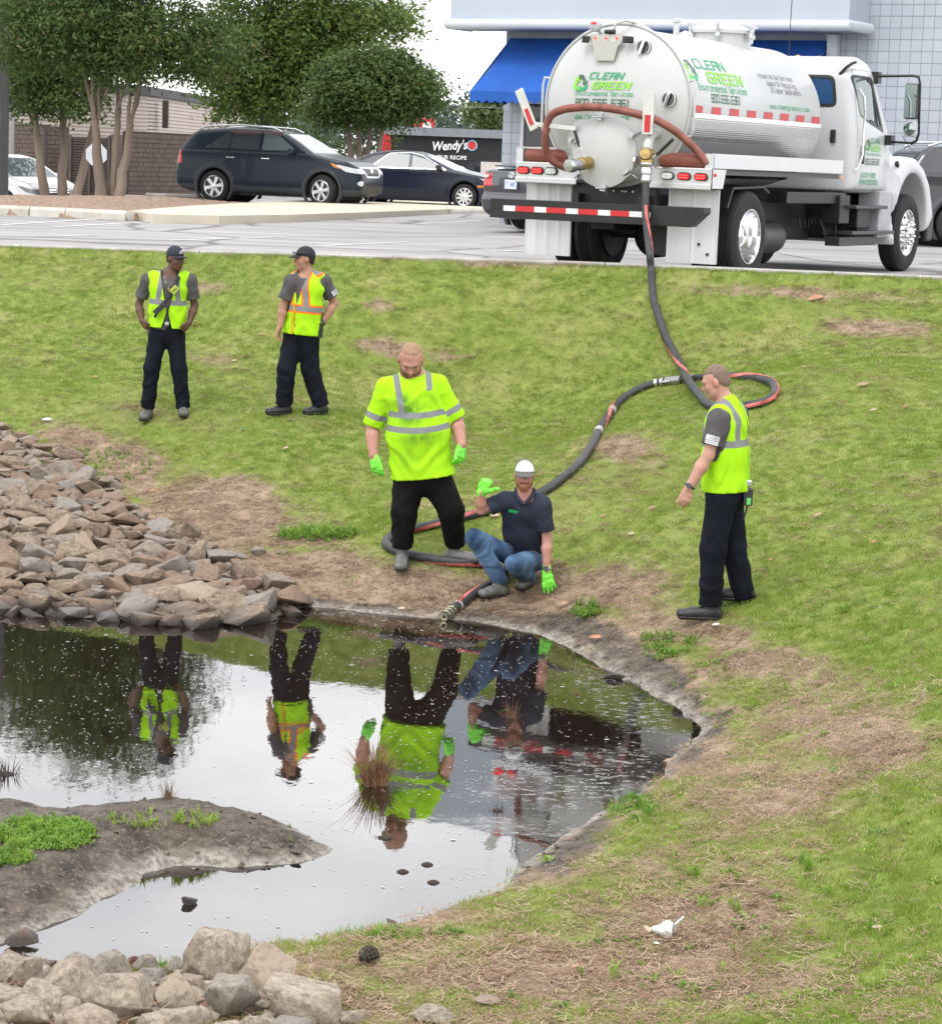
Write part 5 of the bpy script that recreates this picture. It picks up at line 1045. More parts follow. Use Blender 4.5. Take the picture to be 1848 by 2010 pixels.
ph = polysd(hood, x_ + 0 * z_, z_ + 0 * x_)[:, None, :]; d_hood = smx(ph, Yg - (.80 - np.clip(Xg - 5.2, 0, 9) * .05), .2)
fen = [(5.02, .80), (4.98, 1.05), (5.06, 1.30), (5.25, 1.47), (5.5, 1.56), (5.85, 1.55), (6.2, 1.42), (6.45, 1.22), (6.60, .98), (6.72, .72), (6.5, .55), (5.02, .30), (4.95, .45)]
pf = polysd(fen, x_ + 0 * z_, z_ + 0 * x_)[:, None, :]; d_fen = smx(pf, Yg - 1.20, .13)
d_ = smn(smn(d_cab, d_hood, .06), d_fen, .10)
wh_ = (np.sqrt(((Xg - 5.70) / .665) ** 2 + ((Zg - .64) / .70) ** 2) - 1) * .66; d_ = smx(d_, -(np.maximum(wh_, .70 - Yg)), .02)
cb.f = np.broadcast_to(d_, cb.f.shape).astype(np.float32).copy(); Vc, Qc = cb.mesh(); Vc = relax(Vc, Qc, 2, .5); Tc = tri(Qc)
# dark arch lining / step skirt below the door stays with the body; cut out the glass

s_hw = lambda V: .72 - np.abs(V[:, 1])
def take(V, T, sd, name, mat, parent, inset=0.):
    V, Ti, To = split(V, T, sd); v, t_ = compact(V, Ti)
    if len(t_) == 0: return V, To, None
    if inset: v = v - np.sign(v[:, 1:2]) * np.array([[0, 1, 0]]) * inset
    return V, To, link(name, npmesh(name, v, t_), mat, parent)
def rr_poly(P, r):                                                 # round a polygon's corners
    o = []; n = len(P)
    for i in range(n):
        p, a, b = np.array(P[i], float), np.array(P[i - 1], float), np.array(P[(i + 1) % n], float); u, v = (a - p) / np.linalg.norm(a - p), (b - p) / np.linalg.norm(b - p)
        for t_ in np.linspace(0, 1, 5): o.append(tuple((p + u * r) * (1 - t_) ** 2 + 2 * p * t_ * (1 - t_) + (p + v * r) * t_ ** 2))
    return o
dwin = rr_poly([(3.50, 2.56), (4.20, 2.56), (4.30, 2.45), (4.70, 1.84), (4.05, 1.94), (3.66, 2.04)], .09)
cab_glass = glass('cab_glass', (.12, .16, .16)); rear_glass = glass('rear_cab_glass', (.012, .06, .16))  # opaque panes: awning blue and brightness seen through are put into the colours
body_parts = []
side_m = np.abs
for sg in (1, -1):
    sd = np.maximum(polysd(dwin, Vc[:, 0], Vc[:, 2]), .80 - sg * Vc[:, 1]); Vc, Tc, rim_ = take(Vc, Tc, sd, 'window_seal', blackp, None)
    v = np.array([q.co for q in rim_.data.vertices]); t_ = np.array([list(q.vertices) for q in rim_.data.polygons]); bpy.data.objects.remove(rim_)
    sd2 = polysd(dwin, v[:, 0], v[:, 2]) + .030 + np.where(v[:, 0] > 4.05, .04, 0) * 1.; v2, ti, to = split(v, t_, sd2); a_, b_ = compact(v2, ti); c_, e_ = compact(v2, to)
    wn = link('door_window', npmesh('door_window', a_ - np.array([[0, sg * .012, 0]]), b_), cab_glass, truck); link('window_seal', npmesh('window_seal', c_, e_), blackp, wn)
    a0 = [p for p in ((4.22, 2.50), (4.36, 1.93))]; MB().tube([(a0[0][0], sg * (1.035), a0[0][1]), (a0[1][0], sg * 1.105, a0[1][1])], .014, 6).build('window_bar', blackp, wn)
rw = rr_poly([(-.26, 2.55), (-.80, 2.55), (-.86, 2.14), (-.26, 2.14)], .10)
for sg in (1, -1):
    P_ = [(p[0] * -sg, p[1]) for p in rw]; sd = np.maximum(polysd(P_, Vc[:, 1], Vc[:, 2]), Vc[:, 0] - 3.7)
    V_, Ti, To = split(Vc, Tc, sd); v, t_ = compact(V_, Ti); Vc, Tc = V_, To
    sd2 = polysd(P_, v[:, 1], v[:, 2]) + .04; v2, ti, to = split(v, t_, sd2); a_, b_ = compact(v2, ti); c_, e_ = compact(v2, to)
    wn = link('rear_window', npmesh('rear_window', a_ + np.array([[.01, 0, 0]]), b_), rear_glass, truck); link('window_seal', npmesh('window_seal', c_ - np.array([[.006, 0, 0]]), e_), blackp, wn)
# windscreen
ws = [(-.95, .5), (.95, .5), (.95, -.5), (-.95, -.5)]
sd = np.maximum.reduce([np.abs(Vc[:, 1]) - .88, Vc[:, 2] - 2.60, 1.92 - Vc[:, 2], 4.40 - Vc[:, 0], Vc[:, 0] - 5.05]); Vc, Tc, o = take(Vc, Tc, sd, 'windscreen', cab_glass, truck)
# door seam
dr = rr_poly([(3.56, 2.63), (4.28, 2.63), (4.82, 1.80), (4.86, 1.10), (3.58, 1.10)], .05); sd = np.maximum(np.abs(polysd(dr, Vc[:, 0], Vc[:, 2])) - .007, .8 - np.abs(Vc[:, 1])); Vc, Tc, o = take(Vc, Tc, sd, 'door_seam', PM('seam_grey', (.25, .25, .26), .6), truck)
sd = np.maximum.reduce([np.abs(Vc[:, 0] - 5.02 - .25 * (1.6 - Vc[:, 2])) - .006, 1.1 - Vc[:, 2]]); Vc, Tc, o = take(Vc, Tc, sd, 'hood_seam', PM('seam_grey', (.25, .25, .26)), truck)
v, t_ = compact(Vc, Tc); link('cab_body', npmesh('cab_body', v, t_), tw, truck)
mb = MB(); mb.tube([(3.50, -.86, 2.56), (3.49, -.95, 2.65), (3.52, -1.01, 2.70), (3.60, -1.03, 2.72)], .022, 6); mb.build('roof_gutter', blackp, truck, smooth=60)
mb = MB(); mb.box((3.462, -.83, 1.77), (.03, .075, .17)); mb.build('cab_vent', blackp, truck, bevel=.03)
mb = MB(); mb.tube([(3.52, -1.13, 2.38), (3.55, -1.19, 2.28), (3.58, -1.20, 2.1), (3.60, -1.20, 1.55), (3.56, -1.17, 1.38), (3.53, -1.14, 1.34)], .017, 8); mb.build('grab_handle', chrome, truck, smooth=60)
mb = MB(); mb.lathe([(.0, 0), (.07, 0), (.07, .03), (.05, .045), (0, .05)], (3.72, -1.12, 1.52), (0, -1, 0), 14); o = mb.build('door_handle', blackp, truck, smooth=40); o.scale = (.55, 1, 1); o.location = (3.72 * .45, 0, 0)
mb = MB(); mb.box((3.72, -1.165, 1.55), (.05, .03, .24)); mb.build('door_handle', blackp, truck, bevel=.012)
for x_m in (4.15, ): 
    for y in (-.75, -.3, 0, .3, .75): MB().lathe([(.06, 0), (.055, .04), (.02, .065), (0, .07)], (x_m + .05, y, 2.765 - abs(y) * .03), (0, 0, 1), 12).build('roof_marker_lamp', amber, truck, smooth=40)
# mirrors
for sg in (-1, 1):
    mb = MB(); mb.box((4.36, sg * 1.05, 2.56), (.13, .10, .15)); mb.box((4.80, sg * 1.13, 1.76), (.16, .10, .13)); mb.tube([(4.38, sg * 1.08, 2.58), (4.48, sg * 1.5, 2.60), (4.50, sg * 1.58, 2.585), (4.51, sg * 1.60, 2.50), (4.58, sg * 1.60, 1.85), (4.60, sg * 1.57, 1.76), (4.62, sg * 1.5, 1.73), (4.80, sg * 1.12, 1.74)], .018, 8)
    ma = mb.build('mirror_arm', blackp, truck, smooth=50)
    mb = MB(); mb.box((4.52, sg * 1.50, 2.27), (.09, .19, .47)); mh = mb.build('mirror_housing', PM('mirror_shell', (.03, .03, .032), .3), truck, bevel=.035); MB().box((4.472, sg * 1.50, 2.27), (.004, .16, .43)).build('mirror_glass', PM('mirror_silver', (.30, .36, .34), .03, 1, var=.02), mh)
    mb = MB(); mb.box((4.54, sg * 1.50, 1.91), (.09, .19, .20)); mh = mb.build('mirror_housing', PM('mirror_shell_pale', (.45, .46, .47), .3), truck, bevel=.04); MB().lathe([(.085, 0), (.06, .02), (0, .03)], (4.497, sg * 1.50, 1.91), (-1, 0, 0), 20).build('mirror_glass', PM('mirror_silver', (.30, .36, .34), .03, 1), mh)
# hood latch, bumper, steps, tanks
MB().box((5.22, -1.12, 1.42), (.16, .05, .05), 0, Matrix.Rotation(.9, 3, 'Y')).build('hood_latch', blackp, truck, bevel=.01)
mb = MB(); mb.box((6.68, 0, .62), (.18, 2.3, .34)); mb.build('front_bumper', chrome, truck, bevel=.05); MB().box((6.62, -1.12, .62), (.26, .10, .42)).build('bumper_end', blackp, truck, bevel=.03)
MB().box((6.70, 0, 1.15), (.10, .9, .5)).build('grille', PM('grille_chrome', (.4, .4, .4), .3, 1), truck, bevel=.03)
for sg in (-1, 1):
    mb = MB(); mb.box((3.98, sg * 1.13, .875), (1.22, .22, .045)); mb.box((4.05, sg * 1.15, .545), (1.62, .22, .045)); mb.box((3.9, sg * 1.0, .43), (1.4, .2, .12)); mb.build('cab_step', PM('step_dark', (.05, .055, .06), .45, .4), truck, bevel=.008)
    mb = MB(); mb.box((4.75, sg * 1.00, .78), (.5, .30, .62)); mb.build('step_skirt', PM('skirt_grey', (.36, .37, .38), .5), truck, bevel=.02)
    mb = MB(); mb.box((4.1, sg * .98, .74), (.5, .22, .30)); mb.build('battery_box', blk_, truck, bevel=.02)
mb = MB(); mb.box((2.43, -.93, .98), (2.05, .26, .14)); mb.box((3.30, -.98, .84), (.36, .26, .36)); mb.build('tool_bracket', blk_, truck, bevel=.01)
MB().lathe([(.0, 0), (.19, .0), (.2, .02), (.2, .96), (.19, .98), (0, .98)], (1.1, -.62, .48), (1, 0, 0), 24).build('air_tank', PM('dirty_tank', (.045, .042, .04), .5, var=.4, vs=8), truck, smooth=40)
MB().lathe([(.0, 0), (.3, .0), (.3, .9), (0, .9)], (2.3, .72, .62), (1, 0, 0), 24).build('fuel_tank', blk_, truck, smooth=40)
mb = MB(); mb.box((2.2, 0, .68), (2.6, 1.1, .5)); mb.box((4.4, 0, .8), (1.8, 1.5, .6)); mb.box((5.4, 0, .62), (1.4, 1.2, .4)); mb.build('underframe', blk_, truck)
MB().tube([(5.70, -.95, .525), (5.70, .95, .525)], .08, 10).build('front_axle', blk_, truck)
mb = MB()
for x in np.linspace(2.1, 3.6, 12): mb.tube([(x, -.86 + .02 * math.sin(x * 9), .72), (x + .1, -.84, .62 + .03 * math.sin(x * 7))], .012, 5)
mb.tube([(3.0, -.9, .7), (3.15, -.95, .42), (3.3, -.96, .38), (3.5, -.93, .45), (3.55, -.9, .7)], .012, 6); mb.build('air_lines', blk_, truck)
mb = MB(); mb.prism([(-.66, .86), (-.50, 1.09), (.42, 1.115), (.60, 1.05), (.62, 1.02), (.40, 1.09), (-.48, 1.065), (-.62, .85)], -1.15, -.62, lambda u, v, w_: (u, w_, v)); mb.build('wheel_guard', blk_, truck)
MB().tube([(2.98, -.35, 2.7), (3.0, -.35, 3.9)], .006, 5).build('aerial', blackp, truck)
# ---------------------------------------------------------------- lettering
grn = PM('logo_green', (.015, .33, .13), .4, var=.05); lime = PM('logo_lime', (.22, .62, .03), .4, var=.05); dkg = PM('logo_dark', (.06, .085, .06), .4, var=.05); drk = PM('text_dark_green', (.02, .12, .05), .4); gry = PM('text_grey', (.16, .16, .18), .5)
def on_end(y0, z0):
    def fn(u, v):
        y, z = y0 - u, z0 + v; return (headx(y, z) - .012, y, z)
    return fn
def on_side(x0, z0):                                               # right flank of the tank, v measured along the skin
    a0 = math.acos((z0 - ZT) / R_T)
    def fn(u, v): a = a0 - v / R_T; return (x0 + u, -(R_T + .006) * math.sin(a), ZT + (R_T + .006) * math.cos(a))
    return fn
def on_door(x0, z0): return lambda u, v: (x0 + u, -1.152 + np.clip(z0 + v - 1.8, 0, 1) * .13 + np.clip(x0 + u - 4.2, 0, 9) * .10, z0 + v)
def recycle(fnf, x, z, s):
    """triangle of three folded arrows"""
    for k, mt in enumerate((dkg, grn, lime)):
        a = PI / 2 - k * 2 * PI / 3; c, s_ = math.cos(a - PI / 2), math.sin(a - PI / 2)
        P = [(-.30, .16), (-.16, .50), (.16, .50), (.36, .14), (.48, .20), (.40, -.12), (.08, .0), (.20, .05), (.06, .30), (-.06, .30), (-.14, .06)]
        mb = MB(); V = [fnf(x + s * (p[0] * c - p[1] * s_), z + s * (p[0] * s_ + p[1] * c)) for p in P]; mb.add(V, [(0, 1, 9, 10), (1, 2, 8, 9), (2, 3, 7, 8), (3, 4, 5), (3, 5, 7), (5, 6, 7)]); mb.build('recycling_arrow', mt, truck)
e = on_end(0, 0)
recycle(lambda u, v: e(u, v), -.385, 2.19, .20)
lettering('lettering', 'CLEAN', .066, on_end(.275, 2.25), grn, truck, slant=.35, fit=.44, th=.2); lettering('lettering', 'GREEN', .07, on_end(.225, 2.14), lime, truck, slant=.35, fit=.49, th=.24)
lettering('lettering', 'Environmental Services', .048, on_end(.445, 2.06), grn, truck, fit=.74, th=.14); lettering('lettering', '800.656.6361', .078, on_end(.435, 1.94), drk, truck, fit=.70, th=.17); lettering('lettering', 'www.cleangreennc.com', .05, on_end(.44, 1.80), grn, truck, fit=.70, th=.16)
f = on_side(0, 1.97)
g = lambda z: on_side(0, z)
recycle(lambda u, v: on_side(0, 2.36)(u, v - 2.36), -1.02, 2.37, .30)
lettering('lettering', 'CLEAN', .118, on_side(-.82, 2.42), grn, truck, slant=.05, fit=.90, th=.17); lettering('lettering', 'GREEN', .118, on_side(-.58, 2.27), lime, truck, slant=.0, fit=1.06, th=.22)
lettering('lettering', 'Environmental Services', .07, on_side(-.93, 2.17), grn, truck, fit=1.42, th=.14); lettering('lettering', '800.656.6361', .088, on_side(-.60, 2.045), drk, truck, fit=.86, th=.15)
lettering('lettering', 'Industrial Vac Services', .058, on_side(1.02, 2.40), gry, truck, fit=1.12, th=.15); lettering('lettering', 'Waste Oil Recycling', .058, on_side(1.22, 2.315), gry, truck, fit=.95, th=.15); lettering('lettering', 'Oil Water Separators', .058, on_side(1.28, 2.235), gry, truck, fit=.98, th=.15)
lettering('lettering', 'www.cleangreennc.com', .05, on_side(1.16, 2.045), grn, truck, fit=1.32, th=.15)
recycle(lambda u, v: on_door(0, 0)(u, v), 3.93, 1.67, .16)
lettering('lettering', 'CLEAN', .065, on_door(4.03, 1.70), grn, truck, fit=.42, th=.2, slant=.1); lettering('lettering', 'GREEN', .065, on_door(4.08, 1.605), lime, truck, fit=.46, th=.24); lettering('lettering', 'Environmental Services', .036, on_door(3.88, 1.545), grn, truck, fit=.66, th=.17); lettering('lettering', '800.656.6361', .068, on_door(3.87, 1.43), drk, truck, fit=.64, th=.2)
lettering('lettering', 'US DOT# 1123802', .055, on_door(3.72, 1.26), grn, truck, fit=.62, th=.2); lettering('lettering', 'EPA# NCR000148559', .055, on_door(3.70, 1.17), grn, truck, fit=.74, th=.2)
# ---------------------------------------------------------------- ribbed red suction hose looped over the hooks (lies on the truck, not fixed to it)
TM = Matrix.Translation(Vector(TO)) @ Matrix.Rotation(PI / 2 - TA, 4, 'Z')
def spline(P, n):
    P = np.array(P, float); P = np.vstack([2 * P[0] - P[1], P, 2 * P[-1] - P[-2]]); out = []
    m = len(P) - 3; k = max(2, n // m)
    for i in range(m):
        p0, p1, p2, p3 = P[i:i + 4]
        for t_ in np.linspace(0, 1, k, endpoint=False): out.append(.5 * ((2 * p1) + (-p0 + p2) * t_ + (2 * p0 - 5 * p1 + 4 * p2 - p3) * t_ ** 2 + (-p0 + 3 * p1 - 3 * p2 + p3) * t_ ** 3))
    out.append(P[-2]); return np.array(out)
def resample(P, step):
    d = np.r_[0, np.cumsum(np.linalg.norm(np.diff(P, axis=0), axis=1))]; s_ = np.arange(0, d[-1], step); return np.stack([np.interp(s_, d, P[:, i]) for i in range(3)], 1)
# ================================================================ PARKED CARS
tyre_m = rub; alloy = PM('alloy_wheel', (.62, .63, .65), .28, .9, var=.05); darkrim = PM('dark_alloy', (.10, .10, .11), .35, .6)
head_l = PM('headlamp_lens', (.55, .58, .60), .08, var=.15, vs=9, coat=.8); tail_l = PM('tail_lens_red', (.50, .008, .012), .15, coat=.6); amb_l = PM('indicator_amber', (.60, .18, .03), .2, coat=.5)
def wheel(x, y, sgn, R, w_, nsp, parent, rimmat, backmat=None, steer=0.):
    h = empty('wheel', (x, y, R)); h.parent = parent; h.rotation_euler = (0, 0, steer); ax = (0, sgn, 0)
    mb = MB(); mb.lathe([(R * .66, -w_ / 2), (R * .8, -w_ / 2 - .006), (R * .95, -w_ / 2 + .008), (R, -w_ / 2 + .035), (R, w_ / 2 - .035), (R * .95, w_ / 2 - .008), (R * .8, w_ / 2 + .006), (R * .66, w_ / 2)], (0, 0, 0), ax, 40, close=False); mb.build('tyre', tyre_m, h, smooth=30)
    mb = MB(); mb.lathe([(R * .68, w_ / 2 - .002), (R * .64, w_ / 2 + .004), (R * .61, w_ / 2 - .01), (R * .58, w_ / 2 - .06), (.0, w_ / 2 - .065)], (0, 0, 0), ax, 40, close=False); mb.build('rim_barrel', backmat or darkrim, h, smooth=30)
    mb = MB(); mb.lathe([(R * .69, w_ / 2 - .0), (R * .66, w_ / 2 + .008), (R * .61, w_ / 2 + .0), (R * .605, w_ / 2 - .012)], (0, 0, 0), ax, 40, close=False); mb.lathe([(.075, w_ / 2 - .04), (.07, w_ / 2 - .01), (.04, w_ / 2), (0, w_ / 2)], (0, 0, 0), ax, 16, close=False)
    for k in range(nsp):
        a = 2 * PI * k / nsp + .2; c, s = math.cos(a), math.sin(a); d = (-s, c); V = []
        for r, wd, o in ((.05, .030, -.004), (R * .62, .042 if nsp < 8 else .022, -.006)):
            for q in (-1, 1):
                for dp in (0, -.03): V.append((c * r + d[0] * wd * q, sgn * (w_ / 2 + o + dp), s * r + d[1] * wd * q))
        mb.add(V, [(0, 2, 6, 4), (1, 5, 7, 3), (0, 4, 5, 1), (2, 3, 7, 6)])
    mb.build('rim', rimmat, h, smooth=35); return h
def car(name, label, group, S, paint):
    L_, W_, H_ = S['L'], S['W'], S['H']; root = empty(name, (0, 0, 0), 0, label, 'car', group)
    hh = S.get('h', .03); g = SDF((-.12, -W_ / 2 - .12, .05), (L_ + .12, W_ / 2 + .12, H_ + .1), hh); X = g.ax[0][:, None, None]; Y = np.abs(g.ax[1])[None, :, None]; Z = g.ax[2][None, None, :]
    P = polysd(S['prof'], g.ax[0][:, None] + 0 * g.ax[2][None, :], g.ax[2][None, :] + 0 * g.ax[0][:, None])[:, None, :]
    belt = S['belt']; hw = W_ / 2 - np.clip((Z - belt) / (H_ - belt), 0, 1) * S.get('tum', .2) - np.clip((.5 - Z) / .3, 0, 1) * .05 - np.clip(.7 - X, 0, 1) ** 2 * .22 - np.clip(X - (L_ - .95), 0, 2) ** 2 * .24 + .015 * np.exp(-((Z - belt + .06) / .05) ** 2)
    d = smx(P, Y - hw, .10)
    for ax_ in (S['ra'], S['fa']):
        fl = np.maximum(np.sqrt((X - ax_) ** 2 + (Z - S['R']) ** 2) - S['R'] - .12, Y - W_ / 2 - .012); d = smn(d, np.maximum(fl, W_ / 2 - .12 - Y), .04)
        d = smx(d, -np.maximum(np.sqrt((X - ax_) ** 2 + (Z - S['R']) ** 2) - S['R'] - .055, W_ / 2 - .34 - Y), .015)
    g.f = np.broadcast_to(d, g.f.shape).astype(np.float32).copy(); V, Q = g.mesh(); V = relax(V, Q, 2); T = tri(Q)
    def cutp(sd, nm, mat, par=root, inset=0.):
        nonlocal V, T
        V, T, o = take(V, T, sd, nm, mat, par, inset); return o
    def sdp(Pg): return np.maximum(polysd(Pg, V[:, 0], V[:, 2]), W_ / 2 - .42 - np.abs(V[:, 1]))
    for sg in (1, -1):
        for Pg, mt in S['windows']: cutp(np.maximum(sdp(rr_poly(Pg, .03)), -sg * V[:, 1]), 'side_window', mt)
        for Pg in S.get('doors', []): cutp(np.maximum.reduce([np.abs(polysd(Pg, V[:, 0], V[:, 2])) - .007, W_ / 2 - .3 - np.abs(V[:, 1]), -sg * V[:, 1]]), 'door_seam', blackp)
    a, b, zl, zh = S['wind']; cutp(np.maximum.reduce([a - V[:, 0], V[:, 0] - b, zl - V[:, 2], V[:, 2] - zh, np.abs(V[:, 1]) - (W_ / 2 - .17 - np.clip(V[:, 2] - belt, 0, 1) * .38)]), 'windscreen', S['wglass'])
    a, b, zl, zh = S['rearg']; cutp(np.maximum.reduce([a - V[:, 0], V[:, 0] - b, zl - V[:, 2], V[:, 2] - zh, np.abs(V[:, 1]) - (W_ / 2 - .2 - np.clip(V[:, 2] - belt, 0, 1) * .38)]), 'rear_window', S['gl'])
    for nm, fn, mt in S['regions']:
        for sg in (1, -1): cutp(np.maximum(fn(V), -sg * V[:, 1]), nm, mt)
    for nm, fn, mt in S.get('mid', []): cutp(fn(V), nm, mt)
    v, t_ = compact(V, T); link('body', npmesh('body', v, t_), paint, root)
    MB().box((L_ / 2, 0, .30), (L_ - 1.1, W_ - .5, .22)).build('underbody', blackp, root)
    for ax_ in (S['ra'], S['fa']): MB().lathe([(0, 0), (S['R'] + .06, 0), (S['R'] + .06, W_ - .66), (0, W_ - .66)], (ax_, -(W_ - .66) / 2, S['R']), (0, 1, 0), 24).build('wheel_well', PM('well_black', (.006, .006, .006), .9), root)
    for sg in (1, -1):
        wheel(S['ra'], sg * (W_ / 2 - .115), sg, S['R'], .22, S['nsp'], root, S['rim'], S.get('rimb')); wheel(S['fa'], sg * (W_ / 2 - .115), sg, S['R'], .22, S['nsp'], root, S['rim'], S.get('rimb'), S.get('steer', 0))
        x, z = S['mirror']; mb = MB(); mb.box((x, sg * (W_ / 2 + .09), z), (.13, .20, .14)); m_ = mb.build('mirror', S.get('mirm', paint), root, bevel=.04); MB().box((x - .01, sg * (W_ / 2 - .01), z - .07), (.06, .10, .05)).build('mirror_foot', blackp, m_)
        for x in S['handles']: MB().box((x, sg * (W_ / 2 - .0), S['hz']), (.20, .045, .035)).build('door_handle', S['hmat'], root, bevel=.01)
    return root
def place(o, P, heading): o.location = P; o.rotation_euler = (0, 0, heading)
navy = PM('navy_paint', (.006, .014, .026), .36, .0, var=.1, vs=1, coat=.22, spec=.3, dirt=.04); navy2 = PM('dark_blue_paint', (.008, .012, .030), .34, .0, var=.1, vs=1, coat=.25, spec=.35); greyp = PM('charcoal_paint', (.045, .048, .055), .25, .5, var=.06, coat=.9); whitep_ = PM('pearl_white_paint', (.62, .62, .63), .25, var=.02, coat=.8); silv = PM('silver_paint', (.5, .5, .52), .3, .6, coat=.6); dkg_ = PM('graphite_paint', (.035, .037, .042), .25, .5, coat=.9)
gl_d = glass('tinted_glass', (.045, .05, .055)); gl_l = glass('clear_car_glass', (.09, .115, .12)); gl_w = glass('windscreen_glass', (.13, .17, .18)); clad = PM('grey_cladding', (.03, .034, .038), .6)
X_ = lambda V: V[:, 0]; Z_ = lambda V: V[:, 2]; AY = lambda V: np.abs(V[:, 1])
suvS = dict(L=4.685, W=1.885, H=1.70, belt=1.20, ra=1.05, fa=3.75, R=.36, nsp=6, rim=alloy, wglass=gl_w, gl=gl_d, tum=.22,
    prof=[(.14, .30), (.02, .42), (.0, .72), (.06, .98), (.12, 1.18), (.40, 1.54), (.58, 1.63), (1.4, 1.695), (2.3, 1.68), (2.75, 1.60), (3.1, 1.42), (3.52, 1.17), (3.75, 1.12), (4.3, 1.03), (4.52, .92), (4.64, .78), (4.68, .52), (4.62, .32), (4.4, .24), (.4, .24)],
    windows=[([(.80, 1.23), (1.28, 1.56), (1.44, 1.58), (1.38, 1.23)], gl_d), ([(1.42, 1.23), (1.48, 1.585), (2.14, 1.59), (2.16, 1.22)], gl_d), ([(2.24, 1.22), (2.24, 1.59), (2.62, 1.55), (3.02, 1.28), (3.02, 1.22)], gl_l)],
    doors=[[(1.34, 1.2), (1.20, .75), (1.50, .42), (2.18, .42), (2.19, 1.22)], [(2.20, 1.22), (2.19, .42), (3.08, .42), (3.15, 1.18)]],
    wind=(2.66, 3.50, 1.20, 1.63), rearg=(-.1, .50, 1.16, 1.56),
    regions=[('headlamp', lambda V: np.maximum(polysd([(4.02, .97), (4.62, .86), (4.64, .76), (4.30, .80)], X_(V), Z_(V)), .52 - AY(V)), head_l), ('indicator', lambda V: np.maximum(polysd([(3.92, 1.0), (4.04, .97), (4.2, .85), (4.02, .90)], X_(V), Z_(V)), .6 - AY(V)), amb_l),
             ('tail_lamp', lambda V: np.maximum.reduce([X_(V) - .20, .86 - Z_(V), Z_(V) - 1.16, .60 - AY(V)]), tail_l), ('fog_lamp', lambda V: np.maximum(np.sqrt((AY(V) - .72) ** 2 + (Z_(V) - .55) ** 2) - .06, 4.2 - X_(V)), head_l),
             ('wheel_arch_trim', lambda V: np.maximum.reduce([np.minimum(np.sqrt((X_(V) - 1.05) ** 2 + (Z_(V) - .36) ** 2), np.sqrt((X_(V) - 3.75) ** 2 + (Z_(V) - .36) ** 2)) - .485, .6 - AY(V), Z_(V) - .9]), clad), ('sill_cladding', lambda V: np.maximum(Z_(V) - .40, .3 - AY(V)), clad)],
    mid=[('grille', lambda V: np.maximum.reduce([AY(V) - .44 - (Z_(V) - .8) * .9, np.abs(Z_(V) - .80) - .085, 4.3 - X_(V)]), blackp), ('grille_surround', lambda V: np.maximum.reduce([AY(V) - .50 - (Z_(V) - .8) * .9, np.abs(Z_(V) - .80) - .12, 4.3 - X_(V)]), chrome), ('bumper_intake', lambda V: np.maximum.reduce([AY(V) - .55, np.abs(Z_(V) - .43) - .10, 4.3 - X_(V)]), blackp)],
    mirror=(3.02, 1.20), handles=(1.46, 2.34), hz=1.03, hmat=chrome, steer=-.28, mirm=navy)
suv = car('sport_utility_vehicle', 'dark blue sport utility vehicle with roof rails and silver wheels beside the concrete pad', 'cars in the parking lot', suvS, navy)
for sg in (1, -1): MB().tube([(.55, sg * .66, 1.64), (.75, sg * .665, 1.715), (1.6, sg * .67, 1.755), (2.4, sg * .665, 1.72), (2.62, sg * .66, 1.64)], .022, 8).build('roof_rail', alloy, suv, smooth=60)
MB().lathe([(0, 0), (.075, 0), (.075, .02), (0, .025)], (4.60, 0, .82), (1, 0, .2), 16).build('round_badge', chrome, suv)
MB().box((.98 + 2.0, -1.06, 1.19), (.06, .012, .03)).build('mirror_indicator', head_l, suv)
for x0, x1 in ((1.42, 2.18), (2.24, 2.75)): MB().box(((x0 + x1) / 2, -.83, 1.60), (x1 - x0, .03, .045)).build('window_deflector', PM('smoked_red_brown', (.10, .035, .03), .3), suv)
MB().tube([(.45, 0, 1.6), (.30, 0, 1.80)], .006, 4).build('aerial', blackp, suv)
be = math.radians(18); Pw = atY(408.9, 380.4, 58.2); hd = np.array([math.cos(be), -math.sin(be)]); lf_ = np.array([math.sin(be), math.cos(be)]); o2 = Pw[:2] - hd * 1.05 + lf_ * (.94)
suv.scale = (1.035, 1.035, 1.06); place(suv, (o2[0] + .10, o2[1], float(lotz(*o2)) + .01), -be)
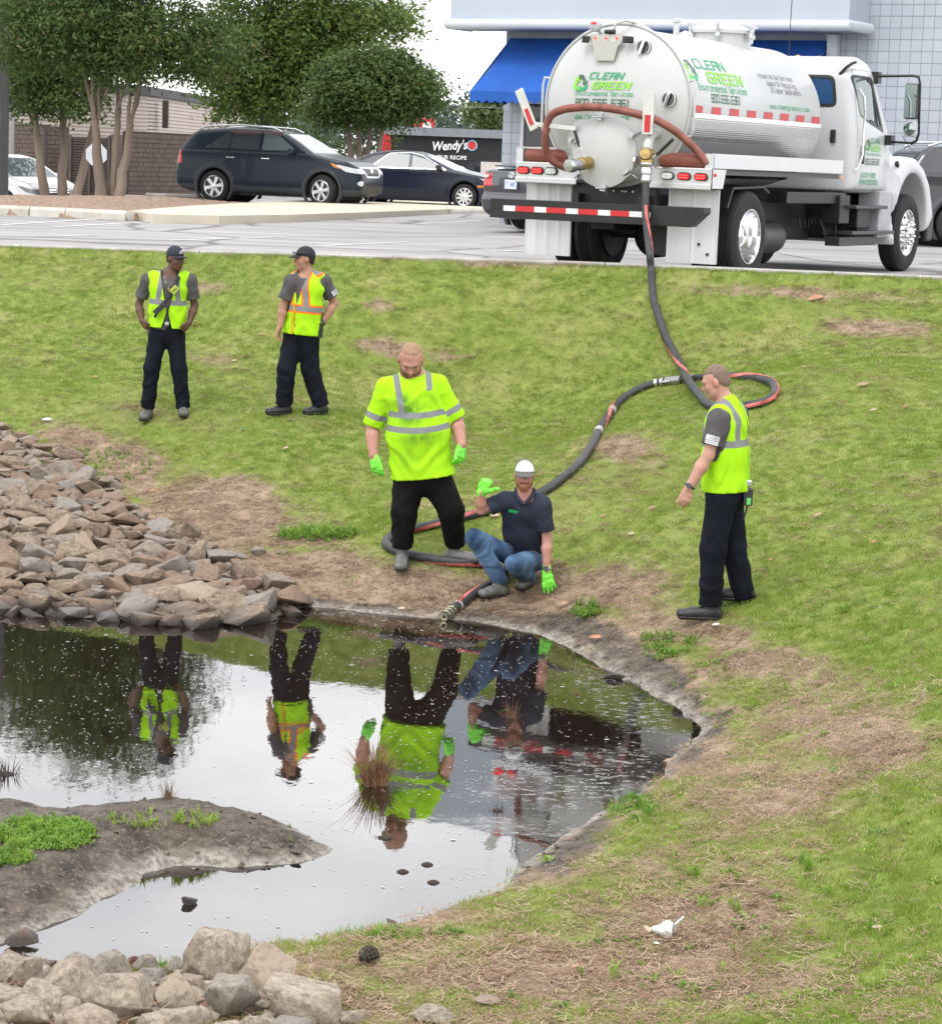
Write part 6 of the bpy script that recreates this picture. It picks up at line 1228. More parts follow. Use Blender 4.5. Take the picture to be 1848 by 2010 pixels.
civS = dict(L=4.64, W=1.80, H=1.42, belt=.96, ra=1.0, fa=3.70, R=.32, nsp=10, rim=alloy, rimb=blackp, wglass=gl_w, gl=gl_d, tum=.26,
    prof=[(.12, .24), (.0, .42), (.02, .80), (.14, .96), (.55, 1.04), (1.25, 1.34), (1.75, 1.415), (2.25, 1.40), (2.65, 1.30), (3.40, .98), (3.6, .94), (4.25, .82), (4.52, .68), (4.64, .48), (4.58, .24), (4.3, .17), (.3, .17)],
    windows=[([(1.28, 1.0), (1.56, 1.20), (1.72, 1.31), (2.22, 1.345), (2.24, .985)], gl_l), ([(2.32, .985), (2.30, 1.345), (2.52, 1.29), (3.14, .985)], gl_l)],
    doors=[[(1.40, .98), (1.45, .5), (1.6, .30), (2.26, .30), (2.28, .98)], [(2.28, .98), (2.27, .30), (3.15, .30), (3.25, .96)]],
    wind=(2.55, 3.40, .985, 1.36), rearg=(.55, 1.30, 1.05, 1.35), regions=[('headlamp', lambda V: np.maximum(polysd([(4.05, .80), (4.58, .68), (4.60, .60), (4.35, .62)], X_(V), Z_(V)), .45 - AY(V)), head_l), ('indicator', lambda V: np.maximum(polysd([(4.02, .62), (4.22, .62), (4.2, .56), (4.05, .56)], X_(V), Z_(V)), .6 - AY(V)), amb_l),
        ('tail_lamp', lambda V: np.maximum.reduce([X_(V) - .30, .72 - Z_(V), Z_(V) - .92, .52 - AY(V)]), tail_l), ('window_trim', lambda V: np.maximum(np.abs(polysd([(1.24, .975), (1.56, 1.225), (1.72, 1.335), (2.25, 1.365), (2.54, 1.31), (3.2, .975)], X_(V), Z_(V))) - .010, .55 - AY(V)), chrome)],
    mid=[('grille', lambda V: np.maximum.reduce([AY(V) - .5, np.abs(Z_(V) - .62) - .05, 4.3 - X_(V)]), blackp)], mirror=(3.05, 1.02), handles=(1.52, 2.42), hz=.86, hmat=navy2, steer=0, mirm=blackp)
civ = car('sedan', 'dark blue sedan half hidden behind the sport utility vehicle', 'cars in the parking lot', civS, navy2)
be = math.radians(13); Pw = atY(910, 390.6, 60.3); hd = np.array([math.cos(be), -math.sin(be)]); lf_ = np.array([math.sin(be), math.cos(be)]); o2 = Pw[:2] - hd * 3.70 + lf_ * .9; place(civ, (o2[0], o2[1], float(lotz(*o2)) + .01), -be)
civ2 = copy_tree(civ); civ2['label'] = 'silver car of which only the roof shows above the dark blue sedan'
for c in civ2.children:
    if c.name.startswith('body'): c.data = c.data.copy(); c.data.materials[0] = silv
p = atY(852, 300, 67); place(civ2, (p[0] + 0, p[1] - 2.2, float(lotz(p[0], 67)) + .02), -math.radians(80)); civ2.location = (p[0] - .2, p[1] + 2.4, float(lotz(p[0], 67)) - .30)
camS = dict(L=4.80, W=1.83, H=1.45, belt=.98, ra=1.08, fa=3.86, R=.325, nsp=10, rim=alloy, wglass=gl_w, gl=gl_l, tum=.27, h=.026,
    prof=[(.14, .26), (.02, .36), (.0, .55), (.06, .62), (.05, .80), (.10, 1.02), (.16, 1.06), (.62, 1.10), (1.35, 1.38), (1.85, 1.45), (2.4, 1.43), (2.8, 1.33), (3.5, 1.02), (3.7, .98), (4.4, .84), (4.7, .66), (4.8, .45), (4.7, .24), (4.4, .18), (.4, .2)],
    windows=[([(1.3, 1.03), (1.68, 1.33), (2.36, 1.37), (2.38, 1.0)], gl_l), ([(2.45, 1.0), (2.44, 1.37), (2.66, 1.30), (3.25, 1.0)], gl_l)], doors=[[(1.5, 1.0), (1.55, .5), (1.7, .32), (2.40, .32), (2.41, 1.0)], [(2.41, 1.0), (2.40, .32), (3.3, .32), (3.38, .98)]],
    wind=(2.7, 3.5, 1.01, 1.39), rearg=(.6, 1.42, 1.10, 1.39), regions=[('tail_lamp', lambda V: np.maximum.reduce([X_(V) - .36, .76 - Z_(V), Z_(V) - .98, .56 - AY(V) + (Z_(V) - .87) * .3]), tail_l), ('rear_trim', lambda V: np.maximum.reduce([X_(V) - .5, np.abs(Z_(V) - .28) - .07, -AY(V)]), blackp)],
    mid=[('plate_recess', lambda V: np.maximum.reduce([AY(V) - .36, np.abs(Z_(V) - .80) - .12, X_(V) - .3]), PM('charcoal_shadow', (.028, .03, .035), .4)), ('boot_seam', lambda V: np.maximum.reduce([np.abs(np.maximum(AY(V) - .62, .66 - Z_(V))) - .006, X_(V) - .5]), blackp)], mirror=(3.15, 1.06), handles=(1.62, 2.52), hz=.88, hmat=greyp, mirm=greyp)  # plate recess is flat; its shade is put in as darker charcoal
cam_ = car('sedan', 'charcoal sedan seen from the rear partly behind the tank truck', 'cars in the parking lot', camS, greyp)
MB().box((.02, 0, .80), (.02, .31, .16)).build('number_plate', PM('plate_white', (.55, .60, .72), .4), cam_, bevel=.004)
lettering('lettering', 'TM-680', .055, lambda u, v: (.007, .13 - u, .775 + v), PM('plate_blue', (.10, .15, .45), .5), cam_, fit=.26, th=.16)
for a, b in ((.075, .048), (.045, .022), (.022, .046)): MB().tube([(.025, a * math.cos(t_), .965 + b * math.sin(t_) + (.010 if b < .03 else 0)) for t_ in np.linspace(0, 2 * PI, 25)], .006, 5).build('oval_badge', chrome, cam_)
MB().box((.20, 0, 1.115), (.16, 1.15, .03)).build('boot_spoiler', greyp, cam_, bevel=.012)
for sg in (1, -1): MB().box((.04, sg * .70, .93), (.03, .14, .045)).build('reversing_lens', head_l, cam_)
hd_a = math.radians(50); p = atY(998, 420, 41.8); hd = np.array([math.sin(hd_a), math.cos(hd_a)]); place(cam_, (p[0], p[1], 2.49), PI / 2 - hd_a)
vanS = dict(L=5.16, W=1.99, H=1.735, belt=1.15, ra=1.1, fa=4.15, R=.345, nsp=10, rim=alloy, wglass=gl_w, gl=gl_d, tum=.22,
    prof=[(.1, .28), (.0, .45), (.0, 1.0), (.16, 1.55), (.45, 1.70), (1.6, 1.735), (2.7, 1.72), (3.2, 1.64), (3.7, 1.38), (4.18, 1.12), (4.35, 1.08), (4.85, .97), (5.04, .85), (5.14, .62), (5.16, .42), (5.05, .24), (.3, .22)],
    windows=[([(.5, 1.2), (.7, 1.58), (1.6, 1.60), (1.6, 1.16)], gl_d), ([(1.68, 1.16), (1.68, 1.60), (2.55, 1.60), (2.55, 1.14)], gl_d), ([(2.63, 1.14), (2.63, 1.60), (3.1, 1.53), (3.72, 1.16)], gl_l)], doors=[[(2.60, 1.12), (2.60, .36), (3.6, .36), (3.78, 1.10)], [(1.64, 1.14), (1.64, .36), (2.58, .36), (2.58, 1.12)]],
    wind=(3.12, 4.15, 1.13, 1.68), rearg=(-.1, .35, 1.15, 1.6), regions=[('headlamp', lambda V: np.maximum(polysd([(4.55, .90), (5.10, .80), (5.14, .66), (4.85, .72)], X_(V), Z_(V)), .44 - AY(V)), PM('headlamp_dark', (.16, .17, .18), .1, coat=.8)), ('indicator', lambda V: np.maximum(polysd([(4.50, .64), (4.66, .66), (4.66, .61), (4.52, .60)], X_(V), Z_(V)), .6 - AY(V)), amb_l), ('tail_lamp', lambda V: np.maximum.reduce([X_(V) - .2, .9 - Z_(V), Z_(V) - 1.2, .6 - AY(V)]), tail_l)],
    mid=[('grille_bar', lambda V: np.maximum.reduce([AY(V) - .48, np.minimum(np.abs(Z_(V) - .80) - .018, np.abs(Z_(V) - .74) - .014), 4.7 - X_(V)]), chrome), ('grille', lambda V: np.maximum.reduce([AY(V) - .46, np.abs(Z_(V) - .73) - .11, 4.7 - X_(V)]), blackp), ('air_dam', lambda V: np.maximum.reduce([AY(V) - .5, np.abs(Z_(V) - .40) - .09, 4.7 - X_(V)]), blackp)], mirror=(3.75, 1.18), handles=(1.8, 2.75), hz=.98, hmat=whitep_, mirm=whitep_)
van = car('minivan', 'white minivan nose at the left edge behind the mulch bed', 'cars in the parking lot', vanS, whitep_)
MB().box((5.14, 0, .77), (.02, .14, .11)).build('letter_badge', chrome, van, bevel=.004)
be = math.radians(40); Pw = atY(13, 402, 66.5); hd = np.array([math.cos(be), -math.sin(be)]); lf_ = np.array([math.sin(be), math.cos(be)]); o2 = Pw[:2] - hd * 4.15 + lf_ * .99; place(van, (o2[0], o2[1], float(Pw[2]) - .345), -be); print('van z', Pw[2] - .345, 'lot', lotz(*o2))
suv2 = copy_tree(suv); suv2.scale = (1, 1, 1); suv2['label'] = 'graphite sport utility vehicle at the right edge behind the truck bonnet'
for c in suv2.children:
    if c.name.startswith('body'): c.data = c.data.copy(); c.data.materials[0] = dkg_
    if c.name.startswith('mirror') and c.data: c.data = c.data.copy(); c.data.materials[0] = dkg_
p = atY(1745, 420, 40.5); place(suv2, (p[0], p[1] + .9, 2.56), math.radians(8))
# ================================================================ PEOPLE
def nrm(v): v = np.array(v, float); return v / (np.linalg.norm(v) + 1e-9)
def frame(f, up=(0, 0, 1), roll=0.):
    """rows: right, forward, up"""
    f = nrm(f); r = nrm(np.cross(f, up)); u = np.cross(r, f)
    if roll: r, u = r * math.cos(roll) + u * math.sin(roll), -r * math.sin(roll) + u * math.cos(roll)
    return np.array([r, f, u])
def skinmat(name, c, lips, hairc=None, freckle=.12):
    m = bpy.data.materials.new(name); t, N, L, b = nodes(m)
    col = MIX(t, MR(t, NZ(t, 14, 4), .35, .7), tuple(x * (1 - freckle) for x in c), tuple(min(1, x * (1 + freckle)) for x in c))
    col = MIX(t, A('red', t), col, lips); col = MIX(t, A('dark', t), col, (.035, .02, .015)); col = MIX(t, A('white', t), col, (.55, .52, .5))
    L(col, b.inputs['Base Color']); b.inputs['Roughness'].default_value = .5; b.inputs['Subsurface Weight'].default_value = .12; b.inputs['Subsurface Radius'].default_value = (.02, .008, .005); b.inputs['Subsurface Scale'].default_value = .5; b.inputs['Specular IOR Level'].default_value = .35; return m
def cloth(name, c, rough=.85, var=.12, vs=9, bump=.25, bs=120, bands=None, c2=None, stain=None, sheen=.0):
    """bands: list of (attribute, half width, colour) printed on the cloth, crisp at the edge"""
    m = bpy.data.materials.new(name); t, N, L, b = nodes(m)
    col = MIX(t, MR(t, NZ(t, vs, 6), .35, .68), tuple(x * (1 - var) for x in c), tuple(min(1, x * (1 + var)) for x in (c2 or c)))
    if stain:
        s_ = MA(t, 'MULTIPLY', A('stain', t), MR(t, NZ(t, 8, 6, rough=.65), .30, .56)); col = MIX(t, s_, col, stain)
    for nm, wd, cc in (bands or []): col = MIX(t, MR(t, A(nm, t), wd + .0015, wd - .0015), col, cc)
    L(col, b.inputs['Base Color']); b.inputs['Roughness'].default_value = rough; b.inputs['Sheen Weight'].default_value = sheen; b.inputs['Specular IOR Level'].default_value = .15
    bp = N('ShaderNodeBump'); bp.inputs['Strength'].default_value = bump; bp.inputs['Distance'].default_value = .006; L(MA(t, 'ADD', NZ(t, bs, 3), MA(t, 'MULTIPLY', NZ(t, 16, 5), 2.)), bp.inputs['Height']); L(bp.outputs[0], b.inputs['Normal']); return m
def head_sdf(g, c, Fm, s=1., beardless=True, fat=1.):
    r, f, u = Fm
    def W_(x, y, z): return c + s * (r * x + f * y + u * z)
    E = lambda p, rad, k=.012, mode='u': g.ell(W_(*p), np.array(rad) * s, k, Fm, mode)
    E((0, -.012, .030), (.077 * fat, .097, .090), .02); E((0, .030, -.030), (.063 * fat, .062, .085), .03); E((0, .040, -.072), (.050 * fat, .045, .040), .03); E((0, .073, -.102), (.020, .016, .016), .03)
    E((0, .080, .020), (.050, .022, .016), .02)
    for q in (-1, 1):
        E((q * .040, .062, -.028), (.022, .024, .020), .02); E((q * .033, .100, -.002), (.019, .017, .012), .012, 's'); E((q * .031, .078, -.003), (.013, .012, .012), .004)
        E((q * .079 * fat, -.004, -.012), (.009, .021, .033), .006); E((q * .016, .098, -.036), (.009, .010, .009), .008)
    g.cap(W_(0, .094, .006), W_(0, .116, -.032), .008 * s, .012 * s, .010); E((0, .094, -.058), (.024, .010, .006), .006); E((0, .091, -.070), (.021, .010, .007), .006)
def paint_head(V, c, Fm, s, at):
    q = (V - c) @ Fm.T / s; x, y, z = q[:, 0], q[:, 1], q[:, 2]; near = (np.abs(x) < .09) & (y > .03) & (np.abs(z) < .13)
    lip = np.exp(-((x / .024) ** 4 + ((z + .064) / .009) ** 2)) * near * (y > .08); cheek = np.exp(-(((np.abs(x) - .045) / .022) ** 2 + ((z + .025) / .022) ** 2)) * near * .35; nose = np.exp(-((x / .018) ** 2 + ((z + .030) / .016) ** 2)) * near * .3
    ear = ((np.abs(x) > .072) & (np.abs(z + .012) < .035) & (np.abs(y) < .03)) * .35
    brow = np.exp(-(((np.abs(x) - .034) / .020) ** 4 + ((z - .021 + (np.abs(x) - .034) ** 2 * 8) / .006) ** 2)) * near; eye = np.exp(-(((np.abs(x) - .031) / .006) ** 2 + ((z + .003) / .005) ** 2)) * near; lash = np.exp(-(((np.abs(x) - .032) / .017) ** 4 + ((z - .006) / .0035) ** 2)) * near
    eyew = np.exp(-(((np.abs(x) - .032) / .014) ** 4 + ((z + .003) / .006) ** 4)) * near; mouth = np.exp(-((x / .022) ** 4 + ((z + .064) / .0028) ** 2)) * near
    at['red'] = np.maximum(at['red'], np.clip(lip * .8 + cheek + nose + ear, 0, 1)); at['dark'] = np.maximum(at['dark'], np.clip(np.maximum.reduce([brow * .75, eye, lash * .8, mouth * .6]), 0, 1)); at['white'] = np.maximum(at['white'], np.clip(eyew * .6 - eye, 0, 1))
def hand_sdf(g, w, d, n, th, curl=(.3, .35, .4, .45), s=1., spread=.0, grow=0., thumb=(.6, .5), thdir=None):
    """w wrist, d direction of the hand, n back-of-hand normal, th side (unit) on which the thumb sits"""
    d = nrm(d); n = nrm(np.array(n) - d * np.dot(n, d)); sd = nrm(np.cross(d, n)); sd = sd if np.dot(sd, th) > 0 else -sd
    g.cap(w - d * .01, w + d * .045 * s, (.028 * s + grow, .020 * s + grow), (.040 * s + grow, .016 * s + grow), .012, side=sd); g.cap(w + d * .045 * s, w + d * .088 * s, (.040 * s + grow, .016 * s + grow), (.041 * s + grow, .014 * s + grow), .010, side=sd)
    for i in range(4):
        off = (1.5 - i) * .0195 * s; L_ = [.072, .080, .075, .060][i] * s; p = w + d * (.090 - .004 * abs(i - 1)) * s + sd * off; a = curl[i]; dirv = nrm(d + sd * (1.5 - i) * spread); nf = n
        for k, fr in enumerate((.45, .32, .23)):
            ca, sa = math.cos(a), math.sin(a); dirv, nf = dirv * ca - nf * sa, nf * ca + dirv * sa; q = p + dirv * L_ * fr; r0 = (.0095 - .001 * k) * s + grow; g.cap(p, q, r0, r0 - .0008, .005); p = q; a = curl[i] * (1.1 if k == 0 else .8)
    td = nrm(thdir) if thdir is not None else nrm(d * 1. + sd * .38); b = w + d * .022 * s + sd * .022 * s; m_ = b + td * .045 * s; e = m_ + nrm(td + d * .35) * .035 * s; f_ = e + nrm(td * .6 + d * .7) * .026 * s if thdir is None else e + td * .028 * s
    g.cap(b, m_, .016 * s + grow, .012 * s + grow, .010); g.cap(m_, e, .012 * s + grow, .0105 * s + grow, .006); g.cap(e, f_, .0105 * s + grow, .0085 * s + grow, .004)
def wrink(amp, fr, ph=0., ax=(0, 0, 1)):
    ax = np.array(ax)
    def fn(x, y, z, al, t):
        q = 2.6 * np.sin(x * 17 + ph) + 2.3 * np.sin(y * 19 + ph * 2) + 1.6 * np.sin(z * 8 + ph)
        return amp * (np.sin(al * fr + q) * .6 + .4 * np.sin(al * fr * 1.9 + q * 1.7 + 2))
    return fn
def finish(g, name, mat, parent, O, at=None, it=1):
    V, Q = g.mesh(); V = relax(V, Q, it)
    return V, Q
def emitm(name, V, Q, mat, parent, O, at=None):
    me = npmesh(name, V - O, Q)
    if at:
        for k, v in at.items(): attr(me, k, v)
    return link(name, me, mat, parent)
def person(label, S):
    """S: measured joints (px, py, depth) and sizes; image-left limbs are 'a', image-right 'b'"""
    Y0 = S['Y']; J = {k: atY(v[0], v[1], Y0 + v[2]) for k, v in S['J'].items()}; O = np.array([J['foot0'][0], J['foot0'][1], S['gz']]) if 'foot0' in J else J['pelvis'] * [1, 1, 0] + [0, 0, S['gz']]
    root = empty('person', O, 0, label, 'person', S.get('group')); lo = np.min(list(J.values()), 0) - .30; hi = np.max(list(J.values()), 0) + .30; lo[2] = min(lo[2], S['gz'] - .05); h = S.get('h', .0085)
    sz = S.get('w', 1.); tf = nrm([*S['face'], 0]); ts = nrm(np.cross(tf, [0, 0, 1]))            # torso facing and its right-hand side
    lean = nrm(J['neck'] - J['pelvis']); tside = nrm(ts - lean * np.dot(ts, lean)); Hf = frame(S['look'], roll=S.get('hroll', 0)); hs = S.get('hs', 1.)
    pel, nk, hc = J['pelvis'], J['neck'], J['head']; wst = pel + (nk - pel) * .38 + tf * S.get('bellyf', 0) * .5; chs = pel + (nk - pel) * .76; cw, cdp, ww, wd, pw, pd = [x for x in S['torso']]
    hipa = pel + (J['kna'] - pel) * .0 + ts * np.sign(np.dot(J['kna'] - J['knb'], ts)) * .085 * sz - [0, 0, .05]; hipb = pel - ts * np.sign(np.dot(J['kna'] - J['knb'], ts)) * .085 * sz - [0, 0, .05]
    ar = S.get('arm', (.052, .043, .029)); lr = S.get('leg', (.088, .060, .042))
    # ---- the body: one continuous surface
    g = SDF(lo, hi, h)
    g.cap(pel, wst, (pw, pd), (ww, wd), .05, tside); g.cap(wst, chs, (ww, wd), (cw, cdp), .05, tside); g.cap(chs, nk, (cw * .9, cdp * .85), (.07 * sz, .065 * sz), .06, tside)
    for q in 'ab': g.cap(nk - lean * .06, J['sh' + q], .062 * sz, ar[0] * 1.05, .05)
    g.cap(nk - lean * .05, hc - Hf[2] * .05 - Hf[1] * .015, S.get('nr', .058), S.get('nr', .058) * .95, .03); head_sdf(g, hc, Hf, hs, fat=S.get('fat', 1.))
    for q in 'ab':
        g.cap(J['sh' + q], J['el' + q], ar[0], ar[1] * .95, .03); fm = J['el' + q] * .65 + J['wr' + q] * .35; g.cap(J['el' + q], fm, ar[1] * .92, ar[1] * 1.05, .02); g.cap(fm, J['wr' + q], ar[1] * 1.05, ar[2], .02)
        hp = S['hand' + q]; hand_sdf(g, J['wr' + q], J['hd' + q] - J['wr' + q], hp['n'], hp['th'], hp.get('curl', (.35, .4, .45, .5)), hp.get('s', 1.), hp.get('sp', .03), 0, thdir=hp.get('thd'))
    for q, hp in (('a', hipa), ('b', hipb)): g.cap(hp, J['kn' + q], lr[0], lr[1], .04); g.cap(J['kn' + q], J['an' + q], lr[1] * .95, lr[2], .02); a_ = J['an' + q]; z_ = float(gz(a_[0], a_[1])); fd = nrm([*S['foot' + q][:2], 0]); g.cap([a_[0], a_[1], z_ + .07], [a_[0] + fd[0] * .11, a_[1] + fd[1] * .11, z_ + .045], .034, .024, .02)
    V, Q = finish(g, 'body', None, root, O); at = {k: np.zeros(len(V)) for k in ('red', 'dark', 'white')}; paint_head(V, hc, Hf, hs, at); emitm('body', V, Q, S['skin'], root, O, at)
    # ---- trousers
    tm = S.get('trouser', (.105, .080, .068)); g = SDF(np.array(lo), hi, h); top = S.get('waistz', 0.); wk = S.get('wk', .0065)
    g.cap(pel - lean * .03, pel + lean * S.get('rise', .10), (pw + .014, pd + .014), (pw * .97 + .012, pd + .012), .04, tside, warp=wrink(.003, 40, 1), cutb=1.0)
    for q, hp in (('a', hipa), ('b', hipb)):
        k_, a_ = J['kn' + q], J['an' + q]; hem = a_ + nrm(a_ - k_) * S.get('hem', .02)
        g.cap(hp, k_, tm[0], tm[1], .045, warp=wrink(wk * .8, 19, ord(q))); g.cap(k_, hem, tm[1], tm[2], .03, warp=wrink(wk * 1.0, 30, ord(q) * 2), cutb=1.0 if S.get('cuthem', True) else None)
    V, Q = finish(g, '', None, root, O, it=1)
    tr_ = emitm('trousers', V, Q, S['tmat'], root, O)
    # ---- shirt with short sleeves
    g = SDF(lo, hi, h); so = S.get('so', .016); hemz = S.get('shem', -.05); pb = pel + lean * hemz
    g.cap(pb, wst, (pw + so + S.get('sflare', 0), pd + so + S.get('sflare', 0)), (ww + so, wd + so), .05, tside, warp=wrink(S.get('sw', .005), 15, 3)); g.cap(wst, chs, (ww + so, wd + so), (cw + so, cdp + so), .06, tside, warp=wrink(S.get('sw', .005), 17, 5)); g.cap(chs, nk - lean * .035, (cw * .9 + so, cdp * .85 + so), (.080 * sz, .078 * sz), .06, tside)
    sr = S.get('sleeve', (.068, .068)); sf = S.get('sfrac', .72)
    for q in 'ab':
        g.cap(nk - lean * .07, J['sh' + q], .066 * sz, sr[0] * .98, .05)
        sl = sf if not isinstance(sf, dict) else sf[q]; e_ = J['sh' + q] + (J['el' + q] - J['sh' + q]) * sl; g.cap(J['sh' + q], e_, sr[0], sr[1], .04, warp=wrink(.004, 45, 7), cutb=1.0)
    g.cut(lambda x, y, z: -((x - pb[0]) * lean[0] + (y - pb[1]) * lean[1] + (z - pb[2]) * lean[2])); npos = nk + tf * .035 - lean * .005; g.ell(npos, (.082 * sz, .082 * sz, S.get('neckdip', .065)), .006, frame(tf, lean), 's')
    V, Q = finish(g, '', None, root, O, it=1); at = {}
    loc = lambda V: ((V - nk) @ tside, (V - nk) @ tf, (V - nk) @ lean)
    if 'shirt_at' in S: at = S['shirt_at'](V, loc(V), J)
    emitm('shirt', V, Q, S['smat'], root, O, at)
    # ---- vest
    if 'vest' in S:
        v = S['vest']; g = SDF(lo, hi, h); vo = so + v.get('o', .014); vb = pel + lean * v['hem']
        g.cap(vb, wst, (pw + vo + v.get('flare', .02), pd + vo + v.get('flare', .02)), (ww + vo, wd + vo), .05, tside, warp=wrink(.009, 12, 9)); g.cap(wst, chs, (ww + vo, wd + vo), (cw + vo, cdp + vo), .06, tside, warp=wrink(.007, 15, 4)); g.cap(chs, nk - lean * .03, (cw * .92 + vo, cdp * .86 + vo), (.10 * sz, .10 * sz), .05, tside)
        for q in 'ab': g.cap(nk - lean * .06, J['sh' + q] * .72 + nk * .28, .078 * sz, .078 * sz, .04)
        g.cut(lambda x, y, z: -((x - vb[0]) * lean[0] + (y - vb[1]) * lean[1] + (z - vb[2]) * lean[2]))
        for q in 'ab':
            sgn = np.sign(np.dot(J['sh' + q] - nk, tside)); shp = J['sh' + q] + tside * sgn * .048; g.ell(shp - lean * .10, (.052, .20, .155), .008, np.array([tside, tf, lean]), 's'); g.cap(J['sh' + q] + tside * sgn * .0, J['el' + q], sr[0] - .008, sr[0] + .004, .008, mode='s')
        g.ell(nk + tf * .02, (.075 * sz, .09 * sz, .07), .006, np.array([tside, tf, lean]), 's')
        # open front: a V that closes at v['vz'] below the neck
        def wedge(x, y, z):
            a = (x - nk[0]) * tside[0] + (y - nk[1]) * tside[1] + (z - nk[2]) * tside[2] - v.get('cx', 0); f_ = (x - nk[0]) * tf[0] + (y - nk[1]) * tf[1] + (z - nk[2]) * tf[2]; u_ = (x - nk[0]) * lean[0] + (y - nk[1]) * lean[1] + (z - nk[2]) * lean[2]
            t_ = np.clip((u_ + v['vz']) / v['vz'], 0, 1.3); wv = .004 + v['vw'] * t_; lowt = np.clip((-v.get('lz', 9) - u_) / .3, 0, 1); wv = wv + lowt * v.get('lw', 0)
            return np.maximum(np.abs(a) - wv, -f_)
        if v.get('open', True): g.cut(lambda x, y, z: -wedge(x, y, z), .006)
        V, Q = finish(g, '', None, root, O, it=1); at = v['at'](V, loc(V), J) if 'at' in v else {}; vob = emitm('safety_vest', V, Q, v['mat'], root, O, at)
    # ---- boots
    for q in 'ab':
        a_, t_ = J['an' + q], J['to' + q]; fd = t_ - a_; fd[2] = 0; L_ = max(.14, np.linalg.norm(fd)); fd = nrm(fd); fd = nrm(S['foot' + q]) if 'foot' + q in S else fd; sd = np.array([fd[1], -fd[0], 0.])
        gz_ = float(gz(a_[0], a_[1])); base = np.array([a_[0], a_[1], gz_]); lg = S.get('footlen', .27)
        g = SDF(base - [.32, .32, .02], base + [.32, .32, .36], .0075); hl = base - fd * .055; te = base + fd * (lg - .095); br = S.get('boot', (.048, .044))
        g.cap(hl + [0, 0, .045], te + [0, 0, .040], (br[0] * .84, .050), (br[0], .036), .02, sd); g.cap(hl + fd * .03 + [0, 0, .06], te - fd * .08 + [0, 0, .06], (.036, .04), (.036, .030), .03, sd)
        g.cap(base + [0, 0, .06] - fd * .008, a_ + nrm(J['kn' + q] - a_) * S.get('bootup', .08), .048, br[1] + .008, .03, cutb=.98); g.cut(lambda x, y, z: gz_ + .012 - z + 0 * x, .003)
        V, Q = g.mesh(); V = relax(V, Q, 1); bt = emitm('boot', V, Q, S['bmat'], root, O)
        g = SDF(base - [.32, .32, .03], base + [.32, .32, .10], .0075); g.cap(hl + [0, 0, .02], te + [0, 0, .018], (br[0] * .92, .03), (br[0] * 1.06, .026), .01, sd); g.cut(lambda x, y, z: np.maximum(z - gz_ - .026, gz_ - .004 - z) + 0 * x, .003); V, Q = g.mesh(); emitm('sole', V, Q, S.get('solem', blackp), bt, O)
    # ---- gloves
    for q in S.get('gloves', ''):
        w_ = J['wr' + q]; hp = S['hand' + q]; g = SDF(w_ - .26, w_ + .26, .0055); d = nrm(J['hd' + q] - w_); fa = nrm(w_ - J['el' + q])
        g.cap(w_ - fa * .055, w_, (.037, .034), (.034, .026), .01, cuta=.05); hand_sdf(g, w_, d, hp['n'], hp['th'], hp.get('curl', (.35, .4, .45, .5)), hp.get('s', 1.), hp.get('sp', .03), .0045, thdir=hp.get('thd')); V, Q = g.mesh(); V = relax(V, Q, 1, .3); emitm('glove', V, Q, S['glmat'], root, O)
    # ---- hair, beard, cap
    r, f, u = Hf; Wh = lambda x, y, z: hc + hs * (r * x + f * y + u * z); fat = S.get('fat', 1.)
    def hq(x, y, z): p = (x - hc[0], y - hc[1], z - hc[2]); return [sum(p[i] * e[i] for i in range(3)) / hs for e in (r, f, u)]
    if 'hair' in S:
        g = SDF(hc - .17, hc + .17, .006); g.ell(Wh(0, -.012, .030), np.array((.077 * fat, .097, .090)) * hs + S.get('ht', .0035), .01, Hf); g.ell(Wh(0, -.045, -.030), np.array((.056 * fat, .050, .045)) * hs, .03, Hf)
        def cutf(x, y, z):
            a, b, c_ = hq(x, y, z); line = np.where(b > -.0, S.get('hairline', .055) + (.0 - b) * -.12, -.055 + (b + .06) * .9); return (line - c_) + np.where((np.abs(a) > .06) & (b < .03) & (b > -.02), .03, 0) * 0
        g.cut(cutf, .004); V, Q = g.mesh(); emitm('hair', V, Q, S['hair'], root, O)
    if 'beard' in S:
        g = SDF(hc - .17, hc + .17, .0055); bl = S.get('bl', .010); g.ell(Wh(0, .036, -.066), np.array((.058 * fat, .052, .046)) * hs + bl * .7, .02, Hf); g.ell(Wh(0, .070, -.098 - bl), (.030 + bl, .022 + bl * .6, .024 + bl), .02, Hf)
        for q in (-1, 1): g.cap(Wh(q * .064 * fat, .018, -.005), Wh(q * .050 * fat, .050, -.070), (.014, .02), (.020, .02), .015)
        g.cap(Wh(-.030, .088, -.052), Wh(.030, .088, -.052), (.010, .012), (.010, .012), .008); g.ell(Wh(0, .115, -.064), (.019, .03, .0065), .004, Hf, 's')
        g.cut(lambda x, y, z: (lambda a, b, c_: np.maximum(c_ + .032 - np.clip(np.abs(a) - .045, 0, 1) * 2.4, -b + .0))(*hq(x, y, z)), .006); V, Q = g.mesh(); V = V + (fbm(V[:, 0] * 90, V[:, 1] * 90, V[:, 2] * 90, 2)[:, None] - .5) * .006; emitm('beard', V, Q, S['beard'], root, O)
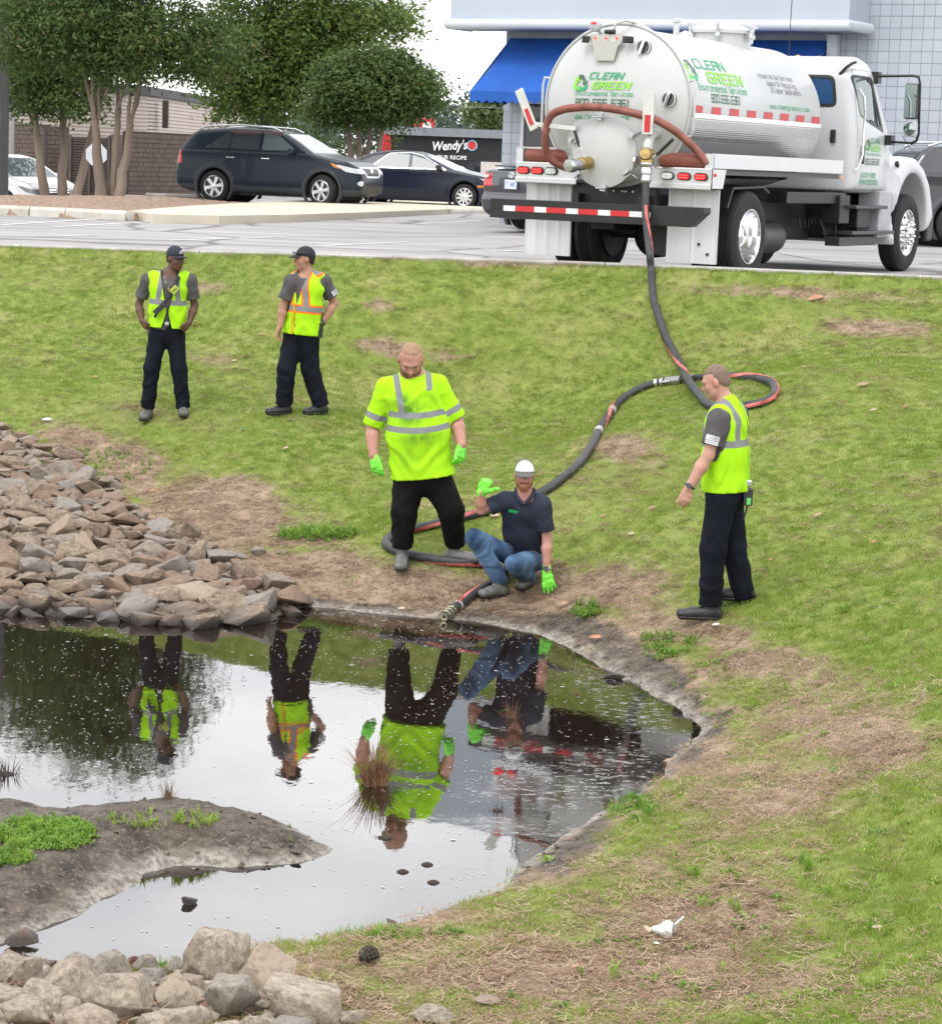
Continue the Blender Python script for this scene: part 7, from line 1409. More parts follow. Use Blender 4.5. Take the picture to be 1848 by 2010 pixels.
    if 'cap' in S:
        c = S['cap']; g = SDF(hc - .24, hc + .24, .006); tl = c.get('tilt', 0.); g.ell(Wh(0, -.010, .036), np.array((.085 * fat, .104, .098 + c.get('tall', 0))) * hs, .01, Hf); 
        if c.get('tall'): g.ell(Wh(0, .045, .080), (.062, .045, .050), .03, Hf)
        g.cut(lambda x, y, z: (lambda a, b, c_: .026 + b * .22 - c_)(*hq(x, y, z)), .003)
        V, Q = g.mesh(); cp_ = emitm('cap', V, Q, c['mat'], root, O, {'front': ((V - hc) @ f)})
        g = SDF(hc - .26, hc + .26, .0055)
        def brim(x, y, z):
            a, b, c_ = hq(x, y, z); zz = .042 + (b - .08) * c.get('bt', -.18) - (a / .075) ** 2 * .020; return np.maximum.reduce([np.abs(c_ - zz) - .0055, np.sqrt((a / c.get('bw', .074)) ** 2 + ((b - .078) / .088) ** 2) * .072 - .072, .055 - b])
        g.f = np.broadcast_to(brim(g.ax[0][:, None, None], g.ax[1][None, :, None], g.ax[2][None, None, :]), g.f.shape).astype(np.float32).copy(); V, Q = g.mesh(); emitm('cap_brim', V, Q, c.get('brim', c['mat']), cp_, O)
    return root, J, O, dict(tf=tf, ts=tside, up=lean, nk=nk, pel=pel, Hf=Hf, hc=hc)
# colours
hivis = (.34, .66, .012); silver = (.20, .205, .21)
navyt = cloth('navy_work_trousers', (.0065, .008, .014), var=.35, vs=5, bump=.35); blackt = cloth('black_work_trousers', (.0055, .0055, .006), var=.35, vs=5, bump=.35)
greyshirt = cloth('grey_tee_shirt', (.085, .080, .085), var=.12, vs=14)
jeans = cloth('blue_jeans', (.026, .055, .115), var=.4, vs=4, c2=(.085, .15, .25), bump=.4)
bootb = PM('black_work_boot', (.018, .018, .02), .42, var=.3, vs=18, bump=.3, bs=50); bootg = PM('grey_rubber_boot', (.12, .12, .115), .5, var=.3, vs=12, dirt=.3); shoeg = PM('grey_leather_shoe', (.10, .095, .09), .5, var=.3, vs=18)
glovem = PM('lime_nitrile_glove', (.10, .62, .025), .45, var=.25, vs=30, bump=.6, bs=70, c2=(.20, .72, .06))
skin_w = skinmat('fair_skin', (.46, .25, .19), (.45, .13, .11)); skin_t = skinmat('tanned_skin', (.36, .19, .125), (.30, .09, .07)); skin_d = skinmat('dark_skin', (.105, .055, .036), (.12, .045, .035)); skin_r = skinmat('ruddy_skin', (.44, .22, .17), (.42, .12, .10))
def vest_bands(extra_orange=False):
    b = [('band', .026, silver)]
    return ([('band', .044, (.85, .16, .01))] if extra_orange else []) + b + [('edge', .006, (.55, .25, .02) if extra_orange else (.02, .035, .02))]
vestA = cloth('lime_vest_dark_trim', hivis, .8, .06, 3, bands=vest_bands()); vestB = cloth('lime_vest_orange_trim', hivis, .8, .06, 3, bands=vest_bands(True))
def bandf(parts, edge=None):
    def fn(V, l, J):
        a, f_, u_ = l; d = np.full(len(V), 9.)
        for p in parts:
            if p[0] == 'h': d = np.minimum(d, np.where((a > p[3]) & (a < p[4]), np.abs(u_ - p[1] - p[2] * a), 9.))
            else: d = np.minimum(d, np.where((u_ > p[4]) & (f_ * p[5] > -.03), np.abs(a - p[1] - p[2] * (u_ + p[3])), 9.))
        o = {'band': d}
        if edge is not None: o['edge'] = edge(a, f_, u_)
        return o
    return fn
# --- A: man with dark cap, hands on his hips (left)
gA = float(gz(*onground(291, 815)[:2])); pA = onground(325, 818); YA = float(pA[1])
def edgeA(a, f_, u_): t_ = np.clip((u_ + .36) / .36, 0, 1.3); wv = .004 + .075 * t_ + np.clip((-.40 - u_) / .3, 0, 1) * .09; return np.where(f_ > 0, np.abs(np.abs(a - .0) - wv - .004), 9.)
SA = dict(Y=YA, gz=gA, h=.0085, group='crew members watching the work', face=(.10, -1), look=(.72, -.66, -.14), torso=(.165, .108, .142, .102, .152, .108), skin=skin_d, tmat=navyt, smat=greyshirt, bmat=shoeg,
    J=dict(pelvis=(327, 650, 0), neck=(333, 537, -.01), head=(344, 507, -.03), sha=(290, 549, .01), shb=(373, 550, .01), ela=(272.5, 597, .07), elb=(382, 600, .07), wra=(279, 631, -.02), wrb=(371, 634, -.02), hda=(290, 644, -.10), hdb=(361, 646, -.10),
           kna=(298, 722, -.05), knb=(351, 722, -.03), ana=(290.5, 797, 0), anb=(359.5, 797, 0), toa=(291, 812, -.15), tob=(362, 811, -.15)),
    handa=dict(n=(-.9, -.3, .1), th=(0, -.5, .8), curl=(.7, .75, .8, .8)), handb=dict(n=(.9, -.3, .1), th=(0, -.5, .8), curl=(.7, .75, .8, .8)), arm=(.048, .040, .028), trouser=(.098, .080, .072), leg=(.082, .058, .042), shem=.02, rise=.10, hs=.97,
    foota=(-.15, -1, 0), footb=(.15, -1, 0), sleeve=(.064, .070), cap=dict(mat=PM('navy_cap', (.014, .020, .032), .8, bump=.2, bs=80), bt=-.05), hair=PM('black_hair', (.012, .01, .01), .9), hairline=.03,
    vest=dict(mat=vestA, hem=.04, vz=.40, vw=.075, lz=.40, lw=.09, at=bandf([('h', -.285, 0, -9, 9), ('v', .095, -.12, .2, -.28, 1), ('v', -.095, .12, .2, -.28, 1), ('v', .095, 0, 0, -.28, -1), ('v', -.095, 0, 0, -.28, -1)], edgeA)))
SA['gza'] = SA['gzb'] = None; del SA['gza'], SA['gzb']
A_, JA, OA, KA = person('man in dark cap and open lime vest, both hands at his hips', SA)
def at_local(K, O, a, f_, u_, base='nk'): return K[base] + K['ts'] * a + K['tf'] * f_ + K['up'] * u_ - O
def strap(K, O, pts, r, name, mat, parent, base='nk'): return MB().tube([tuple(at_local(K, O, *p, base)) for p in pts], r, 6).build(name, mat, parent, smooth=60)
def kbox(K, O, p, d, name, mat, parent, rot=0., base='nk', bevel=.006):
    R3 = Matrix([list(K['ts']), list(K['tf']), list(K['up'])]).transposed() @ Matrix.Rotation(rot, 3, 'Y'); mb = MB(); mb.box(tuple(at_local(K, O, *p, base)), d, 0, R3); return mb.build(name, mat, parent, bevel=bevel)
stm = PM('black_strap', (.012, .013, .018), .7); rad = PM('radio_body', (.02, .022, .024), .4); ylw = PM('lime_speaker_mic', (.36, .44, .05), .5); gold = PM('gold_chain', (.55, .45, .22), .3, 1)
# --- radio strap across the chest; radio and chain on A
strap(KA, OA, [(-.10, .10, -.02), (-.07, .155, -.12), (.0, .172, -.24), (.08, .170, -.36), (.125, .155, -.44)], .014, 'radio_strap', stm, A_)
kbox(KA, OA, (-.06, .175, -.15), (.062, .035, .085), 'speaker_microphone', ylw, A_, -.7); kbox(KA, OA, (.075, .184, -.345), (.055, .04, .15), 'hand_radio', rad, A_, -.75)
for i in range(3): kbox(KA, OA, (-.06 + (i - 1) * .012, .195, -.15 - (i - 1) * .01), (.004, .006, .04), 'speaker_slot', stm, A_, -.7, bevel=0)
strap(KA, OA, [(.055, .06, -.02), (.035, .115, -.08), (.0, .128, -.125), (-.035, .115, -.08), (-.055, .06, -.02)], .0035, 'neck_chain', gold, A_); kbox(KA, OA, (0, .135, -.15), (.007, .005, .05), 'pendant', gold, A_, bevel=0); kbox(KA, OA, (0, .135, -.143), (.03, .005, .006), 'pendant_bar', gold, A_, bevel=0)
q = KA['Hf']; hcp = KA['hc'] - OA; mb = MB(); mb.box(tuple(hcp + .97 * (q[1] * .096 + q[2] * .085)), (.05, .008, .04), 0, Matrix([list(q[0]), list(q[1]), list(q[2])]).transposed() @ Matrix.Rotation(-.55, 3, 'X')); mb.build('cap_badge', PM('pale_badge', (.6, .5, .6), .6, var=.3, vs=60), A_)
strap(KA, OA, [(.16, .02, .08), (.17, .03, -.04)], .03, 'belt_radio', rad, A_, 'pel'); kbox(KA, OA, (0, .118, .085), (.045, .012, .035), 'belt_buckle', stl, A_, base='pel')
# --- B: man with cap looking left, hand on hip
pB = onground(600, 812); YB = float(pB[1])
def edgeB(a, f_, u_): t_ = np.clip((u_ + .32) / .32, 0, 1.3); return np.where(f_ > 0, np.abs(np.abs(a - .02) - .006 - .062 * t_ - .004), 9.)
SB = dict(Y=YB, gz=float(pB[2]), h=.0085, group='crew members watching the work', face=(-.42, -.9), look=(-.93, -.32, -.03), torso=(.168, .118, .150, .120, .155, .118), skin=skin_t, tmat=navyt, smat=greyshirt, bmat=bootb,
    J=dict(pelvis=(592, 648, 0), neck=(602, 537, 0), head=(598, 508, -.02), sha=(572, 552, -.08), shb=(635, 551, .10), ela=(556, 601, -.06), elb=(656, 595, .16), wra=(549.5, 640, -.10), wrb=(629, 637, .0), hda=(543.5, 668, -.12), hdb=(613, 646, -.10),
           kna=(562, 724, -.08), knb=(608, 722, .02), ana=(557.5, 790, -.03), anb=(629, 793, .05), toa=(534, 812, -.15), tob=(611, 811, -.1)),
    handa=dict(n=(-.8, .3, 0), th=(-.2, -1, 0), curl=(.35, .4, .45, .5)), handb=dict(n=(.3, -.8, .4), th=(-.3, -.2, .9), curl=(.25, .25, .3, .3), sp=.1), arm=(.050, .043, .030), trouser=(.108, .092, .086), leg=(.085, .06, .042), shem=.0, rise=.10, hs=.97,
    foota=(-.85, -.6, 0), footb=(-.85, -.7, 0), sleeve=(.068, .078), cap=dict(mat=PM('black_cap', (.012, .013, .019), .8, bump=.2, bs=80), bt=-.28), hair=PM('dark_brown_hair', (.02, .014, .010), .9), hairline=.03, bootup=.10,
    vest=dict(mat=vestB, hem=-.04, vz=.30, vw=.062, cx=.0, at=bandf([('h', -.345, 0, -9, 9), ('v', .088, -.16, .25, -.32, 1), ('v', -.088, .16, .25, -.32, 1), ('v', .09, 0, 0, -.33, -1), ('v', -.09, 0, 0, -.33, -1)], edgeB)))
B_, JB, OB, KB = person('man in dark cap looking left, lime vest with orange-edged bands', SB)
kbox(KB, OB, (.085, .155, -.15), (.05, .035, .085), 'speaker_microphone', ylw, B_, .2); kbox(KB, OB, (-.19, -.02, .02), (.05, .07, .15), 'belt_radio', rad, B_, base='pel'); strap(KB, OB, [(-.19, -.03, .08), (-.20, -.04, .20)], .006, 'aerial', stm, B_, 'pel')
kbox(KB, OB, (.14, .02, -.46), (.02, .20, .10), 'vest_tab', PM('lime_cloth', hivis, .8), B_); q = KB['Hf']; hcp = KB['hc'] - OB
mb = MB(); mb.tube([tuple(hcp + q[0] * x + q[1] * y + q[2] * .062) for x, y in ((-.088, -.01), (-.08, .05), (-.04, .098), (0, .106), (.04, .098), (.08, .05), (.088, -.01))], .006, 6); sgl = mb.build('sunglasses', blackp, B_, smooth=60)
for x in (-.035, .035): MB().box(tuple(hcp + q[0] * x + q[1] * .106 + q[2] * .062), (.045, .012, .03), 0, Matrix([list(q[0]), list(q[1]), list(q[2])]).transposed()).build('lens', PM('sunglass_lens', (.25, .28, .35), .05, .5), sgl, bevel=.004)
def flag(J, O, parent, sh, el, t0, side, w_, h_, rr):
    a, b = J[sh] - O, J[el] - O; d = nrm(b - a); s = nrm(side); s = nrm(s - d * np.dot(s, d)); hx = np.cross(d, s); c = a + (b - a) * t0; R3 = Matrix([list(hx), list(s), list(-d)]).transposed()
    o = MB().box(tuple(c + s * rr), (w_, .004, h_), 0, R3).build('sleeve_flag', PM('flag_white', (.62, .63, .66), .6), parent)
    for k in range(4): MB().box(tuple(c + s * (rr + .003) - d * h_ * (.32 - k * .21)), (w_ * (.55 if k < 2 else .98), .002, h_ * .09), 0, R3).build('flag_stripe', PM('flag_grey', (.25, .25, .27), .6), o)
    MB().box(tuple(c + s * (rr + .003) - hx * w_ * .3 - d * h_ * .22), (w_ * .36, .002, h_ * .5), 0, R3).build('flag_canton', PM('flag_grey_pale', (.35, .35, .38), .6), o)
flag(JB, OB, B_, 'shb', 'elb', .56, (.75, -.7, .1), .075, .05, .078)
def watch(J, O, parent, w_, e_, r, mat=blackp, face=(0, -1, 0)):
    a = J[w_] - O; d = nrm(J[w_] - J[e_]); c = a - d * .02; u = nrm(np.cross(d, [0, .3, 1])); v = np.cross(d, u); o = MB().tube([tuple(c + (u * math.cos(t_) + v * math.sin(t_)) * r) for t_ in np.linspace(0, 2 * PI, 17)], .008, 6).build('wristwatch', mat, parent, smooth=60)
    n = nrm(np.array(face) - d * np.dot(face, d)); MB().lathe([(.02, 0), (.02, .010), (0, .011)], tuple(c + n * (r + .0)), tuple(n), 12).build('watch_face', PM('watch_dial', (.03, .035, .05), .15), o)
watch(JB, OB, B_, 'wrb', 'elb', .034, blackp, (.2, -1, .3))
# --- C: big man with beard, lime shirt, green gloves
pC = onground(789.5, 1114); YC = float(pC[1])
def shirtC(V, l, J):
    a, f_, u_ = l; d = np.full(len(V), 9.); tor = np.abs(a) < .30
    for z in (-.335, -.455): d = np.minimum(d, np.where(tor, np.abs(u_ - z - a * .05 + (f_ > .0) * (.02 * np.cos(a * 6)) - .0), 9.))
    for s, aa in ((1, .135), (-1, -.125)): d = np.minimum(d, np.where((u_ > (-.335 if s > 0 else -.165)) | (f_ < 0), np.where(tor & (u_ > -.335), np.abs(a - aa + (u_ + .1) * -.06 * s), 9.), 9.))
    for q in 'ab':
        e = J['el' + q] - J['sh' + q]; t_ = ((V - J['sh' + q]) @ e) / (e @ e); dist = np.linalg.norm(V - J['sh' + q] - t_[:, None] * e, axis=1); d = np.where((dist < .125) & (t_ > .3) & (np.abs(a) > .20), np.abs(t_ - .72) * np.linalg.norm(e), d)
    st = 1.3 * np.exp(-(((a - .06) / .12) ** 2 + ((u_ + .34) / .10) ** 2)) * .9 + np.exp(-(((a + .02) / .15) ** 2 + ((u_ + .54) / .06) ** 2)) * .9 + np.exp(-(((a - .12) / .07) ** 2 + ((u_ + .22) / .06) ** 2)) * .8 + np.exp(-(((a - .10) / .10) ** 2 + ((u_ + .70) / .10) ** 2)) * .5 + np.exp(-(((a + .12) / .08) ** 2 + ((u_ + .25) / .12) ** 2)) * .35
    return {'band': d, 'stain': np.clip(st * (f_ > 0), 0, 1)}
SC = dict(Y=YC, gz=float(pC[2]), h=.009, group='workers in lime gloves at the pond', face=(.06, -1), look=(.05, -.80, -.62), torso=(.215, .150, .232, .180, .205, .165), w=1.22, bellyf=.05, skin=skin_r, tmat=blackt, smat=cloth('lime_work_shirt', hivis, .8, .08, 4, bands=[('band', .025, silver)], stain=(.09, .22, .02)), bmat=bootg,
    J=dict(pelvis=(828, 925, .0), neck=(809, 728, .0), head=(806, 706, -.09), sha=(757, 760, .02), shb=(859, 754, .02), ela=(731, 836, .06), elb=(895, 822, .06), wra=(733, 893, -.04), wrb=(905, 872, -.04), hda=(738, 921, -.08), hdb=(904, 898, -.08),
           kna=(793, 1005, -.05), knb=(885, 1000, -.02), ana=(789.5, 1066, 0), anb=(893, 1062, .10), toa=(789, 1106, -.2), tob=(930, 1093, .05)),
    handa=dict(n=(-.6, -.75, 0), th=(.8, -.6, 0), curl=(.28, .32, .36, .4), s=1.15), handb=dict(n=(.6, -.75, 0), th=(-.8, -.6, 0), curl=(.45, .5, .5, .5), s=1.15), gloves='ab', glmat=glovem, arm=(.064, .056, .042), trouser=(.140, .108, .086), leg=(.122, .08, .055), shem=-.045, sw=.010, sflare=.045, rise=.08, so=.018,
    sleeve=(.078, .090), sfrac=.98, hs=1.17, fat=1.06, nr=.078, foota=(0, -1, 0), footb=(.93, -.36, 0), boot=(.054, .05), footlen=.30, neckdip=.055, hair=PM('blond_stubble', (.27, .165, .095), .8, var=.3, vs=60), ht=.0016, hairline=.082, beard=PM('ginger_brown_beard', (.13, .075, .035), .9, var=.4, vs=40), bl=.016, bootup=.07, hem=.035)
SC['shirt_at'] = shirtC
pC2 = onground(893, 1094); SC['gzb'] = float(pC2[2]); SC['gza'] = float(pC[2])
C_, JC, OC, KC = person('big bearded man in stained lime shirt and green gloves looking down beside the hose', SC)
# --- D: man in vest seen from the side, nearest the right
pD = onground(1395, 1212); YD = float(pD[1])
def edgeD(a, f_, u_): return np.full(len(a), 9.)
SD_ = dict(Y=YD, gz=float(pD[2]), h=.0085, group='crew members watching the work', face=(-.90, .42), look=(-.90, .20, -.38), torso=(.175, .122, .158, .128, .158, .125), skin=skin_w, tmat=navyt, smat=greyshirt, bmat=bootb,
    J=dict(pelvis=(1423, 960, 0), neck=(1424, 788, .0), head=(1405, 748, .0), sha=(1410, 822, -.15), shb=(1447, 812, .16), ela=(1390, 893, -.20), elb=(1425, 890, .24), wra=(1350.5, 959, -.22), wrb=(1415, 950, .22), hda=(1342, 990, -.22), hdb=(1414, 975, .22),
           kna=(1399, 1078, -.08), knb=(1438, 1070, .10), ana=(1394, 1180, -.05), anb=(1458, 1166, .12), toa=(1335, 1205, -.10), tob=(1420, 1190, .15)),
    handa=dict(n=(-.2, -.9, 0), th=(-.8, .2, 0), curl=(.25, .3, .35, .4)), handb=dict(n=(-.2, .9, 0), th=(-.8, -.2, 0), curl=(.4, .4, .4, .4)), arm=(.053, .046, .031), trouser=(.112, .096, .084), leg=(.09, .062, .043), shem=.0, rise=.08, hs=1.0, foota=(-1, .05, 0), footb=(-1, .12, 0), sleeve=(.074, .080), sfrac=.74, footlen=.31, boot=(.052, .05), hem=.03,
    hair=PM('cropped_brown_hair', (.17, .115, .09), .9, var=.2, vs=60), ht=.0015, hairline=.06, bootup=.10,
    vest=dict(mat=vestA, hem=-.01, vz=.9, vw=.09, at=bandf([('h', -.30, 0, -9, 9), ('v', .105, .05, .2, -.29, 1), ('v', -.105, -.05, .2, -.29, 1), ('v', .105, .0, 0, -.29, -1), ('v', -.105, 0, 0, -.29, -1)], lambda a, f_, u_: np.where(f_ < 0, np.where(u_ < -.0, np.abs(a - .0 * u_ - .03), 9.), 9.) * 1.)))
pD2 = onground(1470, 1192); SD_['gzb'] = float(pD2[2]); SD_['gza'] = float(pD[2])
D_, JD, OD, KD = person('bareheaded man with cropped hair in lime vest, seen from his left side', SD_)
flag(JD, OD, D_, 'sha', 'ela', .62, (-.15, -1, .1), .10, .065, .083); watch(JD, OD, D_, 'wra', 'ela', .037, blackp, (-.3, -1, .2))
pr = atY(1467, 975, YD - .06) - OD; MB().box(tuple(pr), (.07, .06, .13)).build('belt_radio', rad, D_, bevel=.012); MB().box(tuple(pr + [0, 0, .10]), (.05, .04, .05)).build('radio_clip', PM('zinc_steel', (.55, .56, .58)), D_, bevel=.01); MB().tube([tuple(pr + [0, 0, -.07]), tuple(pr + [-.01, 0, -.12]), tuple(pr + [-.025, 0, -.17])], .007, 5).build('key_strap', stm, D_)
MB().box(tuple(pr + [.005, -.032, -.03]), (.03, .004, .05)).build('radio_label', PM('label_green', (.1, .5, .12), .5), D_)
# --- E: crouching man in white cap
pE = onground(962, 1168); YE = float(pE[1])
poloE = cloth('dark_blue_polo', (.028, .034, .052), var=.2, vs=8, bump=.3)
SE = dict(Y=YE, gz=float(pE[2]), h=.0085, group='workers in lime gloves at the pond', face=(-.10, -1), look=(-.02, -1, -.10), torso=(.185, .118, .160, .120, .165, .13), skin=skin_r, tmat=jeans, smat=poloE, bmat=bootg,
    J=dict(pelvis=(1032, 1085, .30), neck=(1030, 968, .02), head=(1029, 932, -.02), sha=(990, 982, .0), shb=(1063, 990, .02), ela=(944, 1001, .0), elb=(1073, 1053, .04), wra=(944, 966, -.08), wrb=(1072, 1121, -.02), hda=(954, 944, -.10), hdb=(1078, 1148, -.04),
           kna=(931, 1056, -.22), knb=(1009, 1107, -.30), ana=(981, 1137, -.02), anb=(1036, 1133, .22), toa=(952, 1163, -.14), tob=(1024, 1146, .05)),
    handa=dict(n=(-.25, -.9, .3), th=(1, -.1, .1), curl=(1.25, 1.3, 1.3, 1.25), s=1.08, thd=(.97, -.15, .12)), handb=dict(n=(.3, -.9, .35), th=(-.9, 0, 0), curl=(.12, .10, .12, .15), sp=.22, s=1.05), gloves='ab', glmat=glovem, arm=(.050, .042, .031), trouser=(.090, .074, .066), leg=(.085, .062, .042), shem=.02, rise=.06,
    sleeve=(.068, .074), sfrac=dict(a=.66, b=.82), hs=.96, foota=(-.75, -.66, 0), footb=(-.35, -.93, 0), footlen=.28, wk=.006, neckdip=.085, bootup=.09, beard=PM('ginger_beard', (.22, .085, .035), .9, var=.35, vs=40), bl=.005, hem=.03,
    cap=dict(mat=None, bt=-.30, bw=.080, brim=PM('grey_brim', (.10, .095, .09), .8)), hair=PM('ginger_hair', (.16, .08, .04), .9), hairline=.02)
m = bpy.data.materials.new('white_trucker_cap'); t, N, L, b = nodes(m); L(MIX(t, MR(t, A('front', t), .018, .024), (.13, .135, .14), (.72, .73, .76)), b.inputs['Base Color']); b.inputs['Roughness'].default_value = .8; SE['cap']['mat'] = m
pE1, pE2 = onground(975, 1158), onground(1032, 1148); SE['gza'] = float(pE1[2]); SE['gzb'] = float(pE2[2])
E_, JE, OE, KE = person('crouching man in white cap, dark polo and jeans making a fist with a green glove', SE)
watch(JE, OE, E_, 'wrb', 'elb', .036, stl, (-.1, -1, .1)); kbox(KE, OE, (.085, .142, -.165), (.085, .006, .028), 'chest_logo', PM('logo_on_shirt', (.02, .34, .10), .6, var=.4, vs=90), E_, -.2, bevel=0); kbox(KE, OE, (-.045, .150, -.235), (.02, .006, .016), 'small_tag', PM('tag_pale', (.5, .5, .5), .6), E_, bevel=0)
for s in (-1, 1): strap(KE, OE, [(s * .02, -.06, .05), (s * .075, -.01, .035), (s * .074, .055, .0), (s * .045, .100, -.045), (s * .012, .122, -.085)], .017, 'collar', poloE, E_)
lg = KE['Hf']; hcp = KE['hc'] - OE; lettering('cap_script', 'Veronm', .014, lambda u, v: hcp + lg[0] * (-.038 + u) + lg[1] * (.094 - ((-.038 + u) / .09) ** 2 * .045 - v * .35) + lg[2] * (.078 + v), PM('script_grey', (.2, .2, .22), .6), E_, fit=.075, th=.1, slant=.4)
# ================================================================ HOSES
def hose_mesh(P, r, name, mat, parent=None, rib=0., n=12):
    mb = MB(); rs = [r + (rib if i % 2 else 0) for i in range(len(P))]; mb.tube([tuple(p) for p in P], rs, n); return mb.build(name, mat, parent, smooth=80)
P = spline([(-1.34, .56, 1.235), (-1.42, .70, 1.30), (-1.50, .76, 1.42), (-1.55, .755, 1.60), (-1.57, .70, 1.80), (-1.60, .54, 1.885), (-1.62, .30, 1.92), (-1.63, .05, 1.925), (-1.63, -.20, 1.90), (-1.61, -.45, 1.855), (-1.57, -.64, 1.80), (-1.47, -.82, 1.69), (-1.38, -.98, 1.55), (-1.33, -1.10, 1.42), (-1.31, -1.17, 1.34)], 200)
P = resample(P, .0115); P = np.array([TM @ Vector(p) for p in P])
h = empty('suction_hose', P[0], 0, 'ribbed reddish brown suction hose looped across the rear of the tank', 'hose'); o = hose_mesh(P - P[0], .039, 'hose_tube', PM('ribbed_red_hose', (.21, .066, .05), .6, var=.2, vs=10, c2=(.26, .09, .07)), h, rib=.009, n=14)
# long black hose down the bank
hp = [(1281, 590), (1292, 640), (1308, 685), (1332, 728), (1350, 765), (1364, 785), (1392, 800), (1435, 804), (1470, 800), (1500, 793), (1519, 778), (1517, 759), (1495, 748), (1440, 741.5), (1395, 743), (1355, 747.5), (1320, 751), (1282, 756), (1243, 772), (1212, 795), (1186, 830), (1160, 880), (1130, 920), (1100, 945), (1072, 966), (1035, 985), (985, 1000), (930, 1014), (872, 1029), (815, 1043), (778, 1053), (759, 1064), (758, 1076), (778, 1087), (815, 1096), (862, 1104), (905, 1109), (945, 1112), (975, 1118), (990, 1130), (978, 1145), (950, 1160), (915, 1182), (888, 1203)]
hr = .041; G = []
for i, (x, y) in enumerate(hp):
    g = onground(x, y + 4); G.append((g[0], g[1], g[2] + hr * .9 + (.07 if 1 <= i <= 5 else 0)))
G[0] = (*G[0][:2], G[0][2] + .02)
S0 = TM @ Vector((-1.63, -.57, 1.125)); S1 = TM @ Vector((-1.68, -.60, .93)); S2 = TM @ Vector((-1.74, -.64, .72)); e = atY(1275, 502, 26.35); e[2] = max(e[2], float(edgeZ(e[0])) + .07)
e1 = onground(1277, 540); G = [tuple(S0), tuple(S1), tuple(S2), tuple(np.array(S2) * .45 + e * .55 + [0, 0, .0]), tuple(e), (e1[0], e1[1], e1[2] + .05)] + G
endp = atZ(868, 1213, .03); G.append(tuple(endp))
HP = resample(spline(G, 1100), .035); k = np.array([1, 2, 3, 2, 1]) / 9.
for d in range(3): HP[2:-2, d] = np.convolve(HP[:, d], k, 'valid')
gzz = np.maximum(gz(HP[:, 0], HP[:, 1]), 0) + hr * .8; m_ = (HP[:, 1] < 26.0); HP[m_, 2] = np.maximum(HP[m_, 2], gzz[m_])
HO = HP[0].copy(); bh = empty('discharge_hose', HO, 0, 'long black hose with red stripe snaking from the truck down to the pond', 'hose')
hm = PM('black_rubber_hose', (.028, .030, .034), .55, var=.35, vs=12, bump=.2, bs=60, dirt=.25)
hose_mesh(HP - HO, hr, 'hose_tube', hm, bh)
# printed red stripe: a thin strip that slowly winds round the hose
Tn = np.gradient(HP, axis=0); Tn /= np.linalg.norm(Tn, axis=1)[:, None]; U = np.cross(Tn, [0, 0, 1.]); U /= np.linalg.norm(U, axis=1)[:, None] + 1e-9; Wn = np.cross(U, Tn)
sl_ = np.arange(len(HP)) * .035; ph = 2 * PI * sl_ / 3.3 + .9; V = []; nn = 7
for i in range(len(HP)):
    for j in range(nn):
        a = ph[i] + (j / (nn - 1) - .5) * .80; V.append(HP[i] - HO + (U[i] * math.cos(a) + Wn[i] * math.sin(a)) * (hr + .0025))
F = [(i * nn + j, i * nn + j + 1, (i + 1) * nn + j + 1, (i + 1) * nn + j) for i in range(8, len(HP) - 8) for j in range(nn - 1)]
me = bpy.data.meshes.new('red_stripe'); me.from_pydata([tuple(v) for v in V], [], F); shade(me); link('red_stripe', me, PM('hose_stripe_red', (.36, .035, .030), .55, var=.45, vs=7, c2=(.50, .14, .12)), bh)
def band_at(s0, L_, r, nm, mat, parent=bh):
    i0 = int(s0 / .035); Pp = HP[i0:i0 + max(2, int(L_ / .035) + 1)] - HO; return hose_mesh(Pp, r, nm, mat, parent)
ic = int(np.argmin(np.linalg.norm(np.array([proj(p) for p in HP]) - np.array([1322, 749.5]), axis=1))) * .035
for ds, l, r, mt in ((-.26, .05, .048, 'z'), (-.20, .05, .048, 'z'), (-.10, .2, .052, 'b'), (.12, .05, .048, 'z'), (.19, .05, .048, 'z')): band_at(ic + ds, l, r, 'coupling_band', stl if mt == 'z' else PM('coupling_aluminium', (.30, .30, .30), .4, .9))
for sgn in (-1, 1):
    i = int(ic / .035); MB().tube([tuple(HP[i] - HO + U[i] * sgn * .05), tuple(HP[i + 3] - HO + U[i] * sgn * .062)], .012, 6).build('cam_lever', stl, bh)
d = HP[-1] - HP[-6]; d /= np.linalg.norm(d); mb = MB(); q = HP[-1] - HO - d * .05; mb.lathe([(.044, -.10), (.044, -.08), (.036, -.075), (.036, -.055), (.044, -.05), (.044, -.03), (.036, -.025), (.036, -.005), (.043, 0), (.043, .025), (.034, .03), (.034, .055), (.028, .056), (0, .04)], q, d, 18); mb.build('brass_end_fitting', PM('pale_brass', (.62, .55, .34), .25, 1., var=.1), bh, smooth=40)
for s_w in (.30, ): band_at(len(HP) * .035 - s_w, .06, .044, 'coupling_band', PM('pale_band', (.6, .6, .58), .4, .5))
for (x, y) in ((1196, 803), (1177, 848)):
    i = int(np.argmin(np.linalg.norm(np.array([proj(p) for p in HP]) - np.array([x, y]), axis=1))); hose_mesh(HP[i - 2:i + 3] - HO, hr + .0035, 'worn_patch', PM('worn_grey_patch', (.33, .32, .30), .7, var=.4, vs=30), bh)
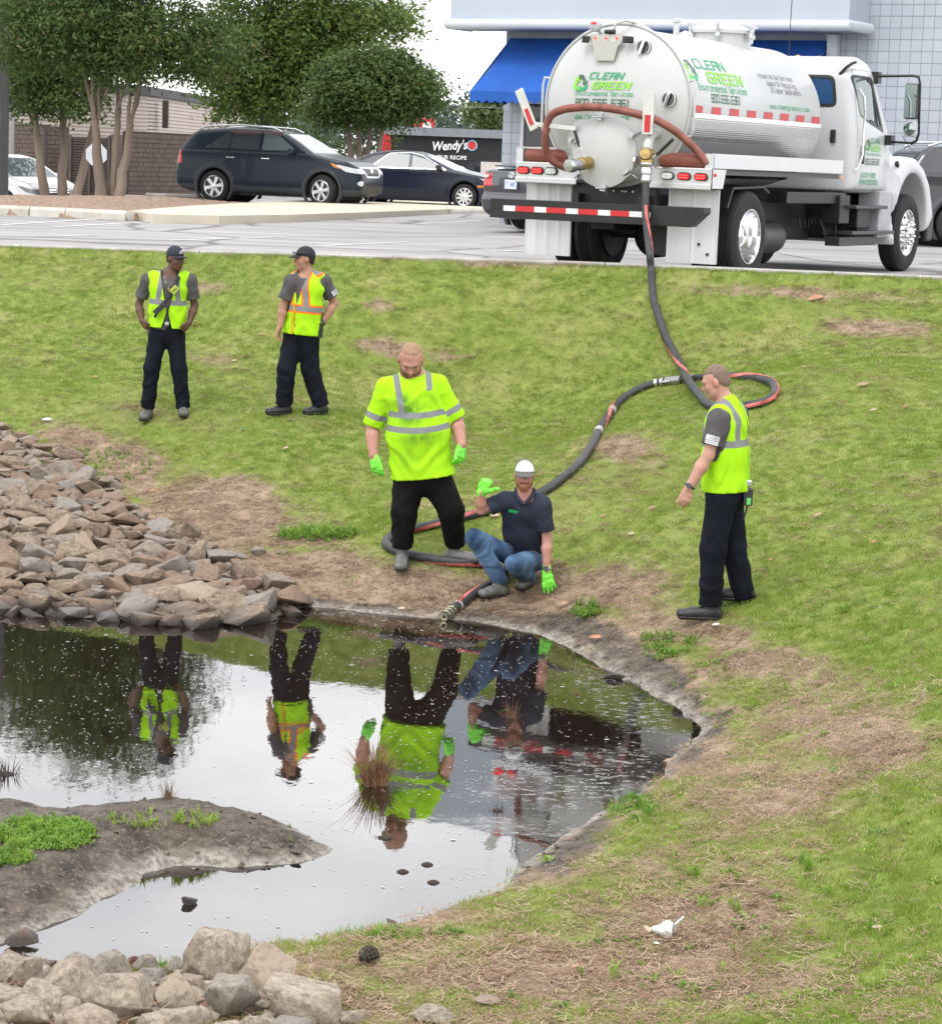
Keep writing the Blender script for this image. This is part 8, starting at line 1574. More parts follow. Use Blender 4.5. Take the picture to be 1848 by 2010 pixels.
# ================================================================ GRASS, WEEDS, LITTER
def grassmat(name, lo, hi, dry, tr=.3):
    m = bpy.data.materials.new(name); t, N, L, b = nodes(m); a = N('ShaderNodeAttribute'); a.attribute_type = 'INSTANCER'; a.attribute_name = 'tint'; f = a.outputs['Fac']
    col = MIX(t, MR(t, f, 0, .6), lo, hi); col = MIX(t, MR(t, f, .6, 1.), col, dry); L(col, b.inputs['Base Color']); b.inputs['Roughness'].default_value = .6; b.inputs['Specular IOR Level'].default_value = .2
    tl = N('ShaderNodeBsdfTranslucent'); L(col, tl.inputs[0]); mx = N('ShaderNodeMixShader'); mx.inputs[0].default_value = tr; L(b.outputs[0], mx.inputs[1]); L(tl.outputs[0], mx.inputs[2]); L(mx.outputs[0], t.nodes['Material Output'].inputs[0]); return m
gm_ = grassmat('turf_blades', (.138, .228, .026), (.25, .33, .056), (.43, .39, .19), .4); wm_ = grassmat('weed_leaves', (.085, .19, .025), (.19, .33, .05), (.28, .38, .07)); sm_ = grassmat('straw', (.17, .095, .06), (.32, .21, .14), (.44, .34, .23), .1)
def tuft(seed, n, h, spread, wd, lean=.5):
    R = np.random.RandomState(seed); V, F = [], []
    for i in range(n):
        a = R.uniform(0, 6.28); r = spread * R.rand() ** .5; b = np.array([r * math.cos(a), r * math.sin(a), -.008]); d = R.uniform(0, 6.28); ln = R.uniform(.1, 1) * lean; hh = h * R.uniform(.5, 1.1); dx = np.array([math.cos(d), math.sin(d), 0]); s = np.array([-math.sin(d), math.cos(d), 0]) * wd * .5
        m_ = b + dx * hh * ln * .35 + [0, 0, hh * .6]; e = b + dx * hh * ln + [0, 0, hh * (1 - ln * .3)]; k = len(V); V += [b - s, b + s, m_ + s * .8, m_ - s * .8, e]; F += [(k, k + 1, k + 2, k + 3), (k + 3, k + 2, k + 4)]
    me = bpy.data.meshes.new('tuft'); me.from_pydata([tuple(v) for v in V], [], F); return me
def rosette(seed, n, r, lw):
    R = np.random.RandomState(seed); V, F = [], []
    for i in range(n):
        a = R.uniform(0, 6.28); c, s = math.cos(a), math.sin(a); L_ = r * R.uniform(.4, 1); z = R.uniform(.008, .04); off = np.array([R.normal() * r * .4, R.normal() * r * .4, 0]); p = lambda u, v, w_: off + np.array([c * u - s * v, s * u + c * v, w_]); k = len(V)
        V += [p(0, 0, 0), p(L_ * .5, -lw, z), p(L_, 0, z * .7), p(L_ * .5, lw, z)]; F.append((k, k + 1, k + 2, k + 3))
    me = bpy.data.meshes.new('rosette'); me.from_pydata([tuple(v) for v in V], [], F); return me
def straw(seed, n):
    R = np.random.RandomState(seed); V, F = [], []
    for i in range(n):
        a = R.uniform(0, 6.28); l = R.uniform(.009, .032); c = np.array([R.normal() * .05, R.normal() * .05, R.uniform(.002, .014)]); d = np.array([math.cos(a), math.sin(a), R.uniform(-.15, .15)]) * l; s = np.array([-math.sin(a), math.cos(a), 0]) * .0018; k = len(V); V += [c - d - s, c - d + s, c + d + s, c + d - s]; F.append((k, k + 1, k + 2, k + 3))
    me = bpy.data.meshes.new('straw'); me.from_pydata([tuple(v) for v in V], [], F); return me
def mk(me, mat): me.materials.append(mat); return bpy.data.objects.new('p', me)
tcol = proto_col('turf_tufts', [mk(tuft(i, 24, .030, .065, .0036, .8), gm_) for i in range(6)] + [mk(tuft(20 + i, 14, .055, .045, .004, .9), gm_) for i in range(3)])
wcol = proto_col('weed_rosettes', [mk(rosette(i, 14, .06, .010), wm_) for i in range(4)] + [mk(tuft(40 + i, 12, .13, .03, .009, .9), wm_) for i in range(3)])
scol = proto_col('straw_bits', [mk(straw(i, 24), sm_) for i in range(5)])
R = np.random.RandomState(77)
def sample(n, G, x0=-7.5, x1=7.5, y0=6.5, y1=31.):
    x = R.uniform(x0, x1, n); y = R.uniform(y0 ** .5, y1 ** .5, n) ** 2; k = (R.rand(n) < look(G, x, y)) & (np.abs(x) < y * .215 + .7) & (y < edgeY(x) - .02) & (look(SD, x, y) > .02); return x[k], y[k]
def sc_obj(nm, col, x, y, s, tint, idx, lab, tiltf=.18):
    z = gz(x, y); P = np.stack([x, y, z], -1); n = len(x); rot = np.stack([R.normal(0, tiltf, n), R.normal(0, tiltf, n), R.uniform(0, 6.28, n)], -1); o = scatter(nm, col, P, s, rot, np.clip(tint, 0, 1), idx); o['kind'] = 'stuff'; o['label'] = lab; return o
TD = np.clip(GRASSD * 1.0 + .03, 0, 1) * (1 - .97 * _rr) * (1 - np.clip(MUD, 0, 1) * .85) * (~_isl)
x, y = sample(210000, TD); tn = .25 + .42 * fbm(x * 1.3, y * 1.3, 8, 3) + R.normal(0, .13, len(x)) + np.clip(fbm(x * .8, y * .8, 3, 3) - .55, 0, 1) * 1.8 + look(DIRT, x, y) * .5 - look(GREEN2, x, y) * .12
sc_obj('turf', tcol, x, y, R.uniform(.55, 1.25, len(x)) * (1 - .2 * look(DIRT, x, y)), tn, np.where(R.rand(len(x)) < .93, R.randint(0, 6, len(x)), R.randint(6, 9, len(x))), 'mown grass covering the bank')
SDm = np.clip(DIRT * 1.2 + .12, 0, 1) * (~_isl) * (1 - np.clip(MUD, 0, 1) * .7); x, y = sample(90000, SDm); sc_obj('straw_litter', scol, x, y, R.uniform(.6, 1.3, len(x)), R.rand(len(x)), R.randint(0, 5, len(x)), 'dry straw and pine needles on the bare soil', .1)
WM = np.clip((fbm(GXX * 2.2, GYY * 2.2, 12, 3) - .50) * 5, 0, 1) * (GYY < 17) * (~_isl) * (1 - np.clip(MUD * 1.2, 0, 1)); x, y = sample(17000, WM); sc_obj('broadleaf_weeds', wcol, x, y, R.uniform(.3, .9, len(x)), R.rand(len(x)) * .6 + .25, np.where(R.rand(len(x)) < .8, R.randint(0, 4, len(x)), R.randint(4, 7, len(x))), 'low clover and weeds in the grass')
# greenery on the mud island and along the shore, one clump each
def patch(lab, px, py, rx, ry, n, sc_, tint, kinds, nm='weed_patch'):
    a = R.uniform(0, 6.28, n); r = R.rand(n) ** .5; P = np.array([onground(px + rx * q * math.cos(b), py + ry * q * math.sin(b)) for q, b in zip(r, a)]); P[:, 2] = gz(P[:, 0], P[:, 1]); rot = np.stack([R.normal(0, .2, n), R.normal(0, .2, n), R.uniform(0, 6.28, n)], -1)
    o = scatter(nm, wcol, P, R.uniform(.6, 1.3, n) * sc_, rot, np.clip(R.normal(tint, .15, n), 0, 1), np.array(kinds)[R.randint(0, len(kinds), n)]); o['kind'] = 'stuff'; o['label'] = lab
patch('bright green weeds on the mud island', 88, 1638, 100, 32, 420, .55, .6, [0, 1, 2, 3, 4]); patch('green weeds at the lower left of the mud island', 20, 1688, 45, 14, 60, .5, .5, [4, 5, 0]); patch('sparse reddish green sprouts on the island crest', 320, 1612, 110, 18, 60, .42, 1.0, [4, 5, 6])
patch('green weeds right of the hose end on the bank', 1150, 1200, 26, 14, 60, .7, .3, [0, 1, 2, 4]); patch('green sprigs along the lower right shore', 1240, 1590, 60, 26, 70, .6, .35, [4, 0, 1]); patch('weeds along the shore below the standing man', 1310, 1270, 60, 26, 80, .7, .45, [0, 1, 4]); patch('grass tufts at the near shoreline', 720, 1838, 200, 10, 70, .55, .5, [4, 5]); patch('grass around the upper riprap stones', 180, 915, 130, 34, 150, .5, .45, [4, 5, 6]); patch('weeds between the riprap and the boots of the crew', 620, 1052, 80, 12, 120, .9, .5, [4, 5, 6, 0])
# reddish clump of dead rush standing in the water
def rush(name, lab, px, py, n, h, spr, col, water=True, seed=1, cat='plant', wd=.006):
    p = atZ(px, py, 0) if water else onground(px, py); R2 = np.random.RandomState(seed); mb = MB(); V, F = [], []
    for i in range(n):
        a = R2.uniform(0, 6.28); r = .35 * spr * R2.rand(); ln = abs(R2.normal(0, .38)); hh = h * R2.uniform(.35, 1.0); b = np.array([r * math.cos(a), r * math.sin(a), -.05]); d = np.array([math.cos(a + R2.normal(0, .6)), math.sin(a), 0]); s = np.array([R2.normal(), R2.normal(), 0]); s = nrm(s) * wd * .5; k = len(V)
        for j in range(5): t_ = j / 4; c = b + d * hh * ln * t_ ** 1.6 + np.array([0, 0, hh * t_ * (1 - .35 * ln * t_)]); V += [tuple(c - s * (1 - t_ * .8)), tuple(c + s * (1 - t_ * .8))]
        F += [(k + 2 * j, k + 2 * j + 1, k + 2 * j + 3, k + 2 * j + 2) for j in range(4)]
    o = empty(name, (p[0], p[1], 0 if water else p[2]), 0, lab, cat); mb.add(V, F); q = mb.build('blades', PM(name + '_blades', col, .8, var=.45, vs=14, c2=tuple(min(1, c * 1.6) for c in col)), o); q['kind'] = 'stuff'; MB().lathe([(spr * .24, -.05), (spr * .20, .004), (spr * .1, .012), (0, .013)], (0, 0, 0), (0, 0, 1), 9).build('root_clump', PM('dark_root', (.03, .02, .014), .9, bump=.5), o, smooth=60); return o
rush('rush_clump', 'tall reddish brown clump of dead rush standing in the pond', 735, 1540, 400, .36, .2, (.14, .072, .036), seed=2); rush('sedge_tuft', 'small brown sedge tuft on the tip of the mud island', 330, 1568, 90, .17, .06, (.13, .09, .05), False, 3); rush('twig_cluster', 'dark twigs at the left edge of the pond', 12, 1520, 60, .16, .25, (.035, .025, .02), seed=4, wd=.01)
rush('sunken_stems', 'thin dark stems sticking out of the pond beside the reflected truck', 975, 1592, 40, .12, .14, (.05, .03, .022), seed=5); rush('red_stems', 'sparse reddish stems in the pond under the crouching man', 1003, 1410, 50, .22, .12, (.14, .06, .035), seed=6, wd=.004); rush('dark_stubble', 'low dark stubble in the near water', 790, 1712, 160, .05, .16, (.04, .03, .024), seed=7, wd=.008); rush('dark_stubble', 'low dark stubble nearest the rush clump', 755, 1645, 160, .07, .2, (.04, .028, .022), seed=8, wd=.009); rush('mud_hummock', 'small dark hummock in the near water by the shore', 838, 1698, 260, .045, .16, (.05, .038, .03), seed=9, wd=.012); rush('mud_hummock', 'smaller dark hummock just below the other in the near water', 850, 1733, 260, .04, .16, (.05, .038, .03), seed=10, wd=.012); rush('red_stems', 'few thin stems in the water near the right shore', 1132, 1365, 16, .10, .05, (.08, .05, .03), seed=11)
# floating flecks on the water
n = 15000; fx = R.uniform(-4.2, 4.5, n); fy = R.uniform(9., 19.2, n); pp = np.stack([fx, fy, fx * 0], -1); qx, qy = proj(pp); wgt = np.clip(.16 + .9 * np.exp(-(((qx - 180) / 260) ** 2 + ((qy - 1430) / 150) ** 2)) + .9 * np.exp(-(((qx - 980) / 240) ** 2 + ((qy - 1480) / 210) ** 2)) + .9 * np.exp(-(((qx - 800) / 260) ** 2 + ((qy - 1260) / 60) ** 2)) - .5 * np.exp(-(((qx - 440) / 150) ** 2 + ((qy - 1430) / 150) ** 2)), 0, 1)
k = (shore_d(fx, fy) < -.04) & (R.rand(n) < wgt) & (fbm(fx * 2.2, fy * 2.2, 6, 3) > .42); fx, fy = fx[k], fy[k]; n = len(fx); a = R.uniform(0, 6.28, n); s1 = R.uniform(.002, .0065, n) * (1 + 1.2 * (R.rand(n) < .05)); V = []
for j in range(5): t_ = a + j * 2 * PI / 5; V.append(np.stack([fx + np.cos(t_) * s1 * 1.4, fy + np.sin(t_) * s1, np.full(n, .004)], -1))
V = np.stack(V, 1).reshape(-1, 3); b5 = np.arange(n) * 5; F = np.concatenate([np.stack([b5, b5 + i, b5 + i + 1], 1) for i in (1, 2, 3)]); o = link('floating_flecks', npmesh('floating_flecks', V, F, False), PM('pale_fleck', (.42, .41, .39), .8, var=.4, vs=60)); tag(o, 'pale flecks floating on the pond', None, None, 'stuff')
# fallen leaves, litter, pine cones
lfm = [PM('fallen_leaf_%s' % n_, c, .7, var=.2, vs=15) for n_, c in (('tan', (.36, .235, .15)), ('orange', (.40, .20, .11)), ('pale', (.42, .33, .24)))]
def leaf(lab, px, py, wpx, hpx, k=0, name='fallen_leaf', cat='leaf', mat=None, grp='fallen leaves on the bank'):
    p = onground(px, py); s = wpx / (FPX / p[1]) / 2; hh = hpx / (FPX / p[1]); V, F = [], []
    for i in range(7):
        t_ = i / 6 * 2 - 1; w_ = (1 - t_ ** 2) ** .7 * .42
        for j in (-1, 0, 1): V.append((t_ * s, j * w_ * s, (.0 if j == 0 else .3 * w_ * s) + .4 * hh * (t_ + 1) * .5 + .008))
    F = [(i * 3 + j, i * 3 + j + 1, i * 3 + j + 4, i * 3 + j + 3) for i in range(6) for j in (0, 1)]; mb = MB(); mb.add(V, F); o = mb.build(name, mat or lfm[k % 3], smooth=True); md = o.modifiers.new('thickness', 'SOLIDIFY'); md.thickness = .002; o.location = (p[0], p[1], float(gz(p[0], p[1])) + .012); o.rotation_euler = (.5, rnd.uniform(-.2, .2), rnd.uniform(-.5, .5)); return tag(o, lab, cat, grp)
for i, (px, py, w_, h_, lab) in enumerate([(1692, 761, 26, 10, 'curled tan leaf highest on the right slope'), (1775, 804, 14, 12, 'small leaf right of the hose loop near the right edge'), (1712, 812, 14, 14, 'pale leaf below the curled tan leaf on the right'), (1604, 1018, 20, 14, 'pale leaf in the green turf right of the man in side view'), (1714, 1070, 14, 6, 'little orange leaf in the turf far right'), (1238, 1054, 18, 8, 'tan leaf between crouching man and man in side view'), (1277, 1002, 14, 12, 'curled pale leaf left of the hand of the man in side view'), (1183, 1018, 14, 8, 'brown leaf above and right of the crouching man'), (970, 1018, 22, 9, 'tan leaf on the grass between the fist and knee of the crouching man'), (1104, 1193, 24, 20, 'long tan leaf right of the green gloved hand'), (1168, 1260, 30, 28, 'large tan leaf standing on the mud by the right shore'), (787, 1201, 18, 12, 'tan leaf at the waterline left of the hose end'),
    (1312, 1500, 22, 12, 'pale tan leaf on the right shore below the water tip'), (1511, 1104, 12, 6, 'orange leaf right of the boots of the man in side view'), (560, 885, 14, 10, 'tan leaf on the grass below the second crew man'), (830, 1099, 22, 6, 'tan leaf lying beside the hose behind the big man boot'), (300, 967, 16, 6, 'reddish leaf on the soil above the riprap'), (165, 950, 12, 10, 'orange leaf among the riprap stones'), (1750, 1420, 18, 8, 'brown leaf on the dry soil at the right'), (1470, 1455, 14, 6, 'small tan leaf on the bare patch right of the pond'), (1720, 1830, 22, 10, 'brown curled leaf in the green grass at lower right'), (607, 2008, 30, 24, 'orange leaf standing beside the last boulder'), (645, 2000, 26, 28, 'bright orange leaf right of the other by the boulders'), (1000, 1140, 10, 5, 'small leaf by the crouching man shoe'), (188, 743, 12, 5, 'brown leaf on the grass left of the first crew man'), (512, 660, 12, 5, 'pale leaf between the two crew men'), (460, 712, 12, 5, 'tan leaf between the legs of the two crew men'), (1128, 1905, 20, 8, 'reddish leaf in the straw near the bottom centre'), (1600, 590, 34, 8, 'brown leaf heap high on the right slope')]): leaf(lab, px, py, w_, h_, i)
wp = PM('white_litter', (.62, .62, .60), .5, var=.08); leaf('scrap of white paper by the boots of the man in side view', 1403, 1232, 16, 12, 0, 'paper_scrap', 'litter', wp, 'bits of litter'); leaf('small white scrap left of the white cup', 1287, 1862, 14, 6, 0, 'paper_scrap', 'litter', wp, 'bits of litter'); leaf('pale broken sliver on the soil at the bottom', 955, 1975, 60, 8, 0, 'bark_sliver', 'litter', PM('pale_sliver', (.24, .19, .15), .8), 'bits of litter'); leaf('white scrap at the upper left of the riprap', 92, 828, 20, 6, 0, 'paper_scrap', 'litter', wp, 'bits of litter')
leaf('single green leaf on the grass between the crew men', 474, 846, 14, 6, 0, 'green_leaf', 'leaf', PM('green_leaf', (.08, .2, .06), .6)); 
p = onground(1300, 1838); s_ = 1 / (FPX / p[1]); cup = empty('crushed_cup', (p[0], p[1], p[2] + 13 * s_), 0, 'crushed white plastic cup with a straw lying in the grass', 'cup'); m = PM('translucent_white_plastic', (.68, .68, .66), .3, var=.05, spec=.6); t, N, L, b = m.node_tree, m.node_tree.nodes.new, m.node_tree.links.new, m.node_tree.nodes['Principled BSDF']; b.inputs['Transmission Weight'].default_value = .25
mb = MB(); pr = []
for i in range(12): t_ = i / 11; pr.append(((15 + 8 * t_ + (2.4 if i % 2 else 0)) * s_ * (.35 + .65 * min(1, t_ * 2.2)), (t_ - .5) * 46 * s_))
mb.lathe(pr, (0, 0, 0), (1, -.25, .08), 22, close=False); o = mb.build('cup_body', m, cup, smooth=60)
for v in o.data.vertices: v.co.z *= .75 + .15 * math.sin(v.co.x * 90)
mb = MB(); mb.tube([(18 * s_, 0, 6 * s_), (42 * s_, 10 * s_, 26 * s_)], 2.6 * s_, 8); mb.build('straw', m, cup, smooth=60); mb = MB(); mb.tube([(-26 * s_, 2 * s_, -4 * s_), (-38 * s_, 4 * s_, 4 * s_)], [7 * s_, 2 * s_], 8); mb.build('torn_lid', PM('peach_plastic', (.6, .42, .3), .5), cup)
def cone(lab, px, py, wpx, col):
    p = onground(px, py) if py < 1899 or px > 300 else onground(px, py); s = wpx / (FPX / p[1]) / 2; o = empty('pine_cone', (p[0], p[1], p[2] + s * .72), 0, lab, 'pine cone'); mt = PM('cone_%s' % lab.split()[0], col, .8, var=.4, vs=20); MB().lathe([(0, -s), (s * .35, -s * .8), (s * .5, 0), (s * .3, s * .7), (0, s)], (0, 0, 0), (1, .2, .1), 12, close=False).build('core', mt, o, smooth=60); mb = MB(); nn = 70
    for i in range(nn):
        t_ = (i + .5) / nn; a = i * 2.39996; z = -s * .85 + 1.7 * s * t_; r = s * (math.sin(math.pi * min(1, t_ * .85 + .12)) ** .6) * .95; d = np.array([z * .15 + .3 * (1 if z > 0 else 0) * s, math.cos(a) * r, math.sin(a) * r]); c = np.array([z, d[1] * .5, d[2] * .5]); tip = np.array([z + s * .12, d[1], d[2]]); sd_ = np.array([0, -math.sin(a), math.cos(a)]) * s * .17; up_ = np.array([s * .10, 0, 0]); k = len(mb.v); mb.add([tuple(q) for q in (c - sd_ * .5, c + sd_ * .5, tip + sd_, tip - sd_, tip - sd_ * .6 + up_, tip + sd_ * .6 + up_)], [(0, 1, 2, 3), (3, 2, 5, 4), (0, 3, 4), (1, 5, 2), (0, 4, 5, 1)])
    q = mb.build('cone_scales', mt, o); q['kind'] = 'stuff'; o.rotation_euler = (0, .3, .5)
cone('dark open pine cone lying on the dry soil at the bottom', 722, 1893, 46, (.05, .038, .028)); 
cone('reddish brown pine cone wedged among the front boulders', 262, 1905, 36, (.14, .045, .028))
# loose twigs
for i, (a, b_, lab) in enumerate([((455, 1968), (500, 2005), 'thin brown twig bending over the squarish boulder'), ((420, 1990), (452, 1960), 'short twig leaning on the front boulders')]):
    A_, B_ = onground(a[0], a[1] + 6), onground(b_[0], b_[1] + 3); mid = (A_ + B_) / 2 + [0, 0, .10]; o = MB().tube([tuple(A_ + [0, 0, .12]), tuple(mid), tuple(B_ + [0, 0, .02])], .004, 5).build('twig', bark_d); tag(o, lab, 'twig')
# ================================================================ STONES
def stonemat(name, c1, c2, c3):
    m = bpy.data.materials.new(name); t, N, L, b = nodes(m); oi = N('ShaderNodeObjectInfo'); tc = N('ShaderNodeTexCoord'); nn = N('ShaderNodeTexNoise'); nn.noise_dimensions = '4D'; nn.inputs['Scale'].default_value = 5; nn.inputs['Detail'].default_value = 8; nn.inputs['Roughness'].default_value = .65; L(tc.outputs['Object'], nn.inputs[0]); L(MA(t, 'MULTIPLY', oi.outputs['Random'], 37.), nn.inputs['W'])
    col = MIX(t, MR(t, nn.outputs[0], .36, .64), c1, c2); col = MIX(t, MR(t, oi.outputs['Random'], .58, .8, 0, .75), col, c3); col = MIX(t, MR(t, oi.outputs['Random'], .9, .96, 0, .6), col, (.42, .36, .27)); col = MIX(t, MR(t, oi.outputs['Random'], .36, .12, 0, .65), col, (.25, .235, .215)); col = MIX(t, MR(t, NZ(t, 3.2, 5, rough=.7), .52, .66, 0, .6), col, (.10, .075, .055)); col = MIX(t, MR(t, NZ(t, 40, 4), .5, .72, 0, .5), col, (.05, .045, .04))
    ge = N('ShaderNodeNewGeometry'); sp = N('ShaderNodeSeparateXYZ'); L(ge.outputs['Position'], sp.inputs[0]); wet = MR(t, MA(t, 'ADD', sp.outputs['Z'], MA(t, 'MULTIPLY', nn.outputs[0], -.08)), .07, .0)
    col = MIX(t, MA(t, 'MULTIPLY', wet, .85), col, (.022, .018, .017)); L(col, b.inputs['Base Color']); L(MR(t, wet, 0, 1, .85, .3), b.inputs['Roughness'])
    bp = N('ShaderNodeBump'); bp.inputs['Strength'].default_value = .7; bp.inputs['Distance'].default_value = .02; L(MA(t, 'ADD', nn.outputs[0], MA(t, 'MULTIPLY', NZ(t, 45, 5), .5)), bp.inputs['Height']); L(bp.outputs[0], b.inputs['Normal']); return m
st1 = stonemat('weathered_brown_stone', (.12, .082, .056), (.33, .255, .185), (.22, .135, .09)); st2 = stonemat('pale_grey_stone', (.20, .155, .115), (.46, .395, .31), (.36, .28, .215))
def rock_mesh(seed, sub=1, amp=.10, n=15):
    """hull of scattered points: broken faces with slightly worn edges"""
    R = np.random.RandomState(seed); P = []
    for i in range(n): p = nrm(R.randn(3)) * R.uniform(.78, 1.0); p[2] = np.clip(p[2], -.75, R.uniform(.6, .95)); P.append(p)
    bm = bmesh.new()
    for p in P: bm.verts.new(p)
    r = bmesh.ops.convex_hull(bm, input=bm.verts); bmesh.ops.delete(bm, geom=[v for v in bm.verts if not v.link_faces], context='VERTS')
    bmesh.ops.dissolve_limit(bm, angle_limit=.22, verts=bm.verts, edges=bm.edges)
    bmesh.ops.bevel(bm, geom=list(bm.edges), offset=.032, segments=1, affect='EDGES', clamp_overlap=True); bmesh.ops.triangulate(bm, faces=bm.faces)
    for _ in range(sub): bmesh.ops.subdivide_edges(bm, edges=bm.edges, cuts=1, use_grid_fill=True)
    co = np.array([v.co for v in bm.verts]); nn = fbm(co[:, 0] * 3 + seed, co[:, 1] * 3, co[:, 2] * 3, 4) - .5
    for v, q in zip(bm.verts, nn): v.co *= (1 + q * amp * 2)
    bmesh.ops.recalc_face_normals(bm, faces=bm.faces); me = bpy.data.meshes.new('rock'); bm.to_mesh(me); bm.free(); autosm(me, 24); return me
RK = [rock_mesh(s) for s in range(9)]; RKL = [rock_mesh(s + 30, 0, .1, 12) for s in range(7)]
for me_ in RK + RKL: me_.materials.append(st1)
RK2 = [rock_mesh(s + 60, 2, .10, 15) for s in range(9)]
for me_ in RK2: me_.materials.append(st2)
# riprap on the left shore: loose stones of one revetment, as parts
rip = empty('riprap_bank', (0, 0, 0)); rip['kind'] = 'structure'
R = np.random.RandomState(42); placed = []
lim_t = [(0, 835), (60, 865), (150, 905), (225, 955), (270, 1010), (385, 1060), (440, 1105), (560, 1165), (600, 1195)]
bot = [(0, 1207), (120, 1215), (250, 1222), (400, 1232), (500, 1222), (585, 1206)]
cand = []
for i in range(16000):
    px = R.uniform(-70, 590); tp = np.interp(px, *zip(*lim_t)); bt = np.interp(px, *zip(*bot)); py = tp + (bt - tp) * R.rand() ** .8
    s = R.uniform(.5, 1.25) * np.interp(py, [840, 1000, 1200], [.16, .155, .17]) * (1.8 if R.rand() < .07 else 1) * .54
    if px < 585 and py > bt - 26: s *= R.uniform(.9, 1.25)
    cand.append((px, py, s))
cand.sort(key=lambda c: -c[2])
for px, py, s in cand:
    p = onground(px, min(py, 1206)) if py < 1200 else atZ(px, py, 0.)
    if all((p[0] - q[0]) ** 2 + (p[1] - q[1]) ** 2 > (.60 * (s + q[2])) ** 2 for q in placed): placed.append((p[0], p[1], s, p[2], py))
    if len(placed) > 1100: break
placed.sort(key=lambda q: -q[2] / q[1]); print('riprap', len(placed)); small = MB()
for i, (x, y, s, z, py) in enumerate(placed):
    sx, sy, sz_ = s * R.uniform(.95, 1.45), s * R.uniform(.85, 1.15), s * R.uniform(.42, .72); rot = (R.uniform(-.35, .35), R.uniform(-.35, .35), R.uniform(0, 6.28))
    if i < 296:
        o = bpy.data.objects.new('stone', RK[i % 9]); COL.objects.link(o); o.parent = rip; o.location = (x, y, max(z, -.02) + sz_ * .28); o.scale = (sx, sy, sz_); o.rotation_euler = rot
    else:
        me_ = RKL[i % 7]; Mx = Matrix.LocRotScale(Vector((x, y, max(z, -.02) + sz_ * .22)), __import__('mathutils').Euler(rot), Vector((sx, sy, sz_))); small.add([tuple(Mx @ v.co) for v in me_.vertices], [tuple(p.vertices) for p in me_.polygons])
o = small.build('small_stones', st1, rip, smooth=26); o['kind'] = 'stuff'
# a few half-buried stones on the soil beyond the riprap
def rock(label, px, py, wpx, hpx, seed, lift=.25, cat='rock', grp=None, mat=st2, rz=None, tilt=0., meshes=None, water=False, dr=.9):
    p = atZ(px, py, 0.) if water else onground(px, py); sc_ = FPX / p[1]; w_, h_ = wpx / sc_ / 2, hpx / sc_ / 2; me_ = (meshes or RK2)[seed % 9]
    co = np.array([v.co for v in me_.vertices]); ex = np.abs(co).max(0); o = bpy.data.objects.new('rock', me_); COL.objects.link(o); o.scale = (w_ / ex[0] * 1.02, w_ * dr / ex[1], h_ / ex[2] * 1.1); o.rotation_euler = (0, tilt, rz if rz is not None else 0)
    o.location = (p[0], p[1] + w_ * dr * .5, p[2] + h_ * (1 - 2 * lift) + .0); return tag(o, label, cat, grp)
g1 = 'boulders heaped at the bottom left'
FR = [('large tilted boulder with a high pointed left end, topmost of the front heap', 425, 1915, 128, 98, 0, .2, .35), ('pale flat-topped boulder right of the tilted one', 528, 1945, 118, 92, 1, .2, -.1), ('low grey boulder furthest right in the front heap with dark right side', 590, 2000, 148, 84, 2, .2, -.2), ('squarish pale boulder in the middle of the front heap', 448, 1990, 110, 82, 3, .2, .1),
      ('brown rounded boulder leaning left, below the small reddish cone', 135, 1955, 108, 92, 4, .18, .5), ('brown rock partly dark at the far left of the heap', 42, 1930, 88, 62, 5, .2, -.1), ('rounded grey rock standing left of the reddish pine cone', 212, 1925, 82, 64, 6, .2, .1), ('broad pale boulder under the reddish cone, centre left', 225, 1985, 136, 86, 7, .2, .05), ('blocky brown-grey boulder right of the broad pale one', 332, 1980, 92, 72, 8, .2, 0.),
      ('grey boulder at the left between brown rock and frame bottom', 78, 1998, 104, 76, 10, .2, .2), ('pale slab cut by the left edge near the bottom', 22, 1990, 84, 60, 11, .2, 0), ('flat rock in the bottom left corner of the photo', 38, 2020, 110, 56, 12, .15, 0), ('wide low boulder cut by the bottom edge, left of centre', 172, 2022, 110, 54, 13, .2, 0), ('long flat rock at the bottom edge under the blocky boulder', 335, 2030, 140, 44, 14, .1, 0),
      ('small rock wedged between the tilted boulder and water', 285, 1905, 50, 34, 15, .2, 0), ('pale small rock just right of the reddish pine cone', 290, 1940, 72, 46, 16, .2, 0), ('little dark grey rock peaking above the heap at the water', 340, 1912, 44, 34, 17, .2, 0), ('flat light rock in front of the tilted boulder', 345, 1950, 70, 30, 18, .15, 0), ('thin rock standing left of the tilted boulder base', 378, 1955, 40, 56, 20, .2, .1), ('small dark rock right of the tilted boulder', 496, 1898, 40, 22, 21, .2, 0),
      ('small flat stone right of the heap at the bottom edge', 570, 2032, 88, 36, 22, .15, 0), ('low grey stone at the bottom right of the heap', 690, 2008, 70, 24, 23, .2, 0), ('flat grey stone at the bottom edge further right', 850, 2006, 84, 30, 24, .2, 0), ('stone half hidden left of the low grey boulder', 500, 2030, 60, 40, 25, .2, 0), ('violet-grey slab at the left frame edge beside water', 12, 1905, 76, 34, 26, .2, 0), ('small tan stone behind the brown rounded boulder', 152, 1908, 64, 34, 27, .2, 0), ('grey stone between broad boulder and blocky boulder', 268, 1950, 54, 32, 28, .2, 0), ('low stone behind the pale flat-topped boulder', 470, 1925, 60, 30, 29, .2, 0)]
for lab, px, py, w_, h_, sd_, lf, tl in FR: rock(lab, px, py + h_ * .16, w_ * 1.13, h_ * 1.26, sd_, lf, grp=g1, rz=R.uniform(-.4, .4) if tl == 0 else R.uniform(-.15, .15), tilt=-tl * .6)
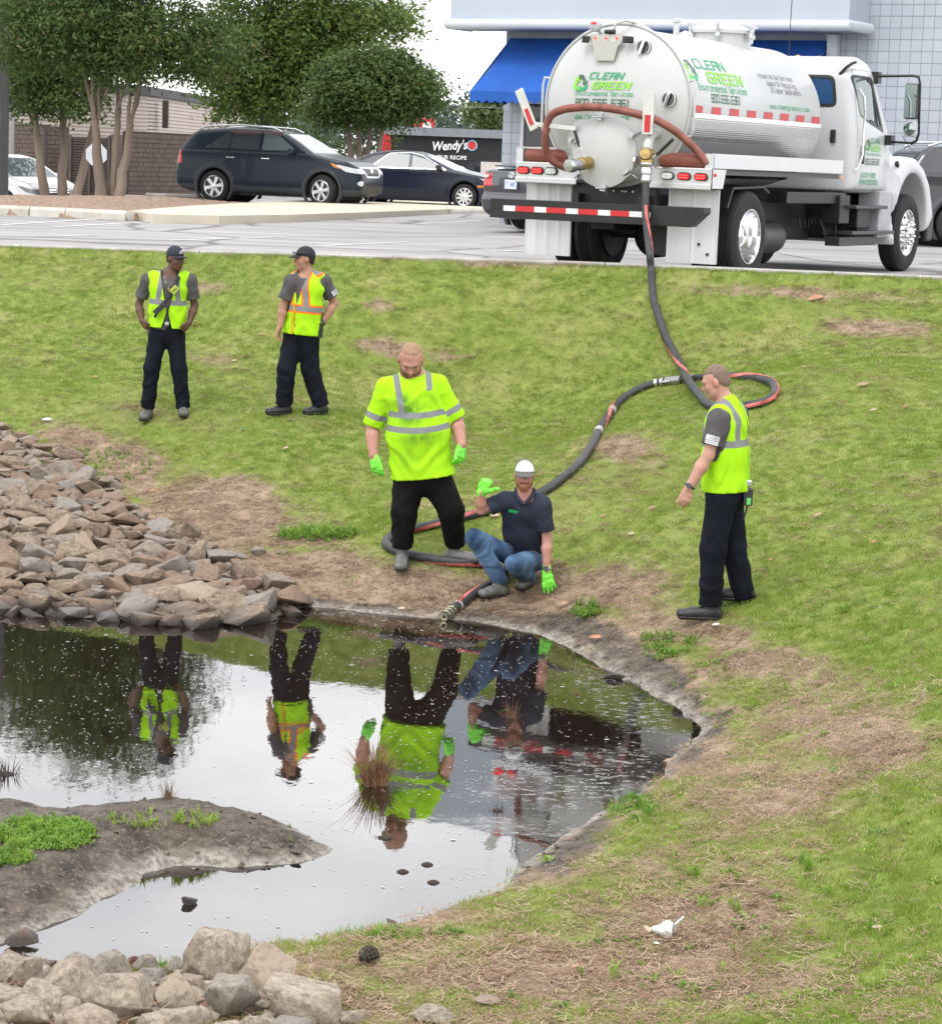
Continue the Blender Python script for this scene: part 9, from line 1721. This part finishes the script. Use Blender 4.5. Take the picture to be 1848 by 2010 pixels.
rock('dark wet rock lying in the mud at the left edge of the water', 40, 1862, 70, 40, 5, .15, meshes=RK, rz=.2); rock('small pointed rock standing alone in the water', 370, 1776, 36, 26, 3, .28, meshes=RK, water=True, rz=.3)
rock('long low stone half buried above the riprap on the brown soil', 355, 1058, 58, 26, 2, .2, meshes=RK, rz=.1); rock('small stone beside the long low one above the riprap', 318, 1052, 28, 16, 4, .2, meshes=RK); rock('pointed stone on the soil near the shore right of the riprap', 505, 1092, 34, 24, 6, .2, meshes=RK)
rock('pale flat stone by the water on the right mud shore', 1205, 1335, 48, 14, 7, .2, meshes=RK, rz=.1); rock('flat pale stone left of the pointed stone', 470, 1096, 34, 12, 1, .2, meshes=RK); rock('low stone right of the pointed stone', 550, 1088, 32, 10, 0, .2, meshes=RK)
mb = MB()
for i in range(150):
    px, py = R.uniform(-30, 640), R.uniform(1898, 2060)
    if py < np.interp(px, [0, 300, 400, 640], [1905, 1900, 1890, 1985]): continue
    p = onground(px, py); s = R.uniform(.035, .075); me_ = RKL[i % 7]; Mx = Matrix.LocRotScale(Vector((p[0], p[1], p[2] + s * .2)), __import__('mathutils').Euler((R.uniform(-.4, .4), R.uniform(-.4, .4), R.uniform(0, 6))), Vector((s * 1.3, s, s * .75))); mb.add([tuple(Mx @ v.co) for v in me_.vertices], [tuple(q.vertices) for q in me_.polygons])
o = mb.build('small_stones', st2, None, smooth=26); tag(o, 'small stones filling the gaps between the front boulders', None, None, 'stuff')
# clods, chips and black debris lying on the mud
ccol = proto_col('mud_clods', [bpy.data.objects.new('p', rock_mesh(90 + i, 0, .15, 9)) for i in range(4)]); cm = PM('mud_clod', (.045, .034, .026), .9, var=.5, vs=3, c2=(.10, .08, .06))
for o in ccol.objects: o.data.materials.append(cm)
R = np.random.RandomState(5); MDm = np.clip(MUD * 1.1 - .1, 0, 1) * np.clip(fbm(GXX * 3, GYY * 3, 15, 3) * 2 - .35, 0, 1); x, y = sample(26000, MDm); n = len(x)
o = scatter('mud_debris', ccol, np.stack([x, y, gz(x, y) + .002], -1), np.stack([R.uniform(.005, .017, n) * (1 + 1.5 * (R.rand(n) < .05))] * 3, 1) * np.array([1.5, 1, .6]), np.stack([R.normal(0, .3, n), R.normal(0, .3, n), R.uniform(0, 6.28, n)], -1), R.rand(n), R.randint(0, 4, n)); o['kind'] = 'stuff'; o['label'] = 'dark clods and chips on the bare mud'
k = R.rand(n) < .10; o = scatter('mud_sprouts', wcol, np.stack([x, y, gz(x, y)], -1)[k], np.repeat(R.uniform(.12, .3, k.sum())[:, None], 3, 1), np.stack([R.normal(0, .2, k.sum()), R.normal(0, .2, k.sum()), R.uniform(0, 6.28, k.sum())], -1), R.uniform(.3, 1, k.sum()), R.randint(0, 7, k.sum())); o['kind'] = 'stuff'; o['label'] = 'tiny green and reddish sprouts on the mud'
x, y = sample(26000, np.clip(DIRT * 1.1 - .1, 0, 1) * (1 - np.clip(MUD, 0, 1)) * (~_isl)); n = len(x); o = scatter('soil_crumbs', ccol, np.stack([x, y, gz(x, y) + .002], -1), np.stack([R.uniform(.003, .010, n)] * 3, 1) * np.array([1.5, 1, .7]), np.stack([R.normal(0, .3, n), R.normal(0, .3, n), R.uniform(0, 6.28, n)], -1), R.rand(n), R.randint(0, 4, n)); o['kind'] = 'stuff'; o['label'] = 'crumbs of soil and bark on the bare patches'
